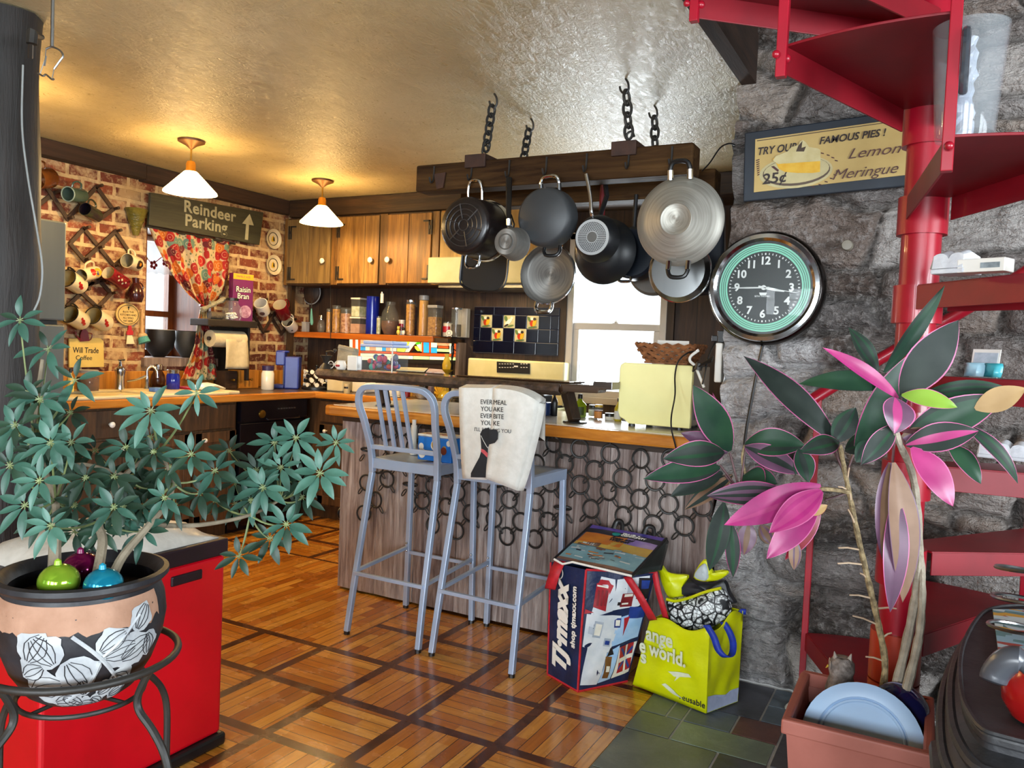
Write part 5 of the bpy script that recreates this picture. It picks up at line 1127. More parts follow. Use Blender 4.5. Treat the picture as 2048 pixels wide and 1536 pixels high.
# ---------------------------------------------------------------- bar stools
def make_stool(T, label):
    t = thing('bar_stool', label, 'stool', M=T, group='brushed metal bar stools')
    # local: origin at floor centre, +y to the peninsula, rear legs at y -0.22
    H = 1.085; rw = .0165
    def leg_path(s): return [V((s*.188, -.228, .012)), V((s*.182, -.19, .25)), V((s*.176, -.135, .55)), V((s*.172, -.108, .70)), V((s*.175, -.118, .80)), V((s*.186, -.16, .93))]
    for s, nm in ((-1, 'leg'), (1, 'leg')):
        mb = MB(T); mb.tube(smooth(leg_path(s)[:4], 4), rw, 4); l = mb.build(nm, M_alu, t, bevel=.003)
        mb = MB(T); mb.tube([(s*.188, -.228, 0), (s*.188, -.228, .014)], .013, 8); mb.build('foot_cap', M_dark, l)
        mb = MB(T); mb.tube([(s*.185, .205, .012), (s*.172, .195, .72)], rw, 4); l = mb.build('leg', M_alu, t, bevel=.003)
        mb = MB(T); mb.tube([(s*.185, .205, 0), (s*.185, .205, .014)], .013, 8); mb.build('foot_cap', M_dark, l)
    L, Rr = leg_path(-1), leg_path(1)
    top = [V((-.197, -.185, 1.0)), V((-.19, -.195, 1.045)), V((-.165, -.203, 1.073)), V((-.125, -.207, H)), V((0, -.21, H+.004)), V((.125, -.207, H)), V((.165, -.203, 1.073)), V((.19, -.195, 1.045)), V((.197, -.185, 1.0))]
    mb = MB(T); mb.tube(smooth(L[3:]+top+Rr[3:][::-1], 4), rw*1.06, 4); mb.build('back_frame', M_alu, t, bevel=.003)
    mb = MB(T); mb.tube([(-.172, -.122, .815), (.172, -.122, .815)], .014, 4); mb.build('back_rail', M_alu, t, bevel=.002)
    for x in (-.09, -.045, 0.0, .045): mb = MB(T); mb.tube(smooth([V((x, -.122, .815)), V((x, -.158, .93)), V((x, -.205, 1.075))], 3), .0095, 4); mb.build('slat', M_alu, t)
    mb = MB(T); rows = []
    for i in range(9):
        y = -.115+.325*i/8; rows.append([V((x, y+.0, .762-.014*math.exp(-((x)/.1)**2-((y-.02)/.12)**2))) for x in [-.175+.35*j/10 for j in range(11)]])
    mb.grid(rows); st = mb.build('seat', M_alu, t, solid=.003)
    mb = MB(T)
    for a, b in (((-.178, -.118), (.178, -.118)), ((.178, -.118), (.178, .212)), ((.178, .212), (-.178, .212)), ((-.178, .212), (-.178, -.118))):
        a, b = V((*a, 0)), V((*b, 0)); d = (b-a).normalized(); n = V((d.y, -d.x, 0)); M = frame((a+b)/2+V((0, 0, .741)), d, (0, 0, 1)); mb.obox(M, (b-a).length+.004, .044, .004)
    mb.build('seat_apron', M_alu, t, bevel=.0015)
    for a, b in (((-.183, -.2, .265), (.183, -.2, .265)), ((-.18, .2, .275), (.18, .2, .275)), ((-.182, -.198, .27), (-.18, .2, .30)), ((.182, -.198, .27), (.18, .2, .30))):
        mb = MB(T); mb.tube([a, b], .0105, 4); mb.build('stretcher', M_alu, t, bevel=.001)
    mb = MB(T)
    for s in (-1, 1):
        for z in (.285, .32): mb.ball((s*.18, .186, z), .006, n=8)
    mb.build('bolts', M_chrome, t); return t
make_stool(rotz((-2.02, 2.945, 0)), 'brushed metal bar stool with a blue box on its seat')
make_stool(rotz((-1.575, 2.945, 0), R(-1)), 'brushed metal bar stool with a dog towel over its back')
# blue box on the left stool
M_bbox = pm('bright_blue_card', '#1e7ad8', .4, '#1a6cc4', 6); p = onY(840, 922, 2.93)
t = thing('snack_box', 'bright blue printed box with white lid on the left stool seat', 'box', (-1.96, 3.0, .764)); T = rotz((-1.95, 2.99, .762), R(-4))
mb = MB(T); mb.box(-.075, .11, -.05, .05, 0, .105); mb.build('box', M_bbox, t, bevel=.003)
mb = MB(T); mb.box(-.076, .111, -.051, .051, .106, .116); mb.build('lid', M_white, t, bevel=.002)
PM = [M_porc, pm('print_gold', '#c9a040', .4), pm('print_brown', '#8a3a22', .4)]
for x, z, r, m in ((.02, .07, .022, 0), (.018, .074, .016, 1), (.07, .05, .016, 2), (.072, .06, .011, 1), (.045, .03, .016, 0), (-.055, .06, .014, 0), (-.05, .03, .02, 0), (.095, .085, .012, 0)):
    n = 14; mb = MB(T); slab(mb, [V((x+r*math.cos(2*PI*k/n), -.0505-.0004*m, z+r*1.1*math.sin(2*PI*k/n))) for k in range(n)], (0, -.0008, 0)); mb.build('printed_picture', PM[m], t)
for x in (-.03, .02, .06): mb = MB(T); mb.obox(Mx.Translation(V((x, -.01, .1165))) @ Mx.Rotation(.4, 4, 'Z'), .05, .012, .002); mb.build('printed_stripe', PM[2], t)
mb = MB(); c = onY(776, 900, 3.03); cyl(mb, (-2.125, 3.05, .763), (-2.125, 3.05, .90), .016, .014); t = thing('lotion_bottle', 'slim white bottle left of the blue box on the stool seat', 'bottle', (-2.125, 3.05, .763)); mb.build('body', M_porc, t)
mb = MB(); cyl(mb, (-2.125, 3.05, .90), (-2.125, 3.05, .925), .01); mb.build('cap', M_white, t)
# dog towel on the right stool
t = thing('tea_towel', 'white tea towel with black dog print draped over the right stool back', 'towel', (-1.6, 2.73, .72))
M_lin = pm('white_linen', '#e4e3dc', .85, '#d8d7cf', 30, bump=.15)
TY = 2.712
def tw(px, py, dy=0): return onY(px, py, TY+dy)
mb = MB(); rows = []; Lx = [(918, 776), (919, 830), (921, 890), (923, 930), (926, 957)]; 
NR = 10
def lerp2(P, t_):
    u = t_*(len(P)-1); i = min(int(u), len(P)-2); f = u-i; return (P[i][0]+(P[i+1][0]-P[i][0])*f, P[i][1]+(P[i+1][1]-P[i][1])*f)
Rx = [(1078, 806), (1070, 850), (1058, 900), (1046, 945), (1034, 981)]
for i in range(NR+1):
    u = i/NR; a, b = lerp2(Lx, u), lerp2([(990, 777), (988, 830), (985, 890), (982, 930), (974, 960)], u); rows.append([tw(a[0]+(b[0]-a[0])*j/6, a[1]+(b[1]-a[1])*j/6, .004*math.sin(j*.9+i*.2)) for j in range(7)])
top = [V((q.x, q.y+.055, q.z+.012)) for q in rows[0]]; back = [V((q.x, q.y+.07, q.z-.12)) for q in rows[0]]
mb.grid([back, top]+rows); mb.build('left_fold', M_lin, t, solid=.004)
mb = MB(); rows = []
for i in range(NR+1):
    u = i/NR; a, b = lerp2([(986, 777), (984, 830), (979, 890), (974, 930), (966, 955)], u), lerp2(Rx, u)
    if i == 0: pts = [(986+92*j/8, 777+5*(j/8)+24*(j/8)**3) for j in range(9)]
    else: pts = [(a[0]+(b[0]-a[0])*j/8, a[1]+(b[1]-a[1])*j/8+ (6*(1-u)*(-(j/8)*(1-j/8)*4))) for j in range(9)]
    rows.append([tw(x, y, -.012+.006*math.sin(j*.8+1)) for j, (x, y) in enumerate(pts)])
top = [V((q.x, q.y+.055, q.z+.012)) for q in rows[0]]; back = [V((q.x-.004, q.y+.075, q.z-.15)) for q in rows[0]]
mb.grid([back, top]+rows); mb.build('right_fold', M_lin, t, solid=.004)
mb = MB(); e = [r_[-1] for r_ in rows]; mb.grid([[p, p+V((.012, .03, -.004)), p+V((-.004, .06, -.0))] for p in e]); mb.build('side_fold', M_lin, t, solid=.003)
def zz(x, y): return (680+x/4.267, 740+y/4.267)
M_ink = pm('black_print', '#16181c', .7, '#1d2026', 20)
mb = MB(); slab(mb, [onY(*zz(*q), TY-.008) for q in ((1197, 545), (1215, 508), (1272, 490), (1276, 520), (1272, 640), (1262, 668), (1262, 700), (1256, 760), (1248, 850), (1244, 918), (1116, 916), (1118, 880), (1150, 818), (1190, 745), (1207, 690), (1203, 610))], (0, -.001, 0)); mb.build('dog_print', M_ink, t)
mb = MB(); slab(mb, [onY(*zz(*q), TY-.021) for q in ((1272, 512), (1300, 506), (1336, 508), (1350, 540), (1346, 590), (1322, 622), (1272, 636))], (0, -.001, 0)); mb.build('dog_print', M_ink, t)
mb = MB(); slab(mb, [onY(*zz(*q), TY-.0095) for q in ((1206, 672), (1232, 682), (1262, 712), (1258, 748), (1236, 725), (1203, 694))], (0, -.001, 0)); mb.build('collar_print', pm('coral_print', '#d8646a', .6, '#c04a50', 60), t)
mb = MB(); mb.tube([onY(*zz(*q), TY-.0098) for q in ((1203, 560), (1222, 600), (1250, 650), (1264, 668))], .0012, 5); mb.build('white_line', M_porc, t)
TF = frame(tw(988, 800), (tw(1060, 803)-tw(925, 797)), (0, 0, 1)); tm = mpp(tw(988, 800))
M_gink = pm('grey_print', '#4a4f54', .7)
for k, (L_, R_, m) in enumerate((('EVER', 'MEAL', M_ink), ('YOU', 'AKE', M_ink), ('EVER', 'BITE', M_ink), ('YOU', 'KE', M_ink), ("I'LL BE W", 'NG YOU', M_gink))):
    y = 805+14*k; h = (13.5 if k < 4 else 11)*tm
    text(L_, 'lettering', h, m, frame(onY(985, y, TY-.008), TF.col[0].xyz, (0, 0, 1)), t, .0004, align='RIGHT', sx=.95)
    text(R_, 'lettering', h, m, frame(onY(986, y, TY-.021), TF.col[0].xyz, (0, 0, 1)), t, .0004, align='LEFT', sx=.95)

# ---------------------------------------------------------------- shopping bags
class Face:
    """bilinear patch; p(u, v, off) gives a point off the surface"""
    def __init__(s, a, b, bt, at, amp=.006, seed=0): s.q = [V(x) for x in (a, b, bt, at)]; s.amp = amp; s.sd = seed; s.n = (s.q[1]-s.q[0]).cross(s.q[3]-s.q[0]).normalized()
    def p(s, u, v, off=0):
        a, b, c, d = s.q; P = (a*(1-u)+b*u)*(1-v)+(d*(1-u)+c*u)*v
        e = min(u, 1-u, v, 1-v, .15)/.15
        return P+s.n*(off+e*s.amp*(1+1.6*noise.noise(V((u*4, v*4, s.sd)))))
    def grid(s, mb, n=14, m=0): mb.grid([[s.p(i/n, j/n) for i in range(n+1)] for j in range(n+1)], m)
    def poly(s, mb, pts, m, off=.0015):
        """convex polygon in (u, v), conforming fan"""
        c = (sum(p[0] for p in pts)/len(pts), sum(p[1] for p in pts)/len(pts)); rings = []
        for f in (1, .66, .33, 0):
            r_ = []
            for i in range(len(pts)):
                a, b = pts[i], pts[(i+1) % len(pts)]
                for k in range(4): x = a[0]+(b[0]-a[0])*k/4; y = a[1]+(b[1]-a[1])*k/4; r_.append(s.p(c[0]+(x-c[0])*f, c[1]+(y-c[1])*f, off))
            rings.append(r_)
        mb.grid(rings, m, closed=True)
    def rect(s, mb, u0, u1, v0, v1, m, off=.0015, a=0):
        cu, cv = (u0+u1)/2, (v0+v1)/2; pts = []
        for x, y in ((u0, v0), (u1, v0), (u1, v1), (u0, v1)): dx, dy = x-cu, y-cv; pts.append((cu+dx*math.cos(a)-dy*math.sin(a), cv+dx*math.sin(a)+dy*math.cos(a)))
        s.poly(mb, pts, m, off)
A, B, Cc = V((-1.283, 2.811, .004)), V((-1.119, 2.729, .004)), V((-.995, 2.925, .004)); D = A+(Cc-B)
A2, B2, C2 = V((-1.285, 2.80, .45)), V((-1.113, 2.742, .462)), V((-.885, 2.87, .462)); D2 = V((-1.06, 2.99, .455))
t = thing('shopping_bag', 'navy shopping bag with white lettering and travel picture collage', 'shopping bag', (-1.13, 2.87, 0))
M_navyb = pm('navy_woven_plastic', '#15203c', .35, '#1d2b50', 14, bump=.25)
mb = MB(); fl, fr = Face(A, B, B2, A2, .004, 1), Face(B, Cc, C2, B2, .008, 2); fb, fk = Face(Cc, D, D2, C2, .004, 3), Face(D, A, A2, D2, .004, 4)
for f in (fl, fr, fb, fk): f.grid(mb)
mb.add([A, B, Cc, D], [(0, 1, 2, 3)]); mb.add([A2-V((0, 0, .03)), B2-V((0, 0, .03)), C2-V((0, 0, .03)), D2-V((0, 0, .03))], [(0, 1, 2, 3)]); mb.build('body', M_navyb, t)
M_rtrim = pm('red_webbing', '#c41e2c', .6, '#a81622', 40)
for pts in ([B, B.lerp(B2, .5)+V((0, -.006, 0)), B2], [A, A2], [A, B, Cc], [B2, C2]): mb = MB(); mb.tube(pts, .0045, 6); mb.build('red_piping', M_rtrim, t)
PCOL = [pm('print_'+n, c, .35, d, 18) for n, c, d in (('paper', '#d8dde0', '#c3ccd4'), ('sky', '#8fb8e0', '#a9c8e6'), ('red', '#b02832', '#8e1c26'), ('darkred', '#6a1a20', '#8a2a30'), ('blue', '#24408e', '#1c3276'), ('tan', '#8a6236', '#6a4826'), ('cream', '#e8e6da', '#d6d4c6'), ('black', '#1c1a1c', '#2a2628'), ('grey', '#9aa6b4', '#b4bec8'))]
mb = MB()
for q in (((.03, .05), (.35, .03), (.5, .45), (.1, .36), 0), ((.02, .37), (.5, .30), (.6, .62), (.05, .64), 0), ((.1, .62), (.45, .66), (.42, .93), (.22, .95), 0), ((.4, .66), (.95, .72), (.92, .97), (.45, .93), 0), ((.5, .35), (.97, .42), (.96, .68), (.55, .6), 1), ((.36, .04), (.6, .06), (.66, .36), (.45, .3), 1), ((.62, .06), (.95, .1), (.98, .38), (.66, .34), 6)): fr.poly(mb, list(q[:4]), q[4])
fr.rect(mb, .14, .34, .68, .88, 2, .003, -.18); fr.poly(mb, [(.17, .88), (.37, .885), (.33, .92), (.21, .925)], 2, .003); fr.rect(mb, .165, .33, .862, .875, 6, .0045, -.1)
for k in range(3): fr.rect(mb, .17+.058*k, .205+.058*k, .71, .84, 3, .0045, -.18)
fr.rect(mb, .54, .72, .70, .82, 3, .003, .05); fr.rect(mb, .57, .70, .79, .815, 6, .0045, .05); fr.rect(mb, .56, .66, .72, .735, 6, .0045, .05); fr.rect(mb, .6, .78, .80, .90, 8, .0028, .05); fr.rect(mb, .50, .55, .71, .74, 7, .003)
fr.rect(mb, .16, .3, .44, .58, 8, .003, -.1); fr.rect(mb, .18, .28, .46, .56, 6, .0042, -.1); fr.poly(mb, [(.08, .48), (.15, .47), (.15, .53), (.09, .54)], 8, .003)
fr.rect(mb, .36, .48, .36, .43, 8, .003, -.1); fr.rect(mb, .38, .46, .375, .41, 4, .0042, -.1); fr.rect(mb, .5, .6, .52, .6, 4, .003); fr.rect(mb, .515, .585, .535, .585, 6, .0042)
fr.rect(mb, .42, .54, .08, .27, 5, .003, -.08); fr.rect(mb, .45, .52, .14, .19, 6, .0045, -.08); fr.poly(mb, [(.45, .27), (.57, .285), (.53, .34), (.5, .345)], 7, .003)
fr.rect(mb, .68, .94, .12, .36, 2, .003, .12); fr.rect(mb, .79, .83, .12, .36, 6, .004, .12); fr.rect(mb, .68, .94, .22, .26, 6, .004, .12)
for a_ in (.7, -.7): fr.rect(mb, .665, .955, .225, .255, 4, .0035, a_)
fr.poly(mb, [(.64, .6), (.72, .62), (.68, .44)], 2, .003); fr.poly(mb, [(.01, .64), (.14, .655), (.02, .68)], 2, .003); fr.poly(mb, [(.22, .93), (.35, .9), (.36, .8), (.4, .88)], 2, .0028)
fr.rect(mb, .7, .98, .6, .7, 4, .0025); fr.rect(mb, .76, .96, .77, .95, 7, .003); fr.rect(mb, .8, .93, .86, .93, 4, .0042)
mb.build('printed_collage', PCOL, t)
LF = frame(fl.p(.36, .5, .005), fl.q[3]-fl.q[0], (fl.q[0]-fl.q[1])); Lh = (fl.q[3]-fl.q[0]).length
text('TJ\u00b7maxx', 'lettering', .108, M_porc, frame(fl.p(.46, .47, .0085), fl.q[3]-fl.q[0], fl.q[0]-fl.q[1]), t, .0012, shear=.25, space=.95, sx=1.0, off=.0055)
text('shop tjmaxx.com', 'lettering', .034, M_porc, frame(fl.p(.82, .60, .013), fl.q[3]-fl.q[0], fl.q[0]-fl.q[1]), t, .0012, off=.001)
def ribbon(pts, w, side, mat, name, parent, k=4):
    P = smooth(pts, k); mb = MB(); side = V(side).normalized(); mb.grid([[p-side*w/2, p+side*w/2] for p in P]); return mb.build(name, mat, parent, solid=.003)
ribbon([onY(1122, 1120, 2.79), onY(1112, 1140, 2.755), onY(1105, 1160, 2.752), onY(1100, 1178, 2.765)], .05, (1, -.2, .1), M_rtrim, 'handle', t)
mb = MB(); p = fl.p(.28, .93, .004); mb.lathe([(.022, 0), (.026, 0), (.026, .001), (.022, .001)], frame(p, fl.q[1]-fl.q[0], (0, 0, 1)), 20); mb.build('round_seal', M_porc, t)
# insulated bag lying on top
t = thing('insulated_bag', 'sunset harbor printed insulated bag lying on top of the navy bag', 'bag', (-1.1, 2.95, .47))
q0, q1 = onZ(1108, 1118, .474), onZ(1264, 1152, .474); q2, q3 = onY(1333, 1077, 3.10), onY(1183, 1049, 3.10)
ft = Face(q0, q1, q2, q3, .004, 6); mb = MB(); ft.grid(mb, 16); mb.build('top_panel', pm('dusk_print', '#4a4a5c', .3, '#5c5a70', 9), t)
M_pb = [pm('dusk_'+n, c, .3, d, 16) for n, c, d in (('violet', '#4a4aa8', '#7a58b0'), ('black', '#24242c', '#2e2e38'), ('orange', '#d8862c', '#c86a2a'), ('gold', '#d0b050', '#c49a48'), ('teal', '#6f9aa8', '#8ab0b8'), ('brown', '#6a4a3a', '#8a6a58'), ('white', '#d8dcd8', '#c4cccc'), ('aqua', '#2ab0a4', '#1f8f88'), ('lilac', '#8a70b0', '#a890b8'))]
mb = MB()
ft.rect(mb, .02, .98, .90, .99, 0); ft.rect(mb, .01, .99, .78, .895, 1); ft.rect(mb, .04, .6, .52, .775, 2); ft.rect(mb, .6, .98, .64, .775, 8); ft.rect(mb, .45, .98, .44, .64, 3); ft.rect(mb, .03, .45, .44, .52, 3); ft.rect(mb, .02, .98, .08, .435, 4); ft.rect(mb, .02, .98, .03, .09, 5)
r6 = random.Random(8)
for k in range(44): u, v = r6.uniform(.06, .9), r6.uniform(.1, .44); ft.rect(mb, u, u+r6.uniform(.03, .13), v, v+r6.uniform(.01, .035), r6.choice((5, 6, 1, 4, 5, 2, 6)), .0025+.0002*k/4, r6.uniform(-.1, .1))
for k in range(4): ft.rect(mb, .14+.05*k, .22+.05*k, .44, .5+.02*(k % 2), 5 if k % 2 else 6, .003)
ft.poly(mb, [(.42+.055*math.cos(2*PI*k/12), .835+.045*math.sin(2*PI*k/12)) for k in range(12)], 7, .003)
mb.build('sunset_print', M_pb, t)
fx = ft.q[1]-ft.q[0]; fy = ft.q[3]-ft.q[0]
text('TRAVEL +\nCOMMUNITY', 'lettering', .018, M_porc, frame(ft.p(.49, .835, .006), fx, fy), t, .0005, align='LEFT', line=.8, off=.0004)
text('Reep and\nWitreek', 'lettering', .026, M_ink, frame(ft.p(.40, .69, .006), fx, fy), t, .0005, align='LEFT', shear=.3, line=.75, off=.0006)
mb = MB(); mb.tube([q0, q0.lerp(q1, .12)+V((0, 0, -.012)), q0.lerp(q1, .25)+V((0, 0, .004)), q1], .0045, 6); mb.build('front_piping', M_white, t)
for a, b in ((q0, q3), (q1, q2)): mb = MB(); mb.tube([a, b], .005, 6); mb.build('side_piping', M_dark, t)
mb = MB(); fs = Face(q1, q1+V((.06, .16, -.005)), q2+V((.0, .03, -.02)), q2, .002, 9); fs.grid(mb, 6); mb.build('side_panel', pm('dark_green_vinyl', '#26302e', .25, '#1c2422', 8), t, solid=.004)
for a, b in ((.3, .42), (.7, .84)):
    pa, pb_ = ft.p(a, 1), ft.p(b, 1); mb = MB(); mb.tube(smooth([pa, pa.lerp(pb_, .2)+V((0, .012, .03)), pa.lerp(pb_, .8)+V((0, .012, .03)), pb_], 4), .009, 6, flat=.4); mb.build('handle', M_dark, t)
# yellow bag
M_yb = pm('yellow_woven_plastic', '#d2d800', .4, '#c4cc04', 10, bump=.2)
P0, P1, P2 = V((-.965, 2.905, .004)), V((-.66, 2.815, .004)), V((-.585, 2.98, .004)); P3 = P0+(P2-P1)
t = thing('shopping_bag', 'bright yellow shopping bag with blue handles on the slate floor edge', 'shopping bag', (-.78, 2.92, 0))
K0, K1, K2 = onY(1300, 1240, 2.865), onY(1419, 1258, 2.80), onY(1486, 1222, 2.965); K3 = K0+(K2-K1)*.9
fy1, fy2, fy3, fy4 = Face(P0, P1, K1, K0, .008, 11), Face(P1, P2, K2, K1, -.006, 12), Face(P2, P3, K3, K2, .004, 13), Face(P3, P0, K0, K3, .004, 14)
mb = MB(); n = 16
def topv(f, i, n, dip): return f.p(i/n, 1)+V((0, 0, dip*math.sin(PI*i/n*2.2)))
for f, dip in ((fy1, .016), (fy2, -.02), (fy3, .01), (fy4, 0)):
    rows = [[f.p(i/n, j/n) for i in range(n+1)] for j in range(n)]; rows.append([topv(f, i, n, dip) for i in range(n+1)]); mb.grid(rows)
mb.add([P0, P1, P2, P3], [(0, 1, 2, 3)]); mb.build('body', M_yb, t, solid=.002)
fx, fv = fy1.q[1]-fy1.q[0], fy1.q[3]-fy1.q[0]
M_pw = pm('pale_print', '#dfe6c8', .4)
text('ange', 'lettering', .075, M_pw, frame(fy1.p(.255, .80, .01), fx, fv), t, .0008, off=.002, sx=.85)
text('e world.', 'lettering', .075, M_pw, frame(fy1.p(.37, .62, .01), fx, fv), t, .0008, off=.002, sx=.8)
text('s', 'lettering', .07, M_pw, frame(fy1.p(.07, .46, .009), fx, fv), t, .0008, off=.002)
text('reusable', 'lettering', .032, M_ink, frame(fy1.p(.83, .10, .007), fx, fv), t, .0006)
mb = MB()
fy1.poly(mb, [(.46, .37), (.6, .40), (.76, .42), (.80, .385), (.66, .355), (.56, .33)], 0, .006); fy1.poly(mb, [(.6, .36), (.64, .35), (.58, .28)], 0, .006); fy1.poly(mb, [(.42, .19), (.46, .215), (.6, .17), (.72, .09), (.58, .12)], 0, .006); mb.build('white_print', M_pw, t)
mb = MB(); fy2.poly(mb, [(.02, .01), (.98, .01), (.99, .16), (.6, .13), (.02, .2)], 0, .003); mb.build('grey_panel', pm('pale_grey_print', '#aab4cc', .4, '#8f98b0', 16), t)
M_bh = pm('blue_webbing', '#1638b0', .6, '#122c90', 40)
ribbon([onY(1413, 1250, 2.79), onY(1428, 1275, 2.79), onY(1437, 1300, 2.785), onY(1452, 1314, 2.79), onY(1464, 1308, 2.83), onY(1466, 1285, 2.86), onY(1458, 1262, 2.875), onY(1446, 1244, 2.88)], .024, (1, .1, .25), M_bh, 'handle', t)
ribbon([onY(1474, 1230, 2.96), onY(1482, 1223, 2.965), onY(1492, 1224, 2.97)], .02, (0, 0, 1), M_bh, 'handle', t)
# red handles of the navy bag reaching over to the yellow bag
t2 = [o for o in bpy.data.objects if o.name == 'shopping_bag'][0]
ribbon([onY(1254, 1153, 2.80), onY(1275, 1185, 2.79), onY(1292, 1215, 2.80), onY(1306, 1240, 2.84)], .03, (1, 0, .3), M_rtrim, 'handle', t2)
ribbon([onY(1308, 1138, 2.87), onY(1316, 1180, 2.86), onY(1326, 1215, 2.86), onY(1332, 1238, 2.88)], .022, (1, 0, .2), M_rtrim, 'handle', t2)
# floral bag stuffed inside
t = thing('floral_bag', 'crumpled yellow rimmed bag with black and white flowers stuffed inside the yellow bag', 'bag', onY(1400, 1200, 2.92))
fm = NT('black_white_flowers'); v_ = fm.new('ShaderNodeTexVoronoi', {'Vector': fm.co(), 'Scale': 26.}, feature='DISTANCE_TO_EDGE'); v2 = fm.new('ShaderNodeTexVoronoi', {'Vector': fm.co(), 'Scale': 70.}, feature='DISTANCE_TO_EDGE'); w_ = fm.noise(fm.co(), 14, 2)
fm.set(col=fm.mix(fm.math('MAXIMUM', fm.ramp(v_.outputs[0], (.05, 1.), (.1, 0.)), fm.math('MAXIMUM', fm.ramp(v2.outputs[0], (.04, .8), (.1, 0.)), fm.ramp(w_, (.62, 0.), (.66, 1.)))), '#e4e9ea', '#14161a'), rough=.5); fm.bump(v_.outputs[0], .4, .01); M_flo = fm.m
def blob(pts, y, dy, m, name, amp=.012, seed=0):
    """pillow over an outline: front and back bulge"""
    P = [onY(a, b, y) for a, b in pts]; P = smooth(P, 3, True); c = sum(P, V())/len(P); rows = []
    for f, b in ((1, 0), (.92, .5), (.7, .85), (.35, 1), (.02, 1.0)): rows.append([c+(p-c)*f+V((0, -dy*b-amp*noise.noise(p*16+V((seed, f*3, 0))), 0)) for p in P])
    rows2 = [[V((p.x, 2*y-p.y, p.z)) for p in r_] for r_ in rows[::-1]]
    mb = MB(); mb.grid(rows2+rows[1:], closed=True); return mb.build(name, m, t)
blob([(1332, 1205), (1350, 1195), (1385, 1192), (1415, 1182), (1441, 1176), (1456, 1192), (1464, 1225), (1440, 1246), (1400, 1262), (1350, 1250)], 2.93, .05, M_flo, 'floral_panel', .01, 1)
blob([(1358, 1178), (1378, 1158), (1395, 1163), (1425, 1165), (1452, 1160), (1462, 1185), (1474, 1205), (1455, 1205), (1410, 1180), (1370, 1190)], 2.97, .03, pm('black_crumple', '#17181c', .4, '#2a2c32', 14), 'dark_lining', .012, 2)
blob([(1387, 1155), (1398, 1130), (1412, 1118), (1424, 1138), (1436, 1150), (1452, 1140), (1457, 1147), (1436, 1160), (1408, 1163)], 2.95, .018, M_yb, 'crumpled_top', .008, 3)
blob([(1388, 1153), (1400, 1132), (1412, 1128), (1418, 1150), (1410, 1162)], 2.935, .012, pm('pale_lining', '#b9c4c8', .4), 'pale_lining', .004, 5)
blob([(1313, 1116), (1326, 1134), (1342, 1146), (1378, 1150), (1368, 1170), (1366, 1195), (1350, 1200), (1335, 1192), (1322, 1160)], 2.96, .015, M_yb, 'yellow_flap', .006, 4)
mb = MB(); mb.tube(smooth([onY(a, b, 2.885) for a, b in ((1333, 1198), (1352, 1202), (1380, 1195), (1410, 1184), (1442, 1176))], 4), .009, 6, flat=.6); mb.build('yellow_rim', M_yb, t)
# ---------------------------------------------------------------- spiral staircase
PC = V((-.062, 2.45, 0)); RR = .663; STEP = 29.0; TH1 = 103.0
def tz(k): return .29+.239*(k-1)
def tc(k): return R(TH1-STEP*(k-1))
t = stair = thing('spiral_staircase', 'red painted steel spiral staircase in front of the stone wall', 'staircase', PC)
M_redd = pm('red_paint_shaded', '#860c1c', .45, '#740a18', 6)  # darker red than the pole, standing in for shade under the treads
mb = MB(); cyl(mb, PC, PC+V((0, 0, 4.15)), .05, n=28); mb.build('centre_pole', M_red, t)
mb = MB(); mb.lathe([(0, 0), (.13, 0), (.13, .012), (0, .012)], Mx.Translation(PC), 24); mb.build('base_plate', M_red, t)
M_orng = pm('orange_red_primer', '#b5391c', .4, '#a02d16', 8)
mb = MB(); mb.lathe([(.05, .40), (.066, .40), (.066, .535), (.05, .535)], Mx.Translation(PC), 28); mb.build('primer_sleeve', M_orng, t)
mb = MB(); mb.lathe([(.05, .05), (.066, .05), (.066, .395), (.05, .395)], Mx.Translation(PC), 28); mb.build('primer_sleeve', M_orng, t)
def pol(r, a, z): return PC+V((r*math.cos(a), r*math.sin(a), z))
for k in range(1, 11):
    z = tz(k); c = tc(k); h = R(STEP/2)
    out = [pol(RR, c-h+2*h*i/10, 0).xy for i in range(11)]; side = V((-math.sin(c), math.cos(c), 0)); inn = [(pol(.05, c, 0)+side*w).xy for w in (.055, -.055)]
    poly = [(*p,) for p in out]+[(*p,) for p in inn]
    mb = MB(); mb.prism(poly, .006, Mx.Translation(V((0, 0, z-.006)))); tr = mb.build('tread', M_redd, t, bevel=.0015)
    for a, b, in ((out[0], inn[1]), (out[-1], inn[0])):
        a, b = V((*a, z-.034)), V((*b, z-.034)); d = (b-a).normalized(); mb = MB(); mb.obox(frame((a+b)/2, d, (0, 0, 1)), (b-a).length, .062, .005); mb.build('flange', M_redd, tr, bevel=.001)
    mb = MB(); mb.lathe([(.0505, z-.10), (.063, z-.10), (.063, z+.002), (.0505, z+.002)], Mx.Translation(PC), 28); mb.build('hub', M_red, t)
def rail_z(a): return 1.15+.239*(117.5-math.degrees(a))/STEP
for k in range(0, 10):
    a = R(117.5-STEP*k); p = pol(RR+.012, a, 0); z0 = 0 if k == 0 else tz(k)-.075
    mb = MB(); mb.tube([V((p.x, p.y, z0)), V((p.x, p.y, min(rail_z(a), 4.1)))], .0155, 4); b = mb.build('baluster', M_red, t, bevel=.002)
    if k:
        mb = MB(); q = pol(RR-.004, a, tz(k)-.03); mb.ball(q, .011, n=10); q2 = pol(RR+.034, a, tz(k)-.03); mb.ball(q2, .009, n=8); mb.build('bolt', M_red, b)
mb = MB(); mb.tube([pol(RR+.012, R(117.5-4*i), rail_z(R(117.5-4*i))) for i in range(-1, 62)], .021, 10); mb.build('handrail', M_red, t)
mb = MB(); p = pol(RR+.012, R(117.5), 0); mb.lathe([(0, 0), (.055, 0), (.05, .008), (0, .01)], Mx.Translation(p), 16); mb.build('foot_plate', M_white, t)
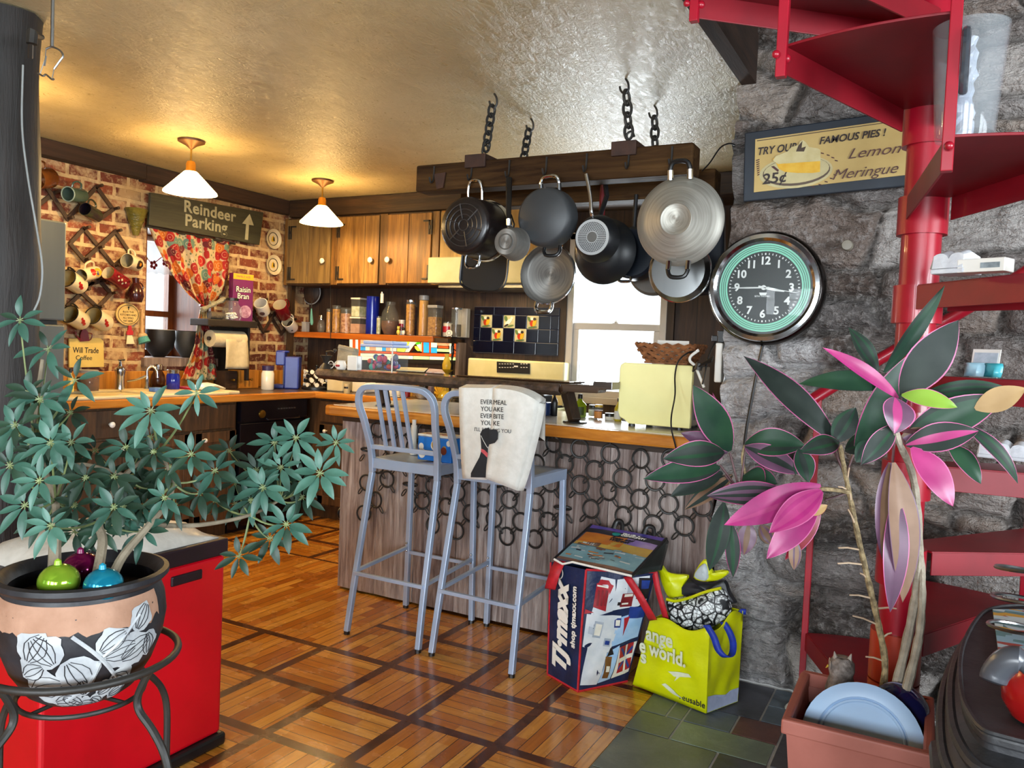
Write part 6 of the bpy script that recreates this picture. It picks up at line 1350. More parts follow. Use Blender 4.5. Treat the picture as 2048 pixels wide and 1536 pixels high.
# things on the treads
def egg(name, label, p, rz, rows, cols, mat, pitch=.042):
    T = rotz(p, rz); t = thing(name, label, 'egg carton', M=T); w, l = rows*pitch, cols*pitch
    mb = MB(T); mb.box(-l/2, l/2, -w/2, w/2, 0, .012); mb.build('tray', mat, t, bevel=.004)
    mb = MB(T); g = []
    for i in range(rows*8+1):
        v = -w/2+w*i/(rows*8); g.append([V((-l/2+l*j/(cols*8), v, .012+.045*(1-abs(i-rows*4)/(rows*4)*.25)*(.62+.38*max(0, math.sin(PI*(j % 8)/8))**.5)*(1 if 0 < i < rows*8 and 0 < j < cols*8 else .0))) for j in range(cols*8+1)])
    mb.grid(g); mb.build('lid', mat, t); return t
M_pulp = pm('white_pulp', '#d9dce0', .8, '#c9cdd4', 30, bump=.2)
p = onZ(1912, 548, tz(6)+.001); egg('egg_carton', 'small white egg carton on the tread at clock height', p+V((.0, .02, 0)), R(-30), 2, 2, M_pulp, .04)
q = onZ(1968, 545, tz(6)+.001); t = thing('card_box', 'white printed card box beside the small egg carton on the red tread', 'box', q); T = rotz(q, R(-25))
mb = MB(T); mb.box(-.05, .05, -.02, .03, 0, .03); mb.build('box', M_white, t, bevel=.002)
mb = MB(T); mb.box(.0, .04, -.0215, -.0195, .008, .02); mb.build('printed_panel', pm('grey_teal_print', '#9aa6ac', .6, '#6a7478', 40), t)
p = dep(1966, 741, 2.12); p.z = tz(5)+.001; t = thing('blister_card', 'white card with blue packet leaning on the tread below the cartons', 'card', p); T = rotz(p, R(-28)) 
mb = MB(T); slab(mb, [V((-.035, 0, .0)), V((.035, 0, 0)), V((.033, .018, .075)), V((-.037, .018, .075))], (0, .004, 0)); mb.build('card', M_white, t)
mb = MB(T); slab(mb, [V((-.03, .002, .012)), V((.03, .002, .012)), V((.029, .015, .066)), V((-.031, .015, .066))], (0, -.001, 0)); mb.build('grey_print', pm('grey_print_card', '#b8c2cc', .6, '#a0adb8', 50), t)
for (dx, m, lb, a) in ((-.012, pm('pale_blue_packet', '#8fc0d4', .25, '#b4d4e0', 20), 'pale blue clear packet in front of the white card', .1), (.035, pm('teal_packet', '#2f9fae', .25, '#57b6c0', 20), 'teal packet at the right of the white card', -.2)):
    P_ = T @ V((dx, -.022, 0)); t = thing('packet', lb, 'packet', P_); mb = MB(rotz(P_, R(-28)+a)); mb.grid([[V((x, .006*math.sin(j*2+i), .002+z)) for j, x in enumerate((-.024, -.008, .008, .024))] for i, z in enumerate((0, .014, .028, .036))]); mb.build('wrapper', m, t, solid=.006)
p = onZ(2010, 920, tz(4)+.001); egg('egg_carton', 'large grey white egg carton on the lower tread at the right edge', p+V((.02, .03, 0)), R(-15), 2, 4, M_pulp)
# clear pitcher with crumpled film
p = onZ(1928, 281, tz(7)+.002); s = mpp(p); t = thing('plastic_pitcher', 'clear plastic pitcher holding crumpled film on the high red tread', 'pitcher', p); T = rotz(p); M_clear = glass('clear_acrylic', '#aab0b4', .05, .2)
mb = MB(T); mb.lathe([(0, .002), (52*s, 0), (54*s, .01), (69*s, 222*s), (66*s, 222*s), (51*s, .012), (0, .008)], None, 32); mb.build('body', M_clear, t)
mb = MB(T); Hh = [V((-8*s, -62*s, 190*s)), V((-8*s, -86*s, 186*s)), V((-8*s, -92*s, 150*s)), V((-8*s, -84*s, 100*s)), V((-8*s, -60*s, 78*s))]; mb.tube(smooth(Hh, 4), .008, 8); mb.build('handle', glass('smoke_acrylic', '#3a3e44', .08, .75), t)
M_film = pm('crumpled_film', '#b4c2d8', .25, '#dbe4ee', 18, bump=.6, alpha=.85); mb = MB(T); rows = []
for i in range(14):
    z = (8+14.8*i)*s; r_ = (26+10*noise.noise(V((0, i*.7, 3))))*s; rows.append([V((r_*(.9+.45*noise.noise(V((j*.9, i*.8, 1))))*math.cos(2*PI*j/14)-.01, r_*(.8+.45*noise.noise(V((j*.9, i*.8, 5))))*math.sin(2*PI*j/14), z)) for j in range(14)])
mb.grid(rows, closed=True, smooth=False); mb.build('film', M_film, t)

# ---------------------------------------------------------------- wall clock
CY = 3.045; c = onY(1527, 575, CY); s = mpp(c)
t = thing('wall_clock', 'large round chrome wall clock with mint ring on the stone wall', 'clock', (c.x, 3.1, c.z-.2)); F = frame(c, (1, 0, 0), (0, 0, 1))
M_dkchrome = pm('dark_chrome', '#5a5654', .18, '#3f3b3a', 4, metal=1)
mb = MB(F); mb.lathe([(0, -.10), (.2, -.10), (.213, -.07), (.212, -.035), (.2, -.018), (.188, -.012)], None, 64); mb.build('case', M_dkchrome, t)
mb = MB(F); mb.lathe([(.192, -.014), (.2, -.004), (.196, .008), (.182, .01), (.172, .002), (.171, -.012)], None, 64); mb.build('bezel', M_chrome, t)
M_dial = pm('dial_black', '#0e1816', .3, '#14211e', 5); M_mint = pm('mint_ring', '#7ccfae', .35, '#92dcc0', 5); M_num = pm('white_numeral', '#eef2ee', .4)
mb = MB(F); mb.lathe([(0, -.008), (.172, -.008)], None, 64); dl = mb.build('dial', M_dial, t)
mb = MB(F); mb.lathe([(.134, -.0072), (.134, -.006), (.163, -.006), (.163, -.0072)], None, 64); mb.build('mint_band', M_mint, t)
for r_ in (.141, .148, .155): mb = MB(F); mb.lathe([(r_, -.006), (r_, -.0045), (r_+.0016, -.0045), (r_+.0016, -.006)], None, 64); mb.build('ring_line', M_dial, dl)
for k in range(60):
    a = 2*PI*k/60; r_ = .124; w = .0032 if k % 5 == 0 else .0017; l = .0034
    x, y = r_*math.sin(a), r_*math.cos(a); mb = MB(F); mb.obox(Mx.Translation(V((x, y, -.0068))) @ Mx.Rotation(-a, 4, 'Z'), w*1.5, l*2, .0016); mb.build('minute_mark', M_num, dl)
for k in range(1, 13):
    a = 2*PI*k/12; text(str(k), 'numeral', .04, M_num, F @ Mx.Translation(V((.098*math.sin(a), .098*math.cos(a), -.0065))), t, .0008, off=.0012, space=.95)
text('SETH THOMAS', 'maker_name', .0085, M_num, F @ Mx.Translation(V((-.004, -.032, -.0068))), t, .0004)
mb = MB(F); slab(mb, [V((-.016, -.018, -.0072)), V((.012, -.018, -.0072)), V((.009, -.028, -.0072)), V((-.012, -.028, -.0072))], (0, 0, .001)); mb.build('crest', M_num, t)
def hand(a, l, w, z, nm, back=.02):
    mb = MB(F); M = Mx.Rotation(-a, 4, 'Z'); slab(mb, [M @ V(q) for q in ((-w, -back, z), (w, -back, z), (w*1.3, l*.5, z), (w*.4, l, z), (-w*.4, l, z), (-w*1.3, l*.5, z))], (0, 0, .001)); mb.build(nm, M_num, t)
hand(R(269), .118, .0022, -.004, 'minute_hand'); hand(R(101), .075, .004, -.005, 'hour_hand'); hand(R(99), .128, .0012, -.003, 'second_hand', .0)
mb = MB(F); mb.lathe([(0, -.002), (.009, -.002), (.009, -.007), (0, -.007)], None, 18); mb.build('hub', M_num, t)
mb = MB(F); mb.lathe([(.173*k/10, .012*(1-(k/10)**2)) for k in range(11)], None, 64); mb.build('glass', glass('clock_glass', '#20282a', .02, .10), t)
mb = MB(); pts = [V((c.x, 3.12, c.z-.205)), onY(1523, 700, 3.12), onY(1505, 790, 3.12), onY(1490, 880, 3.12), onY(1488, 960, 3.12)]; mb.tube(smooth(pts, 4), .006, 6); mb.build('cord', M_dark, t)
# pie sign
SY_ = 3.105; t = thing('framed_sign', 'dark framed lemon meringue pie sign on the stone wall above the clock', 'sign', onY(1650, 380, SY_))
M_frame = pm('dark_navy_frame', '#121a24', .45, '#1a2430', 8)
mb = MB(); ppY(mb, [(1491, 268), (1836, 219), (1834, 372), (1488, 405)], SY_+.02, .018); mb.build('frame', M_frame, t, bevel=.004)
M_poster = pm('tan_poster', '#b89a5a', .5, '#c4a868', 6)
mb = MB(); ppY(mb, [(1511, 279), (1816, 236), (1814, 350), (1508, 385)], SY_+.001, .003); pst = mb.build('poster', M_poster, t)
y1 = SY_-.0025
def pc(ol, m, off=0): ppY(mb, ol, y1-off, .0006, m)
mb = MB(); ell = lambda cx, cy, rx, ry, a, n=28: [(cx+rx*math.cos(q)*math.cos(a)-ry*math.sin(q)*math.sin(a), cy+rx*math.cos(q)*math.sin(a)+ry*math.sin(q)*math.cos(a)) for q in [2*PI*k/n for k in range(n)]]
A_ = -.12
pc(ell(1592, 344, 74, 32, A_), 0); pc(ell(1593, 343, 68, 28, A_), 1, .0008); pc(ell(1593, 341, 66, 25, A_), 0, .0016)
pc([(1545, 318), (1560, 310), (1592, 302), (1628, 298), (1641, 299), (1640, 344), (1625, 346), (1595, 346), (1570, 344), (1558, 338), (1552, 326)], 2, .0024)
pc([(1546, 321), (1552, 312), (1575, 303), (1583, 294), (1597, 290), (1600, 283), (1606, 280), (1612, 285), (1618, 294), (1636, 297), (1641, 300), (1641, 322), (1556, 328)], 3, .0032)
pc([(1592, 303), (1597, 291), (1605, 282), (1603, 296), (1612, 293), (1608, 303)], 5, .004); pc([(1542, 333), (1548, 332), (1558, 340), (1556, 344)], 4, .003)
for k in range(14):
    q = R(-75+k*11); x, y = 1592+82*math.cos(q), 340+38*math.sin(q)-8*math.cos(q)
    if k not in (6, 7): pc([(x, y), (x+6, y+1.2), (x+7, y+3.4), (x+1, y+2.4)], 4, .0004)
for k in range(8): pc([(1512+k*.4, 320+k*4.2), (1519, 318+k*4.2), (1519, 320+k*4.2), (1512+k*.4, 322.2+k*4.2)], 4, .0004)
pc([(1514, 281), (1790, 242), (1790, 243.4), (1514, 282.6)], 5, .0002)
mb.build('pie_picture', [pm('plate_print', '#c9bb8a', .5), pm('plate_line', '#5c4a3a', .5), pm('lemon_print', '#d8a21c', .5, '#e2b438', 30), pm('meringue_print', '#bfae78', .5, '#cdbf8e', 20), pm('maroon_print', '#4a1c1c', .5), pm('brown_print', '#4a3626', .5)], pst)
xd = onY(1814, 240, SY_)-onY(1511, 282, SY_); M_lt = pm('brown_black_letter', '#2a1a16', .5); M_scr = pm('maroon_script', '#5a3430', .5)
def st(s_, px, py, hpx, mat, sh, **k): p = onY(px, py, y1-.003); text(s_, 'lettering', hpx*mpp(p), mat, frame(p, xd, (0, 0, 1)), pst, .0004, shear=sh, **k)
st('TRY OUR', 1553, 299, 21, M_lt, .25, off=.0008, sx=.86); st('FAMOUS PIES !', 1703, 274, 20, M_lt, .25, off=.0008, sx=.95); st('Lemon', 1746, 303, 29, M_scr, .45, sx=1.2, off=-.0002); st('Meringue', 1727, 344, 29, M_scr, .45, sx=1.1, off=-.0002); st('25\u00a2', 1548, 357, 29, M_lt, .1, off=.001, sx=1.1)
mb = MB(); p = onY(1694, 490, 3.11); mb.lathe([(0, .006), (.017, .004), (.019, 0), (.019, -.03)], frame(p, (1, 0, 0), (0, 0, 1)), 18); tag(mb.build('metal_disc', pm('worn_brass', '#8f8878', .45, '#7a7366', 9)), 'small round metal knob on the stone wall right of the clock', 'disc')
mb = MB(); mb.tube(smooth([onY(a, b, y) for a, b, y in ((1404, 342, 3.2), (1420, 325, 3.17), (1440, 296, 3.14), (1458, 287, 3.12), (1470, 290, 3.12))], 4), .003, 6); tag(mb.build('wire', M_dark), 'thin dark wire curving from the pot rack to the stone wall', 'wire')
# ---------------------------------------------------------------- dark post, hanging ornament at the left
t = thing('timber_post', 'dark live edge timber post at the left edge of the room', 'post', (-2.86, 1.6, 0)); M_post = wood('dark_rough_post', '#0c0806', '#19110c', '#261a13', 2, .9, .6, .6)
mb = MB(); rows = []
for i in range(47):
    z = i*2.325/46; k = .13+.02*noise.noise(V((1, z*1.7, 3)))+.03*max(0, 1-abs(z-.3)); rows.append([V((-2.865+(k+.012*noise.noise(V((j*.8, z*5, 0))))*math.cos(2*PI*j/20), 1.6+(k*.9+.01*noise.noise(V((j, z*4, 6))))*math.sin(2*PI*j/20), z)) for j in range(20)])
mb.grid(rows, closed=True); mb.build('post', M_post, t)
mb = MB(); p = onY(64, 68, 1.5); mb.tube([p+V((-.03, .05, .012)), p, p+V((0, 0, -.03))], [.008, .018, .016], 8); mb.tube([p+V((-.005, 0, -.02)), p+V((-.04, .02, -.06))], .008, 6); mb.build('hook', M_black, t)
mb = MB(); pts = [onY(a, b, y) for a, b, y in ((46, 130, 1.47), (44, 250, 1.47), (55, 350, 1.48), (72, 450, 1.5), (84, 530, 1.5), (80, 590, 1.5), (66, 625, 1.48))]
mb.tube(smooth(pts, 5), .003, 6); tag(mb.build('cord', pm('grey_cord', '#8f9494', .4)), 'pale grey cord hanging loosely on the dark timber post', 'cord')
t = thing('wire_ornament', 'thin wire ornament hanging on a rod from the ceiling at upper left', 'ornament', dep(104, 120, 2.2)); a = dep(104, 93, 2.2)
mb = MB(); mb.tube([a, V((a.x, a.y, ZC))], .0045, 6); mb.build('rod', M_steel, t)
mb = MB(); W_ = lambda x, y: dep(x, y, 2.2); mb.tube(smooth([W_(92, 98), W_(104, 94), W_(120, 101), W_(126, 112), W_(118, 124), W_(108, 138)], 4), .0028, 6); mb.tube([W_(92, 112), W_(89, 132)], .0022, 6); mb.tube(smooth([W_(76, 146), W_(86, 152), W_(92, 149), W_(104, 159), W_(108, 157)], 4), .0026, 6); mb.tube([W_(92, 98), W_(90, 118), W_(80, 148)], .0012, 5); mb.tube([W_(108, 138), W_(104, 158)], .0012, 5); mb.build('wire_loops', M_steel, t)

# ---------------------------------------------------------------- red bin
t = thing('trash_bin', 'tall red bin with dark lid rim and white liner behind the plant stand', 'bin', (-2.08, 1.46, 0))
bx0, bx1, by0, by1 = -2.27, -1.91, 1.18, 1.755
M_bin = pm('bright_red_plastic', '#c8081c', .3, '#b80718', 4); M_binl = pm('plum_black_plastic', '#1d0f16', .35, '#25131c', 6)
mb = MB(); mb.box(bx0, bx1, by0, by1, .04, .6); mb.build('body', M_bin, t, bevel=.012, seg=3)
mb = MB(); mb.box(bx0-.006, bx1+.006, by0-.006, by1+.006, .6, .652); mb.build('lid_rim', M_binl, t, bevel=.006)
mb = MB(); mb.box(bx0-.012, bx1+.012, by0-.012, by1+.012, 0, .04); mb.build('base', M_dark, t, bevel=.01)
mb = MB(); mb.box(bx1-.004, bx1+.006, 1.555, 1.665, .545, .575); mb.build('handle', M_binl, t, bevel=.01, seg=3)
M_liner = pm('white_plastic_liner', '#b9b4aa', .35, '#cfcac0', 12, bump=.3)
mb = MB(); rows = []
for i in range(11):
    v = i/10; rows.append([V((bx0+.01+(bx1-bx0-.02)*j/12, by0+.02+(by1-by0-.04)*v, .653+.085*math.sin(PI*v)**.6*math.sin(PI*j/12)**.6+.018*noise.noise(V((j*.5, i*.5, 2)))*(1 if 0 < j < 12 and 0 < i < 10 else 0))) for j in range(13)])
mb.grid(rows); mb.build('liner', M_liner, t, solid=.004)

# ---------------------------------------------------------------- plant pot on iron stand
PP = dep(168, 1140, 1.6); PX, PYY = PP.x, PP.y; ZR = .79
prof = [(a_*.95, .797+(b_-.80)*.93) for a_, b_ in [(.085, .535), (.105, .55), (.135, .6), (.156, .66), (.162, .70), (.158, .74), (.149, .765), (.147, .772), (.158, .778), (.166, .787), (.165, .797), (.155, .80), (.148, .795), (.138, .775), (.148, .72), (.14, .66)]]
def prad(z):
    q = [p for p in prof[:8]]
    z = min(max(z, q[0][1]), q[-1][1])
    for (r0, z0), (r1, z1) in zip(q, q[1:]):
        if z0 <= z <= z1: return r0+(r1-r0)*(z-z0)/(z1-z0)
    return q[-1][0]
t = thing('flower_pot', 'large black flower pot with pale carved leaves holding the umbrella plant', 'plant pot', (PX, PYY, .535)); TP = Mx.Translation(V((PX, PYY, 0)))
M_potb = pm('black_carved_glaze', '#19191d', .5, '#2c2c31', 14, bump=.15); M_potw = pm('pale_carved_clay', '#bcc0c2', .7, '#9da1a6', 16, bump=.2); M_terra = pm('worn_terracotta', '#b08870', .75, '#9a725a', 14, bump=.25)
mb = MB(TP); mb.lathe([(0, prof[0][1])]+prof+[(0, .70)], None, 56); mb.build('body', M_potb, t)
def pp(a, z, o=.0015): r_ = prad(z)+o; return TP @ V((r_*math.cos(a), r_*math.sin(a), z))
FA = math.atan2(-PYY, -PX)             # angle that faces the viewer
def pangle(px): return FA+math.asin(max(-1, min(1, (px-168)*.001/.163)))
mb = MB(); n = 60; rows = [[], [], [], []]
for i in range(n+1):
    a = FA-1.7+2.75*i/n; lo = .712+.022*noise.noise(V((i*.35, 1, 0))); hi = .764
    for j in range(4): z = lo+(hi-lo)*j/3; rows[j].append(pp(a, z, .001))
mb.grid(rows); mb.build('terracotta_band', M_terra, t)
def petal(a, z, L, w, ang, nm='carved_leaf', m=None):
    """leaf outline on the pot's surface: along ang in the (arc, z) plane"""
    rs = []
    for i in range(9):
        u = i/8; ww = w*math.sin(PI*min(1, u*1.02+.04))**.7*(1+.12*math.sin(u*14)); row = []
        for j in range(7):
            v = (j/3-1)*ww; x = L*u*math.cos(ang)-v*math.sin(ang); y = L*u*math.sin(ang)+v*math.cos(ang); zz_ = min(max(z+y, .556), .768); row.append(pp(a+x/.155, zz_, .0022))
        rs.append(row)
    mb = MB(); mb.grid(rs); lf = mb.build(nm, m or M_potw, t)
    mb = MB()
    for k in (-.5, -.17, .17, .5):
        pts = []
        for i in range(5): u = .08+.8*i/4; v = k*w*math.sin(PI*u)*1.1; x = L*u*math.cos(ang)-v*math.sin(ang); y = L*u*math.sin(ang)+v*math.cos(ang); pts.append(pp(a+x/.155, min(max(z+y, .556), .767), .0026))
        mb.tube(pts, .0009, 4)
    mb.build('vein', M_potb, lf)
for px, z, L, w, ang in ((120, .655, .062, .03, 2.2), (138, .665, .07, .034, -1.0), (100, .655, .05, .024, 3.6), (196, .672, .055, .024, .6), (205, .66, .06, .028, .2), (238, .645, .065, .03, .5), (230, .62, .05, .022, -.6), (262, .70, .05, .02, 1.0), (285, .69, .05, .02, -1.2), (70, .66, .06, .03, 1.0), (60, .60, .07, .034, .2), (120, .585, .05, .02, -.5), (175, .583, .035, .018, 1.8), (205, .578, .04, .018, .6), (190, .575, .036, .016, -.6), (150, .555, .045, .018, .1), (235, .57, .04, .016, .3), (100, .57, .05, .022, .1)):
    petal(pangle(px), z, L*1.2, w*1.3, ang)
M_vine = M_potw
for pts in ([(150, .712), (185, .68), (215, .645), (250, .60), (262, .585)], [(270, .73), (235, .69), (205, .665)], [(200, .655), (185, .615), (150, .585), (130, .575)]):
    mb = MB(); mb.tube(smooth([pp(pangle(a), z, .002) for a, z in pts], 4), .004, 6); mb.build('carved_stem', M_potw, t)
mb = MB(TP); mb.lathe([(0, .745), (.1, .748), (.145, .742)], None, 32); mb.build('soil', pm('dark_soil', '#2a2019', .95, '#3a2d22', 40, bump=.8), t)
for px, py, r_, col, c2, lb in ((118, 1163, 40, '#9fc43a', '#7ba428', 'shiny lime green glass ornament in the plant pot'), (163, 1138, 38, '#7a0e4a', '#5c0a38', 'shiny plum purple glass ornament in the plant pot, farther back'), (207, 1170, 38, '#1f98b8', '#157a98', 'shiny teal blue glass ornament in the plant pot')):
    p = dep(px, py, 1.52 if py > 1150 else 1.62); s = mpp(p); t = thing('glass_ornament', lb, 'ornament', p); mb = MB(); mb.ball(p, r_*s*.98, (1, 1, .92), 24); mb.build('ball', pm('ornament'+col, col, .12, c2, 6, metal=.55), t)
    mb = MB(); mb.lathe([(0, .0), (.007, 0), (.006, .008), (.002, .011), (0, .012)], Mx.Translation(p+V((.002, -.004, r_*s*.89))), 10); mb.build('cap', pm('cap'+col, col, .3, c2), t)
t = thing('plant_stand', 'black wrought iron plant stand under the carved pot', 'plant stand', (PX, PYY, 0))
mb = MB(TP); mb.tube(arc((0, 0, .622), .178, 0, 2*PI, 48, (1, 0, 0), (0, 1, 0))[:-1], .0075, 10, True); mb.build('ring', M_black, t)
mb = MB(TP); mb.tube(arc((0, 0, .545), .115, 0, 2*PI, 36, (1, 0, 0), (0, 1, 0))[:-1], .005, 8, True); mb.build('lower_ring', M_black, t)
for k, da in enumerate((.72, 2.29, 3.86, 5.43)):
    a = FA+da; u = V((math.cos(a), math.sin(a), 0)); mb = MB(TP)
    mb.tube(smooth([u*.175+V((0, 0, .62)), u*.158+V((0, 0, .59)), u*.146+V((0, 0, .56)), u*.152+V((0, 0, .535)), u*.185+V((0, 0, .505)), u*.215+V((0, 0, .465)), u*.23+V((0, 0, .41)), u*.232+V((0, 0, .3)), u*.235+V((0, 0, .15)), u*.25+V((0, 0, .04)), u*.275+V((0, 0, .008))], 5), .0075, 8); mb.build('leg', M_black, t)
mb = MB(TP)
for a in (0, PI/2): mb.tube([V((.115*math.cos(FA+.72+a), .115*math.sin(FA+.72+a), .545)), V((-.115*math.cos(FA+.72+a), -.115*math.sin(FA+.72+a), .545))], .004, 6)
mb.build('cross_bar', M_black, t)

# ---------------------------------------------------------------- umbrella plant
rl = random.Random(17)
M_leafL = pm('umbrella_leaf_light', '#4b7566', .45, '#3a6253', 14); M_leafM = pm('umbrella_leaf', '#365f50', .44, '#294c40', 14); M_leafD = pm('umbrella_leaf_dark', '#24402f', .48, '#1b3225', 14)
M_stem = pm('plant_stem', '#7d8a58', .5, '#647048', 20); M_trunk = pm('plant_trunk', '#6d6250', .8, '#857a66', 24, bump=.4)
def leaf(mb, base, tip, w, up, sag=.1, m=0, em=None, fold=.25, n=8, wave=0, pk=.45):
    """blade from base to tip; up is the direction its face looks to"""
    base, tip = V(base), V(tip); d = tip-base; L = d.length; dn = d.normalized(); side = dn.cross(V(up)); side = side.normalized() if side.length > 1e-5 else dn.orthogonal(); nrm = side.cross(dn).normalized(); rows = []
    if nrm.dot(V(up)) < 0: nrm = -nrm
    cols = (-1, -.93, -.62, -.3, 0, .3, .62, .93, 1) if em is not None else (-1, -.5, 0, .5, 1)
    pal = m if isinstance(m, tuple) else (m,); hh = int(base.x*7919+tip.z*6007) % 97
    for i in range(n+1):
        u = i/n; x = u**(math.log(.5)/math.log(pk)); ww = w/2*max(math.sin(PI*(.03+.97*x)), .02)**.85*(1 if u < 1 else .02)
        c = base+d*u+nrm*(sag*L*4*u*(1-u))
        rows.append([c+side*(ww*k)+nrm*(ww*fold*abs(k)+wave*w*math.sin(u*11+k*2)) for k in cols])
    nc = len(cols); o = len(mb.v); vs = [p for r_ in rows for p in r_]; mb.v += vs
    for i in range(n):
        for j in range(nc-1):
            mb.f.append([o+i*nc+j, o+i*nc+j+1, o+(i+1)*nc+j+1, o+(i+1)*nc+j]); mb.sm.append(True)
            mb.mi.append(em if (em is not None and em != -1 and j in (0, nc-2)) else (pal[(j*(j+hh)//2) % len(pal)]))
def cluster(mb, px, py, d, Lpx, m, n=None, a0=None, tilt=.5):
    c = dep(px, py, d); s = d/FPX; n = n or rl.choice((7, 8, 8, 9)); a0 = rl.random()*6 if a0 is None else a0
    for k in range(n):
        a = a0+2*PI*k/n+rl.uniform(-.18, .18); L = Lpx*s*rl.uniform(.88, 1.2)*(1.0 if math.sin(a) < .3 else .88)
        o = CR*math.cos(a)+CU*math.sin(a)*.85-CF*(tilt*rl.uniform(.2, 1.0)*(.5-math.sin(a)*.7))
        o = o.normalized(); b = c+o*L*.14
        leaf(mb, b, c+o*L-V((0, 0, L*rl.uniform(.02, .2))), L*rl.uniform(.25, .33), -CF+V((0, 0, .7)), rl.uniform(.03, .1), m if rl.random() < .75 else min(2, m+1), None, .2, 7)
        mb.tube([c, b], .0012, 4, m=3)
    return c
t = thing('umbrella_plant', 'bushy green umbrella plant growing in the carved pot at left', 'plant', (PX, PYY, .75))
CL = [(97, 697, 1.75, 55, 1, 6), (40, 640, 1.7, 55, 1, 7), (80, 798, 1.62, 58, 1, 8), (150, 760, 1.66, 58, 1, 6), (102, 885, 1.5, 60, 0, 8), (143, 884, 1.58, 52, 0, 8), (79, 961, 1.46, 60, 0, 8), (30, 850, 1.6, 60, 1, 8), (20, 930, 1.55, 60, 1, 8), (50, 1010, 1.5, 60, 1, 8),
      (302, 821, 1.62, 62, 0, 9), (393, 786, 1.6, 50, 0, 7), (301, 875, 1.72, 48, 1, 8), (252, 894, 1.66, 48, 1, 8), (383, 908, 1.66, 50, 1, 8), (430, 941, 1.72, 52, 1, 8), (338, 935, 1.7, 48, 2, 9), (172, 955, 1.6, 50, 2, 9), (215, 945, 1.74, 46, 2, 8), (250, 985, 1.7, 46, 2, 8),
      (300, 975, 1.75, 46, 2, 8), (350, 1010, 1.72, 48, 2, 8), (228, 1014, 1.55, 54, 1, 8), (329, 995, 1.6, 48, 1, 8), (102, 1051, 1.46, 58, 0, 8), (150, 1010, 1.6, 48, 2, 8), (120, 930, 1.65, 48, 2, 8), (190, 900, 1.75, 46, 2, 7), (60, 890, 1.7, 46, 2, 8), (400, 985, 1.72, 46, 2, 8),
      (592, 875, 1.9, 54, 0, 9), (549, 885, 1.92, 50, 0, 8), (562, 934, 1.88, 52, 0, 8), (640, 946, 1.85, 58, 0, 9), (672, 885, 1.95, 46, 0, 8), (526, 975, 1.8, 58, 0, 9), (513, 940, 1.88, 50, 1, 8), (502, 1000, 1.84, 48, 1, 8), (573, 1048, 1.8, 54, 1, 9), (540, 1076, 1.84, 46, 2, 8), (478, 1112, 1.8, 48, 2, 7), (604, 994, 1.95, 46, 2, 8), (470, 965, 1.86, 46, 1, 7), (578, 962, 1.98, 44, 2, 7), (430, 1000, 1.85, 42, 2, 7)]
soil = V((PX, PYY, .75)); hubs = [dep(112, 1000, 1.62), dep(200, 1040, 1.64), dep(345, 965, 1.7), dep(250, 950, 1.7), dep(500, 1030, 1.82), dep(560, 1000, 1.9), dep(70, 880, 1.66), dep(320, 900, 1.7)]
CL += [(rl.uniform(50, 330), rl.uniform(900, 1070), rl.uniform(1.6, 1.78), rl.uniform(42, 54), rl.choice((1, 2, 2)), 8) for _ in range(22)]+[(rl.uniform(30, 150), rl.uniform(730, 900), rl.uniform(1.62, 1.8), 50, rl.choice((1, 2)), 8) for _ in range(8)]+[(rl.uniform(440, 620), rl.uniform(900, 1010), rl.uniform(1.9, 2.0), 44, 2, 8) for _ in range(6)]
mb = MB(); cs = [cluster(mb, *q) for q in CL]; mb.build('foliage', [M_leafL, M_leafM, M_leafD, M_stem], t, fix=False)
for c in cs:
    h = min(hubs, key=lambda q: (q-c).length); mb = MB(); mb.tube(bez(c-V((0, 0, .002)), (c+h)/2+V((0, 0, -.02)), h, 6), [.0018]*3+[.0024]*4, 5); mb.build('leaf_stalk', M_stem, t)
for pts, r0, r1 in (([soil+V((-.05, -.03, -.02)), dep(110, 1090, 1.6), hubs[0], hubs[6], dep(85, 720, 1.72)], .014, .004), ([soil+V((.05, -.02, -.02)), dep(205, 1090, 1.62), hubs[1], hubs[3], hubs[7]], .012, .003), ([soil+V((.06, .0, -.02)), dep(238, 1125, 1.63), dep(290, 1060, 1.66), dep(330, 1010, 1.7), hubs[2], hubs[7]], .011, .003), ([dep(300, 1050, 1.68), dep(400, 1050, 1.75), hubs[4], hubs[5]], .006, .003), ([hubs[0], dep(150, 930, 1.66), hubs[3]], .006, .003)):
    P = smooth(pts, 5); k = len(P); mb = MB(); mb.tube(P, [r0+(r1-r0)*i/(k-1) for i in range(k)], 8); mb.build('branch', M_trunk, t)

# ---------------------------------------------------------------- terracotta trough with cordyline
ZT = .45; q00, q10 = onZ(1598, 1444, ZT), onZ(1606, 1340, ZT)
tx0 = min(q00.x, q10.x)-.0; ty0, ty1 = onZ(1597, 1446, ZT).y, onZ(1606, 1338, ZT).y; tx1 = tx0+.31
t = thing('planter_box', 'terracotta trough planter with a moulded rim in front of the staircase', 'planter', ((tx0+tx1)/2, (ty0+ty1)/2, 0))
M_tc = pm('terracotta', '#b0685a', .6, '#a05c4e', 8, bump=.08)
mb = MB(); w = .02
for a, b, c, d in ((tx0, tx1, ty0, ty0+w), (tx0, tx1, ty1-w, ty1), (tx0, tx0+w, ty0+w, ty1-w), (tx1-w, tx1, ty0+w, ty1-w)): mb.box(a, b, c, d, ZT-.035, ZT)
rim = mb.build('rim', M_tc, t, bevel=.005)
mb = MB(); i_ = .014
def ring_(x0, x1, y0, y1, z): return [V((x0, y0, z)), V((x1, y0, z)), V((x1, y1, z)), V((x0, y1, z))]
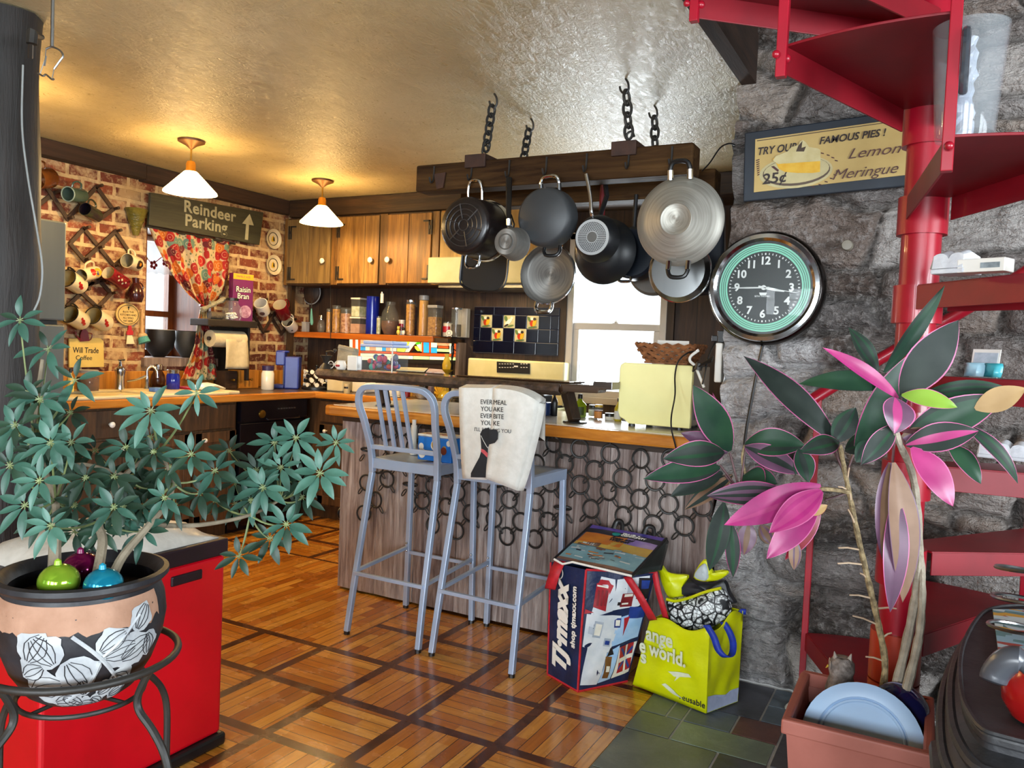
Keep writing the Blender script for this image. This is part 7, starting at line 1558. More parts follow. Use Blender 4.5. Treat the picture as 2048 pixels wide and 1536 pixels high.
mb.grid([ring_(tx0+i_, tx1-i_, ty0+i_, ty1-i_, ZT-.034), ring_(tx0+.05, tx1-.05, ty0+.045, ty1-.045, .01)], closed=True, smooth=False); mb.add(ring_(tx0+.05, tx1-.05, ty0+.045, ty1-.045, .01), [(0, 1, 2, 3)])
mb.build('body', M_tc, t, solid=.008)
mb = MB()
for k in range(3):
    pts = [V((tx0+.035+.12*u, ty0+i_+.007+.002*0, .30-.045*k-.06*u*u)) for u in [j/8 for j in range(9)]]; mb.tube([p+V((0, (.30-p.z)*.05-.006, 0)) for p in pts], .0022, 5)
mb.build('scored_lines', pm('dark_terracotta', '#7c443a', .7), t)
mb = MB(); g = [[V((tx0+.022+(tx1-tx0-.044)*j/14, ty0+.022+(ty1-ty0-.044)*i/10, ZT-.075+.012*noise.noise(V((j*.9, i*.9, 4))))) for j in range(15)] for i in range(11)]; mb.grid(g); mb.build('soil', pm('potting_soil', '#1d1813', .95, '#33291f', 50, bump=.9), t)
# pale blue saucer leaning in the trough
c = V((tx0+.165, ty0+.105, ZT-.055)); t = thing('plant_saucer', 'pale blue plastic saucer leaning inside the front of the trough', 'saucer', c)
Fs = frame(c, (1, 0, .0), (0, .5, .86)); M_sauc = pm('pale_blue_saucer', '#a9c6e6', .4, '#9fbce0', 4)
mb = MB(Fs); mb.lathe([(0, 0), (.095, 0), (.1, .006), (.118, .010), (.132, .008), (.132, .002), (.1, -.004), (0, -.006)], None, 40); mb.build('dish', M_sauc, t)
mb = MB(Fs); mb.lathe([(.088, .001), (.09, .004), (.094, .004), (.096, .001)], None, 40); mb.build('moulded_ring', M_sauc, t)
c = V((tx0+.235, ty1-.10, ZT-.02)); t = thing('gazing_ball', 'dark navy glazed ball half sunk in the trough soil', 'ball', c); mb = MB(); mb.ball(c, .07, n=24); mb.build('ball', pm('navy_glaze', '#12143a', .12, '#1c1e50', 5), t)
mb = MB(); mb.tube(arc(c, 0.0705, -.3, PI*.8, 20, (.8, -.4, 0), (0, 0, 1)), .0025, 6); mb.build('seam', pm('pale_seam', '#7a7a98', .3), t)
# owl figure
c = V((tx0+.098, ty1-.055, ZT-.07)); t = thing('owl_figurine', 'small grey brown feathered owl figure standing in the trough', 'figurine', c); T = rotz(c, R(10)); M_fea = pm('grey_feathers', '#9a8f88', .9, '#5a504a', 45, bump=.5); M_fel = pm('pale_feathers', '#b0a69c', .9, '#8f857c', 30)
mb = MB(T); mb.lathe([(0, 0), (.026, .002), (.036, .03), (.037, .06), (.031, .085), (.028, .095), (.032, .11), (.03, .13), (.02, .142), (0, .145)], None, 20); mb.build('body', M_fea, t)
mb = MB(T); ro = random.Random(2)
for k in range(120):
    a = ro.uniform(0, 2*PI); z = ro.uniform(.02, .125); r_ = .036 if z < .085 else .031; p = V((r_*math.cos(a), r_*math.sin(a), z)); u = V((math.cos(a), math.sin(a), 0)); leaf(mb, p, p+u*.006+V((0, 0, -.034)), .016, u, .1, ro.choice((0, 0, 1)), None, .1, 4)
mb.build('feathers', [M_fea, M_fel], t, fix=False)
mb = MB(T)
for s_ in (-1, 1): mb.tube([(s_*.016, -.006, .138), (s_*.02, -.006, .156)], [.007, .001], 6)
mb.build('ear_tufts', M_fel, t)
mb = MB(T)
for s_ in (-1, 1): mb.lathe([(0, .003), (.009, .002), (.011, 0)], frame((-.028, s_*.011, .122), (0, -1, 0), (0, 0, 1)), 12)
mb.build('face_disc', M_fel, t)
mb = MB(T); mb.tube([(-.031, 0, .116), (-.038, 0, .108)], [.004, .0005], 6); mb.build('beak', M_gold, t)
# cordyline
t = thing('cordyline', 'tall pink and dark green cordyline growing from the terracotta trough', 'plant', (tx0+.2, (ty0+ty1)/2, ZT-.07))
CM = [pm('cordyline_green', '#2a4a33', .42, '#1e382b', 9, spec=.25), pm('cordyline_dark', '#333b36', .46, '#232c28', 9, spec=.22), pm('cordyline_pink', '#b04078', .38, '#983266', 9), pm('cordyline_magenta', '#b02f74', .35, '#8c2660', 9), pm('cordyline_lime', '#86a83e', .4, '#6c9434', 9),
      pm('cordyline_brown', '#6c4e38', .55, '#80624c', 9), pm('cordyline_tan', '#9c7c4e', .6, '#b0905e', 9), pm('cordyline_edge', '#c56a94', .4, '#b8588a', 9), pm('cordyline_red', '#6e1420', .4, '#8a1a2a', 9), pm('cordyline_mauve', '#6a465e', .4, '#543a4e', 9), pm('cordyline_stalk', '#4a2c30', .5, '#5a383a', 12)]
G_, D_, P_, Mg, Li, Br, Tn, Ed, Rd, Mv, Sk = range(11)
LV = [  # base px, tip px, depth base, depth tip, width px, colour(s), edge, sag
 ((1768, 745), (1890, 570), 1.92, 1.86, 34, G_, G_, .04), ((1803, 792), (1917, 640), 1.86, 1.80, 82, (D_, D_), P_, .05), ((1797, 796), (1645, 695), 1.86, 1.83, 34, P_, Mg, .06), ((1782, 775), (1597, 768), 1.95, 2.0, 44, G_, D_, .16), ((1755, 745), (1697, 655), 2.0, 2.02, 40, D_, G_, .06),
 ((1712, 895), (1832, 700), 1.95, 1.94, 72, G_, P_, .05), ((1835, 795), (2027, 782), 1.92, 1.85, 36, G_, D_, .22), ((1840, 800), (2015, 790), 1.94, 1.88, 34, Rd, Rd, .10), ((1803, 790), (1915, 815), 1.84, 1.80, 42, Li, Ed, .10), ((1815, 868), (2010, 793), 1.88, 1.80, 76, G_, Ed, .04), ((1950, 818), (2052, 776), 1.815, 1.78, 50, Tn, Tn, .02),
 ((1790, 795), (1789, 868), 1.82, 1.79, 74, (P_, Mv), P_, .10), ((1812, 890), (1958, 862), 1.85, 1.80, 62, (P_, D_), P_, .10), ((1925, 848), (2036, 968), 1.84, 1.82, 36, D_, Ed, .14), ((1895, 890), (1962, 968), 1.86, 1.84, 52, G_, Ed, .08), ((1823, 895), (1906, 1013), 1.83, 1.79, 66, (P_, D_), P_, .08), ((1825, 898), (1890, 985), 1.85, 1.83, 44, (P_, P_), P_, .06),
 ((1780, 925), (1765, 1120), 1.82, 1.80, 66, (Br, Mv), Mv, .05), ((1787, 925), (1805, 1205), 1.81, 1.79, 72, (Br, Br), Mv, .05), ((1792, 990), (1780, 1225), 1.80, 1.78, 52, (Mv, P_), P_, .05), ((1790, 850), (1722, 930), 1.86, 1.86, 44, D_, Ed, .06), ((1800, 880), (1858, 860), 1.87, 1.86, 30, Br, Br, .05), ((1745, 880), (1712, 925), 1.9, 1.9, 40, G_, G_, .05),
 ((1672, 882), (1487, 712), 2.2, 2.25, 60, (D_, D_), Ed, .05), ((1668, 885), (1712, 815), 2.18, 2.18, 48, D_, D_, .05), ((1678, 885), (1597, 905), 2.16, 2.12, 44, G_, Ed, .14), ((1597, 898), (1617, 965), 2.12, 2.1, 50, (D_, G_), Ed, .03), ((1690, 900), (1770, 870), 2.14, 2.0, 44, D_, D_, .04),
 ((1460, 902), (1386, 770), 2.35, 2.3, 66, (G_, G_), Ed, .05), ((1448, 905), (1325, 918), 2.34, 2.28, 56, G_, Ed, .10), ((1440, 935), (1286, 958), 2.34, 2.26, 52, G_, P_, .08), ((1445, 945), (1340, 993), 2.34, 2.3, 40, D_, G_, .08), ((1465, 950), (1368, 1020), 2.36, 2.32, 36, (Br, D_), Br, .04), ((1455, 905), (1361, 866), 2.37, 2.36, 40, Mv, P_, .06), ((1452, 905), (1425, 785), 2.38, 2.38, 20, P_, P_, .03),
 ((1490, 888), (1612, 892), 2.36, 2.3, 62, G_, Ed, .12), ((1490, 893), (1602, 948), 2.34, 2.28, 52, (D_, Mv), Ed, .05), ((1488, 950), (1530, 970), 2.35, 2.3, 62, G_, P_, .04), ((1500, 945), (1555, 968), 2.36, 2.32, 40, G_, P_, .04), ((1575, 985), (1413, 992), 2.2, 2.2, 50, (Mv, D_), P_, .05),
 ((1642, 972), (1448, 1050), 2.15, 2.1, 66, (Mg, P_, Mg), Mg, .05), ((1644, 982), (1538, 1066), 2.12, 2.06, 58, (Mg, P_, P_, Mg), P_, .04), ((1635, 1005), (1533, 1118), 2.16, 2.14, 56, (Mg, D_), P_, .05), ((1640, 1010), (1570, 1120), 2.18, 2.18, 40, Rd, Ed, .06), ((1620, 1030), (1655, 1010), 2.1, 2.1, 20, Tn, Rd, .05),
 ((1448, 1005), (1418, 1142), 2.3, 2.3, 46, D_, G_, .06), ((1462, 1045), (1466, 1155), 2.3, 2.3, 32, (G_, D_), Mg, .04), ((1498, 1045), (1488, 1110), 2.3, 2.3, 40, (Br, Mv), Br, .05), ((1520, 1050), (1545, 1090), 2.28, 2.28, 34, Br, D_, .05), ((1590, 1080), (1588, 1140), 2.15, 2.15, 26, Br, Br, .04), ((1600, 895), (1590, 950), 2.25, 2.25, 26, G_, D_, .04)]
mb = MB(); rw = random.Random(6)
for b, tp, d0, d1, w_, m, e, sg in LV:
    m = {G_: (G_, G_, D_), D_: (D_, G_, D_), P_: (P_, P_, Mg), Mg: (Mg, P_, Mg), Br: (Br, Mv, Br)}.get(m, m)
    if e == P_ and rw.random() < .6: e = Ed
    leaf(mb, dep(*b, d0), dep(*tp, d1), w_*d1/FPX*.98, -CF+V((0, 0, .35))+CR*rw.uniform(-.3, .3), sg, m, e, rw.uniform(.05, .22), 12, .012, .48)
mb.build('foliage', CM, t, fix=False)
M_cane = pm('cordyline_cane', '#8f8474', .8, '#aaa08e', 30, bump=.5); M_canes = pm('ringed_cane', '#6a5a40', .8, '#b09c74', 60, bump=.5)
def cane(pts, r0, r1, m, nm='cane'): P = smooth(pts, 5); k = len(P); mb = MB(); mb.tube(P, [(r0+(r1-r0)*i/(k-1))*(1+.1*math.sin(i*2.1)) for i in range(k)], 8); return mb.build(nm, m, t)
zz0 = ZT-.08; b1 = V((tx0+.185, ty1-.10, zz0)); b2 = V((tx0+.205, ty1-.13, zz0)); b3 = V((tx0+.225, ty1-.15, zz0))
cA = [b1, dep(1770, 1340, 2.02), dep(1757, 1250, 2.05), dep(1742, 1185, 2.07), dep(1722, 1100, 2.1), dep(1703, 1010, 2.13), dep(1692, 955, 2.15), dep(1680, 890, 2.17)]
cane(cA, .009, .006, M_canes)
cane([b2, dep(1805, 1320, 1.97), dep(1828, 1210, 1.97), dep(1838, 1120, 1.95), dep(1834, 1010, 1.93), dep(1822, 940, 1.9), dep(1796, 880, 1.86), dep(1788, 840, 1.84)], .0115, .007, M_cane)
cane([b3, dep(1828, 1320, 1.93), dep(1842, 1240, 1.94), dep(1844, 1150, 1.95), dep(1838, 1080, 1.96)], .0115, .007, M_cane)
cane([dep(1700, 985, 2.13), dep(1640, 978, 2.15), dep(1560, 990, 2.25), dep(1500, 960, 2.35), dep(1485, 920, 2.36), dep(1490, 890, 2.36)], .006, .004, M_canes)
mb = MB(); PA = smooth(cA, 6)
for k, (i, L_, a) in enumerate(((7, .05, 2.9), (12, .07, 2.8), (15, .055, .0), (17, .06, 3.0), (22, .07, 3.1), (24, .06, 3.05), (27, .05, 2.0), (30, .04, 1.7), (33, .03, 2.8), (10, .03, .5), (20, .025, 2.5), (35, .04, 1.4))):
    p = PA[min(i, len(PA)-1)]; o = CR*math.cos(a)+CU*math.sin(a)*1.0; mb = MB(); mb.tube([p, p+o*L_*.6+V((0, 0, .003)), p+o*L_], [.003, .0025, .002], 5); mb.build('dry_stub', pm('dry_stub', '#cdb59a', .8, '#b89c80', 20), t)
mb = MB()
for b, tp in (((1692, 955), (1672, 885)), ((1700, 980), (1640, 980)), ((1700, 985), (1650, 1000)), ((1692, 955), (1655, 870)), ((1480, 985), (1460, 905)), ((1478, 980), (1440, 930)), ((1480, 980), (1492, 890)), ((1478, 985), (1450, 950)), ((1480, 985), (1500, 948)), ((1692, 950), (1712, 895))): mb.tube([dep(*b, 2.18 if b[0] > 1600 else 2.35), dep(*tp, 2.18 if b[0] > 1600 else 2.35)], .0032, 5); mb.build('leaf_stalk', CM[Sk], t); mb = MB()
for tp in ((1803, 795), (1797, 800), (1825, 865), (1812, 890), (1785, 925), (1760, 860), (1850, 860)): mb = MB(); mb.tube([dep(1790, 860, 1.86), dep(*tp, 1.86)], .0032, 5); mb.build('leaf_stalk', CM[Sk], t)

# ---------------------------------------------------------------- cast iron stove at the right edge
ZS = .75; ol = [(2330, 1222), (2200, 1212), (2048, 1210), (1985, 1216), (1954, 1236), (1928, 1282), (1918, 1330), (1922, 1390), (1938, 1430), (1965, 1463), (2005, 1477), (2070, 1494), (2330, 1560)]
OP = smooth([onZ(a, b, ZS) for a, b in ol], 3); cen = sum(OP, V())/len(OP)
t = thing('cast_iron_stove', 'black cast iron wood stove with bowed side at the right edge', 'stove', (cen.x, cen.y, 0)); M_ci = pm('black_cast_iron', '#242426', .5, '#303033', 20, bump=.15)
def lay(k, z): return [V((cen.x+(p.x-cen.x)*k, cen.y+(p.y-cen.y)*k, z)) for p in OP]
mb = MB(); mb.grid([lay(1, .735), lay(1.0, .75)], closed=True); mb.add(lay(1, .75), [tuple(range(len(OP)))]); mb.add(lay(1, .735), [tuple(range(len(OP)))]); mb.build('top_plate', M_ci, t, bevel=.004)
mb = MB(); mb.tube([p+V((0, 0, .751)) - V((0, 0, p.z)) for p in lay(.985, 0)], .004, 6, True); mb.build('top_rib', M_ci, t)
mb = MB(); mb.grid([lay(.97, .736), lay(.97, .724), lay(1.08, .716), lay(1.1, .706), lay(1.08, .70), lay(1.2, .69), lay(1.24, .68), lay(1.26, .67), lay(1.26, .12), lay(1.1, .10), lay(1.1, .07)], closed=True); mb.add(lay(1.1, .07), [tuple(range(len(OP)))]); body = mb.build('body', M_ci, t)
for k_, z_ in ((1.095, .711), (1.235, .683)): mb = MB(); mb.tube([p+V((0, 0, z_)) for p in lay(k_, 0)], .009, 8, True); mb.build('moulding', M_ci, t)
for k in (5, 12, 20, 30):
    p = lay(.9, 0)[k]; mb = MB(); mb.tube([p+V((0, 0, .08)), p], [.03, .02], 8); mb.build('leg', M_ci, t)
LB = lay(1.262, 0)
def lb(i, z): return V((LB[i].x, LB[i].y, z))
arch_ = [lb(15, .12)]+[lb(15+k, .47+.185*math.sin(PI*k/12)) for k in range(13)]+[lb(27, .12)]
mb = MB(); mb.tube(smooth(arch_, 3), .014, 8); mb.build('door_arch', M_ci, body)
M_holeshade = pm('firebox_dark', '#080606', .9); mb = MB(); mb.grid([[lb(15+k, .13)+(lb(15+k, 0)-V((cen.x, cen.y, 0)))*.004 for k in range(13)], [lb(15+k, .47+.185*math.sin(PI*k/12))+(lb(15+k, 0)-V((cen.x, cen.y, 0)))*.004 for k in range(13)]]); mb.build('dark_door_sheet', M_holeshade, body)  # near-black sheet on the closed body stands in for the firebox's inner shade
for k in [q*.5 for q in range(1, 24)]: mb = MB(); f_ = k % 1; q0, q1 = LB[15+int(k)], LB[16+int(k)]; q = q0.lerp(q1, f_); o_ = (q-V((cen.x, cen.y, 0)))*.02; mb.tube([V((q.x+o_.x, q.y+o_.y, .13)), V((q.x+o_.x, q.y+o_.y, .46+.185*math.sin(PI*k/12)))], .0045, 6); mb.build('grate_bar', pm('brown_grate', '#4a3a34', .7, '#6a564c', 20), body)
# tile, kettle, coil on the stove
mb = MB(); Fq = [onZ(a, b, ZS+.002) for a, b in ((1985, 1222), (2120, 1222), (2150, 1420), (2010, 1405))]
tm_ = NT('bird_of_paradise_print'); vv = tm_.new('ShaderNodeTexVoronoi', {'Vector': tm_.co((1, 2.2, 1), (0, 0, .6)), 'Scale': 22.}); tm_.set(col=tm_.ramp(vv.outputs['Color'], (.0, '#8fb4c4'), (.3, '#c9d8d8'), (.5, '#5f8a8c'), (.66, '#d8a640'), (.74, '#a8483c'), (.86, '#b8ccd4'), mode='CONSTANT'), rough=.4)
slab(mb, Fq, (0, 0, .004)); tag(mb.build('trivet_tile', tm_.m), 'flower patterned tile lying on the black stove top', 'tile')
kp = onZ(2098, 1440, ZS+.004); t = thing('kettle', 'red enamel kettle on the black stove, cut off at the right edge', 'kettle', kp); T = rotz(kp)
mb = MB(T); mb.lathe([(0, 0), (.05, .0), (.062, .02), (.064, .05), (.05, .085), (.03, .1), (0, .105)], None, 28); mb.build('body', pm('deep_red_enamel', '#9a1418', .2, '#86100f', 5), t)
mb = MB(); hp = [dep(2078, 1350, 1.12), dep(2045, 1322, 1.13), dep(2015, 1322, 1.14), dep(1992, 1345, 1.15), dep(1985, 1365, 1.15)]; P = smooth(hp, 4); mb.tube(P, [.014]*5+[.019]*(len(P)-7)+[.018, .012], 10); mb.build('handle', pm('grey_bakelite', '#4a4c52', .3, '#3c3e44', 5), t)
cp = onZ(2065, 1300, ZS+.004); t = thing('wire_coil', 'spiral steel wire handle standing on the stove top', 'coil', cp); mb = MB()
mb.tube([cp+V((.075*math.cos(a)*(1-.04*a/(2*PI)), .075*math.sin(a)*(1-.04*a/(2*PI)), .008+.055*a/(2*PI))) for a in [k*2*PI/24 for k in range(24*3+8)]], .0035, 6); mb.build('coil', M_steel, t)
# ---------------------------------------------------------------- brick wall: mug racks, mugs, signs
WX = XL+.012
def wx(px, py, x=WX): return onX(px, py, x)
M_lat = wood('dark_lattice', '#24140b', '#3a2415', '#4d321e', 2, 1, .6, .3)
def lattice(label, segs, pegs):
    P = [wx(*s[0]) for s in segs]; c = sum(P, V())/len(P); t = thing('mug_rack', label, 'mug rack', c)
    for k, (a, b) in enumerate(segs):
        A_, B_ = wx(*a, WX+.012*(k % 2)), wx(*b, WX+.012*(k % 2)); d = B_-A_; A_ -= d*.04; B_ += d*.04; mb = MB(); mb.obox(frame((A_+B_)/2, d, V((0, 0, 1)) if abs(d.normalized().z) < .95 else V((0, 1, 0))), (B_-A_).length, .024, .010); mb.build('slat', M_lat, t, bevel=.002)
    for q in pegs: mb = MB(); p = wx(*q, WX); mb.tube([p, p+V((.055, 0, .008))], [.008, .010], 8); mb.build('peg', M_lat, t)
lattice('dark accordion mug rack highest on the brick wall, above the refrigerator', [((66, 418), (109, 385)), ((92, 372), (135, 438)), ((135, 438), (193, 374)), ((150, 395), (197, 440)), ((193, 374), (226, 419)), ((226, 419), (197, 440))], [(109, 385), (135, 438), (193, 374), (226, 419)])
lattice('dark accordion mug rack in the middle of the brick wall with printed mugs', [((140, 487), (168, 457)), ((140, 487), (168, 520)), ((168, 457), (228, 532)), ((168, 521), (231, 463)), ((231, 463), (259, 505)), ((228, 532), (259, 505))], [(168, 457), (168, 520), (195, 496), (231, 463), (228, 532)])
lattice('dark accordion mug rack lowest on the brick wall with flowered enamel mugs', [((136, 611), (195, 556)), ((136, 560), (195, 615)), ((195, 556), (222, 587)), ((222, 587), (195, 615)), ((168, 571), (210, 560))], [(168, 580), (195, 556), (195, 615), (222, 587)])
lattice('dark accordion mug rack near the corner right of the cereal box', [((506, 627), (527, 664)), ((527, 664), (550, 625)), ((538, 626), (563, 668)), ((563, 668), (582, 640)), ((506, 627), (524, 600)), ((550, 625), (570, 655))], [(527, 664), (550, 625), (524, 600), (582, 640)])
def mug(label, px, py, rpx, lpx, dx, dy, body, inside=None, hmat=None, hang=70, name='mug', deco=None, taper=1.0, rim=None):
    """open mouth centred at px, py; its body runs towards (dx, dy) in the photo"""
    c = onX(px, py, WX+.10); s = mpp(c)*1.22; r = rpx*s; L = lpx*s*.92
    e = onX(px+dx, py+dy, WX+.055); z = (e-c).normalized(); x = z.cross(V((0, 0, 1))).normalized(); F = frame(c, x, z.cross(x))
    t = thing(name, label, 'mug', c); lx, ly = F.col[0].xyz, F.col[1].xyz; uc = (CAMP-c).normalized(); A0 = math.atan2(uc.dot(ly), uc.dot(lx)); AU = math.atan2(ly.z, lx.z); mb = MB(F); mb.lathe([(r*.93, 0), (r, 0), (r*taper*1.0, L*.9), (r*taper*.9, L), (0, L)], None, 24); mb.build('body', body, t)
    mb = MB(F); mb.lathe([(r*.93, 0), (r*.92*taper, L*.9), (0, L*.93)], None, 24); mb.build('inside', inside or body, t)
    if rim: mb = MB(F); mb.tube([V((r*.98*math.cos(q), r*.98*math.sin(q), 0)) for q in [2*PI*k/24 for k in range(24)]], .0035, 6, True); mb.build('rim', rim, t)
    a = AU+R(hang-80); u = V((math.cos(a), math.sin(a), 0)); mb = MB(F); mb.tube(smooth([u*r*.95+V((0, 0, L*.18)), u*(r+.026)+V((0, 0, L*.22)), u*(r+.036)+V((0, 0, L*.48)), u*(r+.024)+V((0, 0, L*.74)), u*r*taper*.95+V((0, 0, L*.78))], 4), .0055, 8); mb.build('handle', hmat or body, t)
    if deco:
        for (v, aa, rr, m) in deco:
            q = A0+R((aa-235)*1.2); mb = MB(F); pts = []
            for i in range(5):
                row = []
                for j in range(9): b = 2*PI*j/8; ff = rr*i/4; rad = r*(1+(taper-1)*(v+ff*math.sin(b)/L))+.0012; row.append(V((rad*math.cos(q+ff*math.cos(b)/r), rad*math.sin(q+ff*math.cos(b)/r), v*L+ff*math.sin(b))))
                pts.append(row)
            mb.grid(pts); mb.build('print', m, t)
    return t
M_sage = pm('sage_glaze', '#4a5f55', .2, '#3d5148', 8); M_brn = pm('amber_glaze', '#7a4416', .18, '#5a2f0e', 8); M_plum = pm('plum_glaze', '#2a2026', .2, '#3c4428', 9); M_offw = pm('ivory_glaze', '#d8cdb0', .2, '#c9bd9e', 8); M_red2 = pm('dark_red_glaze', '#7a1520', .2, '#640f18', 8); M_enw = pm('ivory_enamel', '#dcd2b4', .2, '#cfc4a4', 8); M_flr = pm('red_flower_print', '#b01c1c', .3, '#8f1818', 40)
M_pyel = pm('yellow_print', '#d8b02c', .3); M_pblu = pm('blue_print', '#3a3f7a', .3)
mug('amber brown mug at the left end of the highest mug rack', 72, 358, 17, 40, 30, -3, M_brn, hang=80)
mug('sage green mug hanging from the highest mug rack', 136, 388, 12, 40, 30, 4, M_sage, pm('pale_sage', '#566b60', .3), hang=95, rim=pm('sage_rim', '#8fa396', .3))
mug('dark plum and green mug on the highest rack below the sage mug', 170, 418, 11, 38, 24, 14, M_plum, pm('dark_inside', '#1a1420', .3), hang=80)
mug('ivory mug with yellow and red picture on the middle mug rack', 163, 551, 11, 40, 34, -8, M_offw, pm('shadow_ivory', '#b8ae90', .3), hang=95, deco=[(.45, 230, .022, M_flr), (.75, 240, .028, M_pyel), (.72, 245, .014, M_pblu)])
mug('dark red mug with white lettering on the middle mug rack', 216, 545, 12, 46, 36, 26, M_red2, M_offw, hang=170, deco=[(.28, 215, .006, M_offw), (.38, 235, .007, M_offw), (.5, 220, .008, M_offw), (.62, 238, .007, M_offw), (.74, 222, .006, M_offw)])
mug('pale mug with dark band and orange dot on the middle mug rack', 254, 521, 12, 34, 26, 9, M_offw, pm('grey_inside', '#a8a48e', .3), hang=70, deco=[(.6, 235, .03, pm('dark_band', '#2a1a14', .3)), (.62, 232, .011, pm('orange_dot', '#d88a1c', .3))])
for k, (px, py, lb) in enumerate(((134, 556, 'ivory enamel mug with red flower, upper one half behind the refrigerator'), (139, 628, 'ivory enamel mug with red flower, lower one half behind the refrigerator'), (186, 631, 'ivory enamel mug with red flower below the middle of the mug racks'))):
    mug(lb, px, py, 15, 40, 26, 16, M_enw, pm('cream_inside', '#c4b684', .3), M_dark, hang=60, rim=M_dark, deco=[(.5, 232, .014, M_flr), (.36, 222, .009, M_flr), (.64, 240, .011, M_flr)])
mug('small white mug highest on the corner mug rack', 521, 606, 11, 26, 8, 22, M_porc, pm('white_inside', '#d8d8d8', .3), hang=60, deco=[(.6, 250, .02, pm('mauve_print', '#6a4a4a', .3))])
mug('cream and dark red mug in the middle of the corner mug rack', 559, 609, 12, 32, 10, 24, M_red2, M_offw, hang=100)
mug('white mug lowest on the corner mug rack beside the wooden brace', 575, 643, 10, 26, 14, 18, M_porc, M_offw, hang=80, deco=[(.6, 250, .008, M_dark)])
c = wx(271, 582, WX+.05); t = thing('hanging_pitcher', 'dark maroon pottery jug hanging right of the red mug', 'jug', c); s = mpp(c); M_mar = pm('maroon_glaze', '#3a1414', .2, '#2a0c0e', 8)
mb = MB(Mx.Translation(c)); mb.lathe([(0, -22*s), (12*s, -22*s), (16*s, -10*s), (14*s, 2*s), (10*s, 10*s), (6*s, 16*s), (7*s, 26*s), (0, 27*s)], None, 20); mb.build('body', M_mar, t)
mb = MB(Mx.Translation(c)); mb.tube(arc((0, 8*s, 8*s), 9*s, -1.2, 1.8, 10, (0, 1, 0), (0, 0, 1)), .004, 6); mb.build('handle', M_mar, t)
# green gold wall pocket
c = wx(272, 445, WX+.03); s = mpp(c); t = thing('wall_pocket', 'mossy gold tapered wall vase left of the reindeer sign', 'wall vase', c); M_moss = pm('moss_gold_glaze', '#6a6226', .3, '#4c4a1c', 22, bump=.5)
mb = MB(Mx.Translation(c)); mb.lathe([(0, -26*s), (5*s, -26*s), (8*s, -18*s), (10*s, -8*s), (15*s, 4*s), (17*s, 14*s), (20*s, 22*s), (22*s, 24*s), (21*s, 27*s), (17*s, 26*s), (0, 20*s)], None, 14); mb.build('body', M_moss, t)
for k, z in enumerate((-8, 2, 12)): mb = MB(Mx.Translation(c)); mb.tube(arc((0, 0, z*s), (11+3*k)*s, 0, 2*PI, 20, (1, 0, 0), (0, 1, 0))[:-1], .003, 6, True); mb.build('moulding', M_moss, t)
# oval plaque
c = wx(255, 629, WX+.004); s = mpp(c); t = thing('oval_plaque', 'cream oval plaque with small dark lettering on the brick wall', 'plaque', c); M_plq = pm('cream_plaque', '#c9b074', .5, '#bfa468', 10)
F = frame(c, (0, 1, 0), (0, 0, 1)); El = Mx.Diagonal(V((1.0, .84, 1, 1)))
mb = MB(F @ El); mb.lathe([(0, 0), (.0, .008), (23.5*s, .008), (26*s, .006), (26.5*s, 0)], None, 36); mb.build('board', M_plq, t)
mb = MB(F @ El); mb.lathe([(22*s, .0085), (22*s, .0095), (23*s, .0095), (23*s, .0085)], None, 36); mb.build('border_line', M_dark, t)
Tq = F @ Mx.Translation(V((0, 0, .0088)))
for k, (s_, sz) in enumerate((('BLESS THIS', 5.2), ('KITCHEN AND', 5.4), ('ALL WHO', 5.2), ('EAT HERE', 4.8))): text(s_, 'lettering', sz*s, M_dark, Tq @ Mx.Translation(V((0, (5-6*k)*s, 0))), t, .0003)
mb = MB(Tq); mb.lathe([(0, .0005), (2*s, .0005)], Mx.Translation(V((0, 14*s, 0))), 8); mb.box(-.8*s, .8*s, 9*s, 14*s, 0, .0006); mb.build('figure_mark', M_dark, t)
# scraper, brush, pot sign
t = thing('scraper', 'cream bench scraper with red handle hanging below the oval plaque', 'scraper', wx(258, 690)); mb = MB(); slab(mb, [wx(a, b, WX+.006) for a, b in ((254, 669), (263, 669), (269, 688), (252, 688))], (.004, 0, 0)); mb.build('blade', M_crm, t)
mb = MB(); slab(mb, [wx(a, b, WX+.006) for a, b in ((256, 651), (261, 651), (262, 660), (265, 663), (264.5, 670), (252, 670), (252.5, 663), (255, 660))], (.010, 0, 0)); mb.build('handle', pm('coral_red_handle', '#b02430', .4), t, bevel=.002)
t = thing('dish_brush', 'wooden dish brush with teal bristles hanging beside the window edge', 'brush', wx(285, 685)); a, b = wx(284, 618, WX+.02), wx(284, 668, WX+.03)
mb = MB(); mb.tube([a, a.lerp(b, .5), b], [.007, .009, .011], 8); mb.build('handle', pm('pale_wood', '#b8966a', .5, '#a88458', 20), t)
mb = MB(); mb.ball(b+V((0, .006, -.012)), .032, (.7, 1, .7)); mb.build('head', pm('pale_wood_head', '#c2a67c', .5), t)
mb = MB(); mb.tube([b+V((0, .006, -.02)), b+V((.012, .012, -.055))], [.03, .036], 14); mb.build('bristles', pm('teal_bristles', '#4f9a9a', .8, '#3c8486', 60, bump=.6), t)
t = thing('wall_sign', 'yellow cream sign reading Will Trade with red coffee pot above the counter', 'sign', wx(172, 735)); M_sg = pm('butter_yellow_board', '#d8c070', .5, '#cdb464', 8)
mb = MB(); slab(mb, [wx(a, b, WX+.002) for a, b in ((136, 677), (198, 676), (205, 682), (206, 734), (136, 735))], (.012, 0, 0)); mb.build('board', M_sg, t, bevel=.003)
mb = MB(); slab(mb, [wx(a, b, WX+.0145) for a, b in ((160, 668), (164, 659), (170, 658), (175, 664), (178, 682), (159, 683))], (.006, 0, 0)); mb.tube([wx(160, 680, WX+.018), wx(152, 670, WX+.018), wx(151, 664, WX+.018)], [.006, .004, .003], 6); mb.build('coffee_pot', M_red2, t)
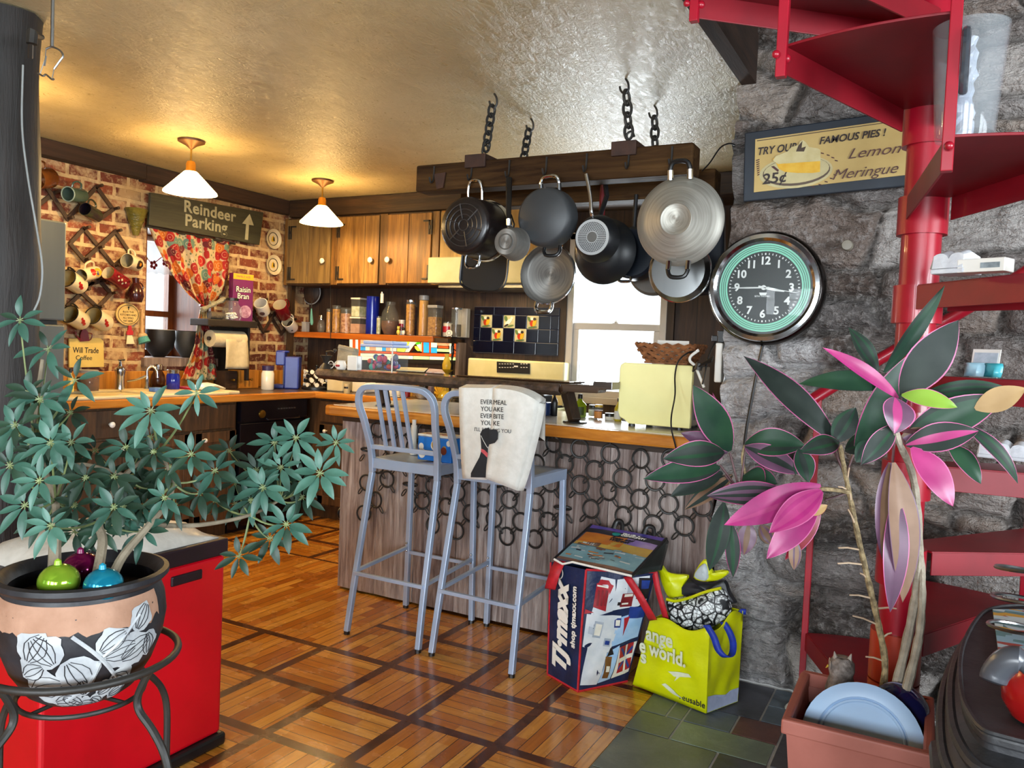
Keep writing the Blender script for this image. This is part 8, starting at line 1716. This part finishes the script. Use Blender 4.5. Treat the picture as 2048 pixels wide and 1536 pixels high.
mb = MB(); mb.tube(smooth([wx(176, 666, WX+.018), wx(184, 668, WX+.018), (wx(182, 678, WX+.018)), wx(177, 681, WX+.018)], 3), .003, 6); mb.build('pot_handle', M_red2, t)
c = wx(172, 701, WX+.0145); text('Will Trade', 'lettering', 16*mpp(c), M_ink, frame(c, (0, 1, 0), (0, 0, 1)), t, .0006, sx=.78, off=.0006); c = wx(168, 716, WX+.0145); text('Coffee', 'lettering', 13*mpp(c), M_ink, frame(c, (0, 1, 0), (0, 0, 1)), t, .0006)
# plates
for py, lb in ((478, 'cream plate with a bird, upper of two on the brick wall'), (530, 'cream plate with a bird, lower of two on the brick wall')):
    c = wx(545, py, WX+.004); s = mpp(c); t = thing('wall_plate', lb, 'plate', c); F = frame(c, (0, 1, 0), (0, 0, 1)); r_ = 15.5*s*1.28
    mb = MB(F); mb.lathe([(0, .006), (r_*.62, .006), (r_*.7, .012), (r_, .020), (r_*1.01, .017), (r_*.7, .0), (0, 0)], None, 36); mb.build('plate', M_offw, t)
    mb = MB(F); mb.lathe([(r_*.60, .0065), (r_*.60, .0085), (r_*.66, .0095), (r_*.66, .0065)], None, 36); mb.build('black_ring', M_dark, t)
    mb = MB(F); mb.add([(-.018, -.02, .007), (.012, -.022, .007), (.018, .0, .007), (.0, .026, .007), (-.014, .012, .007)], [(0, 1, 2, 3, 4)]); mb.build('bird_print', M_pyel, t)
    mb = MB(F); mb.add([(.0, -.01, .0075), (.016, -.016, .0075), (.012, .012, .0075), (.002, .02, .0075)], [(0, 1, 2, 3)]); mb.build('bird_wing', M_dark, t)
# reindeer parking sign
SX_ = XL+.05; t = thing('wooden_sign', 'dark green wooden sign with pale lettering and arrow above the window', 'sign', onX(408, 470, SX_)); M_sgn = wood('dark_green_board', '#24261a', '#33352a', '#42432f', 1, 1, .6, .3); M_pale = pm('pale_letter_paint', '#a9a88c', .6, '#98977c', 20)
mb = MB(); slab(mb, [onX(a, b, SX_) for a, b in ((297, 385), (523, 425), (515, 490), (293, 450))], (.022, 0, 0)); mb.build('board', M_sgn, t, bevel=.003)
yd = onX(520, 457, SX_)-onX(296, 417, SX_)
for s_, px, py, h in (('Reindeer', 421, 424, 27), ('Parking', 413, 449, 27)):
    c = onX(px, py, SX_+.0235); text(s_, 'lettering', h*mpp(c)*1.18, M_pale, frame(c, (0, 1, 0), (0, 0, 1)), t, .0015, off=.0022, sx=1.06, space=1.05)
mb = MB(); slab(mb, [onX(a, b, SX_+.0225) for a, b in ((499, 428), (507, 451), (497.5, 449.5), (495.5, 480), (489.5, 479), (492, 448.5), (484, 447))], (.003, 0, 0)); mb.build('arrow', M_pale, t)
# window bits: curtain, valance, bowls
fm = NT('flowered_curtain'); co = fm.co(); V1 = fm.new('ShaderNodeTexVoronoi', {'Vector': co, 'Scale': 15.}); V2 = fm.new('ShaderNodeTexVoronoi', {'Vector': co, 'Scale': 15., 'Randomness': .9}); V3 = fm.new('ShaderNodeTexVoronoi', {'Vector': co, 'Scale': 38.})
sep = fm.new('ShaderNodeSeparateColor', [V1.outputs['Color']]).outputs; col = fm.ramp(sep[0], (0, '#8f1418'), (.34, '#a8201c'), (.5, '#b0601a'), (.68, '#5f7f74'), (.84, '#5a1420'), mode='CONSTANT')
ringm = fm.math('MULTIPLY', fm.math('GREATER_THAN', fm.math('SINE', fm.math('MULTIPLY', V1.outputs[0], 26.)), .82), .4)
base = fm.mix(fm.ramp(V3.outputs[0], (.26, 1.), (.3, 0.)), '#b5a88a', '#5a6a4e'); base = fm.mix(fm.ramp(V1.outputs[0], (.56, 1.), (.62, 0.)), base, col); base = fm.mix(fm.math('MULTIPLY', ringm, fm.math('LESS_THAN', V1.outputs[0], .5)), base, '#e0cfa8')
fm.set(col=base, rough=.8); M_cur = fm.m
t = thing('curtain', 'red flowered curtain tied back at the deep kitchen window', 'curtain', onX(400, 750, -4.46))
def curt(Ls, Rs, x, n=26, amp=.024, nm='cloth'):
    rows = []
    for i in range(n+1):
        u = i/n; a, b = lerp2(Ls, u), lerp2(Rs, u); rows.append([onX(a[0]+(b[0]-a[0])*j/22, a[1]+(b[1]-a[1])*j/22, x+amp*math.sin(j*1.25+u*2)) for j in range(23)])
    mb = MB(); mb.grid(rows); return mb.build(nm, M_cur, t, solid=.002)
curt([(298, 456), (312, 490), (330, 525), (352, 560), (378, 590), (402, 611)], [(458, 484), (458, 520), (456, 555), (448, 580), (434, 600), (417, 613)], -4.47)
curt([(402, 611), (394, 650), (389, 690), (380, 715), (371, 738), (362, 760)], [(417, 613), (418, 650), (424, 690), (430, 715), (434, 738), (436, 760)], -4.46, amp=.012, nm='lower_cloth')
mb = MB(); mb.tube([onX(400, 609, -4.43), onX(409, 614, -4.425), onX(419, 612, -4.43)], .012, 8); mb.build('tie_back', M_red2, t)
mb = MB(); mb.tube([onX(292, 452, -4.475), onX(470, 488, -4.475)], .008, 8); mb.build('curtain_rod', M_black, t)
t = thing('valance', 'short white lace valance with red flowers at the window pane', 'valance', (xo+.08, 3.6, 1.7)); zA, zB = onX(320, 497, xo+.08).z, onX(320, 545, xo+.08).z; M_lace = glass('white_lace', '#f4f2ee', .8, .3)
rows = [[V((xo+.075+.006*math.sin(j*1.6), 3.45+.5*j/30, z-(.014*abs(math.sin(j*.8)) if k == 3 else 0))) for j in range(31)] for k, z in enumerate((WZ1-.03, zA, (zA+zB)/2, zB))]; mb = MB(); mb.grid(rows); mb.build('lace', M_lace, t, solid=.0015)
mb = MB(); mb.tube([(xo+.075, 3.45, zA+.06), (xo+.075, 3.62, zA+.02), (xo+.075, 3.78, zB+.05), (xo+.075, 3.95, zA+.02)], .004, 5); mb.build('vine', M_red, t)
for k, (y, z, m) in enumerate(((3.50, .3, 0), (3.56, .75, 1), (3.62, .3, 0), (3.70, .5, 1), (3.78, .28, 0), (3.88, .45, 0), (3.94, .3, 1))):
    mb = MB(); cc = V((xo+.088, y, zB+(zA-zB)*z))
    for q in range(5): mb.ball(cc+V((0, .02*math.cos(q*1.257), .02*math.sin(q*1.257))), .0125, (.3, 1, 1), 8)
    mb.build('flower', M_red if m == 0 else pm('yellow_flower', '#d8b838', .6), t)
SZl = WZ0+.056
for k, (px, py, r_, lb) in enumerate(((318, 700, 30, 'black rounded bowl on the left part of the window sill'), (374, 703, 25, 'dark grey rounded bowl on the window sill behind the curtain'))):
    p = onX(px, py, -4.66 if k else -4.70); p.z = SZl; s = mpp(p); t = thing('black_bowl', lb, 'bowl', p); T = Mx.Translation(p)
    h = (54 if k == 0 else 52)*s; m = pm('matt_black_bowl', '#141518', .5, '#1d1f22', 8) if k == 0 else pm('charcoal_bowl', '#2a2c2e', .6, '#36383a', 12)
    mb = MB(T); mb.lathe([(0, 0), (r_*.35*s, 0), (r_*.45*s, .006), (r_*.9*s, h*.35), (r_*1.0*s, h*.7), (r_*.96*s, h), (r_*.9*s, h), (r_*.8*s, h*.4), (0, .012)], None, 28); mb.build('bowl', m, t)
    mb = MB(T); mb.lathe([(r_*.94*s, h-.002), (r_*.97*s, h+.003), (r_*.90*s, h+.002)], None, 28); mb.build('rim', M_porc if k == 0 else M_dark, t)
# shelf with paper towels, jar, driftwood, cereal
y0, y1 = onX(397, 650, -4.36).y, onX(497, 650, -4.36).y; zs = onX(450, 640, -4.33).z; zb = onX(450, 656, -4.33).z
t = thing('towel_shelf', 'dark shelf with side panel over the paper towel roll', 'shelf', (-4.42, (y0+y1)/2, zb))
M_shdk = pm('black_brown_wood', '#16120f', .5, '#211b17', 12)
mb = MB(); mb.box(-4.445, -4.27, y0, y1, zs-.045, zs); mb.build('top', M_shdk, t, bevel=.004)
mb = MB(); mb.box(-4.515, -4.34, y1-.02, y1, zs-.42, zs-.045); mb.build('side_panel', M_shdk, t, bevel=.003)
mb = MB(); mb.box(-4.515, -4.495, y0+.12, y1-.02, zs-.36, zs-.045); mb.build('back_panel', M_shdk, t)
zr = zs-.13; M_tow = pm('paper_towel', '#c9bfa2', .9, '#bdb294', 30, bump=.2)
t = thing('paper_towel_roll', 'roll of cream paper towel with a hanging sheet under the dark shelf', 'paper towel', (-4.41, (y0+y1)/2, zr)); ya, yb_ = onX(420, 665, -4.36).y, onX(484, 668, -4.36).y
mb = MB(); mb.tube([(-4.36, ya, zr), (-4.36, yb_, zr)], .058, 28); mb.build('roll', M_tow, t)
mb = MB(); mb.tube([(-4.36, ya-.015, zr), (-4.36, y1-.02, zr)], .014, 10); mb.build('rod', M_darkwood, t)
mb = MB(); yc = onX(443, 700, -4.34).y; zlow = onX(470, 737, -4.34).z; mb.grid([[V((-4.301+.006*math.sin(j*.9+i*.3), yc+(yb_-.01-yc)*j/8+.03*(i/9)*(j/8), zr-(zr-zlow)*i/9)) for j in range(9)] for i in range(10)]); mb.build('hanging_sheet', M_tow, t, solid=.002)
c = onX(464, 634, -4.305); c.z = zs+.001; s = mpp(c); t = thing('glass_jar', 'glass jar of white pieces on the dark towel shelf before the cereal box', 'jar', c); T = Mx.Translation(c)
mb = MB(T); mb.lathe([(0, 0), (17*s, 0), (19*s, 6*s), (18*s, 24*s), (12*s, 34*s), (11*s, 40*s)], None, 24); mb.build('body', M_glass, t)
mb = MB(T); mb.lathe([(0, 39*s), (12*s, 39*s), (12*s, 44*s), (0, 45*s)], None, 20); mb.build('lid', M_dark, t)
mb = MB(T)
for k in range(34): a = rl.uniform(0, 6.28); rr = rl.uniform(0, 13)*s; mb.ball((rr*math.cos(a), rr*math.sin(a), (3+rl.random()*14)*s), 3.6*s, (1.2, .7, .6), 6)
o = mb.build('white_pieces', M_porc, t); o['kind'] = 'stuff'
a, b = onX(404, 626, -4.33), onX(450, 598, -4.36); t = thing('driftwood', 'grey driftwood stick leaning on the dark towel shelf', 'driftwood', (a+b)/2); P = smooth([a+V((0, 0, .02)), a.lerp(b, .5)+V((0, 0, .012)), b], 5); mb = MB(); mb.tube(P, [.016*(1+.25*math.sin(i*1.7)) for i in range(len(P))], 8); mb.tube([P[4], P[4]+V((.02, -.03, .03))], [.008, .004], 6); mb.build('stick', pm('driftwood_grey', '#6f6f62', .85, '#8a8a7c', 24, bump=.6), t)
a, b = onX(421, 634, -4.37), onX(436, 634, -4.37); t = thing('log_slice', 'short bark log lying on the left end of the dark towel shelf', 'log', a); mb = MB(); mb.tube([V((-4.36, a.y-.02, zs+.028)), V((-4.36, b.y+.02, zs+.026))], .026, 12); mb.build('log', pm('bark_grey', '#4a4138', .9, '#5e554a', 24, bump=.7), t)
cb = [onX(q[0], q[1], -4.43) for q in ((452, 560), (490, 563))]; s = mpp(cb[0]); zt = onX(470, 547, -4.42).z; yA, yB = cb[0].y, cb[0].y+.215
t = thing('cereal_box', 'purple cereal box with yellow top strip on the dark towel shelf', 'cereal box', (-4.46, (yA+yB)/2, zs)); T = rotz((-4.385, (yA+yB)/2-.01, zs+.001), R(-14)); M_pur = pm('purple_card', '#5a1450', .35, '#6a1a5c', 6); Wb, Db, Hb = .155, .058, min(zt-zs, .40)
mb = MB(T); mb.box(-Db/2, Db/2, -Wb/2, Wb/2, 0, Hb); mb.build('box', M_pur, t, bevel=.002)
mb = MB(T); mb.box(Db/2, Db/2+.001, -Wb/2, Wb/2, Hb*.87, Hb*.99); mb.build('yellow_strip', M_pyel, t)
mb = MB(T); mb.box(-Db/2+.012, Db/2-.008, Wb/2, Wb/2+.001, Hb*.2, Hb*.72); mb.build('facts_panel', M_white, t)
mb = MB(T); mb.lathe([(0, .001), (.045, .001)], frame((Db/2, .02, Hb*.2), (0, 1, 0), (0, 0, 1)), 20); mb.build('bowl_picture', pm('lilac_print', '#b89ab8', .4, '#8a5a7a', 40), t)
FT = lambda y, z, o=.0012: T @ frame((Db/2+o, y, z), (0, 1, 0), (0, 0, 1))
text('FAMILY SIZE', 'lettering', .02, M_pur, FT(0, Hb*.93), t, .0004)
for s_, z in (('Raisin', .66), ('Bran', .52)): text(s_, 'lettering', .058, M_ink, FT(0, Hb*z), t, .0004, off=.003, sx=.85); text(s_, 'lettering', .056, M_porc, FT(0, Hb*z, .0022), t, .0004, off=.0002, sx=.86)
# ---------------------------------------------------------------- repeats of a kind share a group
GROUPS = {'mug': 'mugs hanging on the brick wall racks', 'storage_jar': 'jars on the wall shelf', 'storage_canister': 'stacked canisters on the wall shelf', 'mug_rack': 'accordion mug racks on the brick wall', 'wall_plate': 'bird plates on the brick wall',
          'glass_ornament': 'glass ornaments in the plant pot', 'egg_carton': 'egg cartons on the stair treads', 'spice_jar': 'small jars on the peninsula counter', 'sauce_bottle': 'bottles on the peninsula counter', 'base_cabinet': 'dark base cabinets', 'frying_pan': 'frying pans on the pot rack',
          'wok': 'woks on the pot rack', 'bread_box': 'pale canisters on the back counter', 'wooden_box': 'wooden boxes on the left counter', 'black_bowl': 'bowls on the window sill', 'figurine': 'figurines on the jar shelf', 'packet': 'packets on the stair tread', 'shopping_bag': 'shopping bags by the peninsula'}
for o in COL.objects:
    if o.parent is None and 'label' in o:
        g = GROUPS.get(o.name.split('.')[0])
        if g and 'group' not in o: o['group'] = g
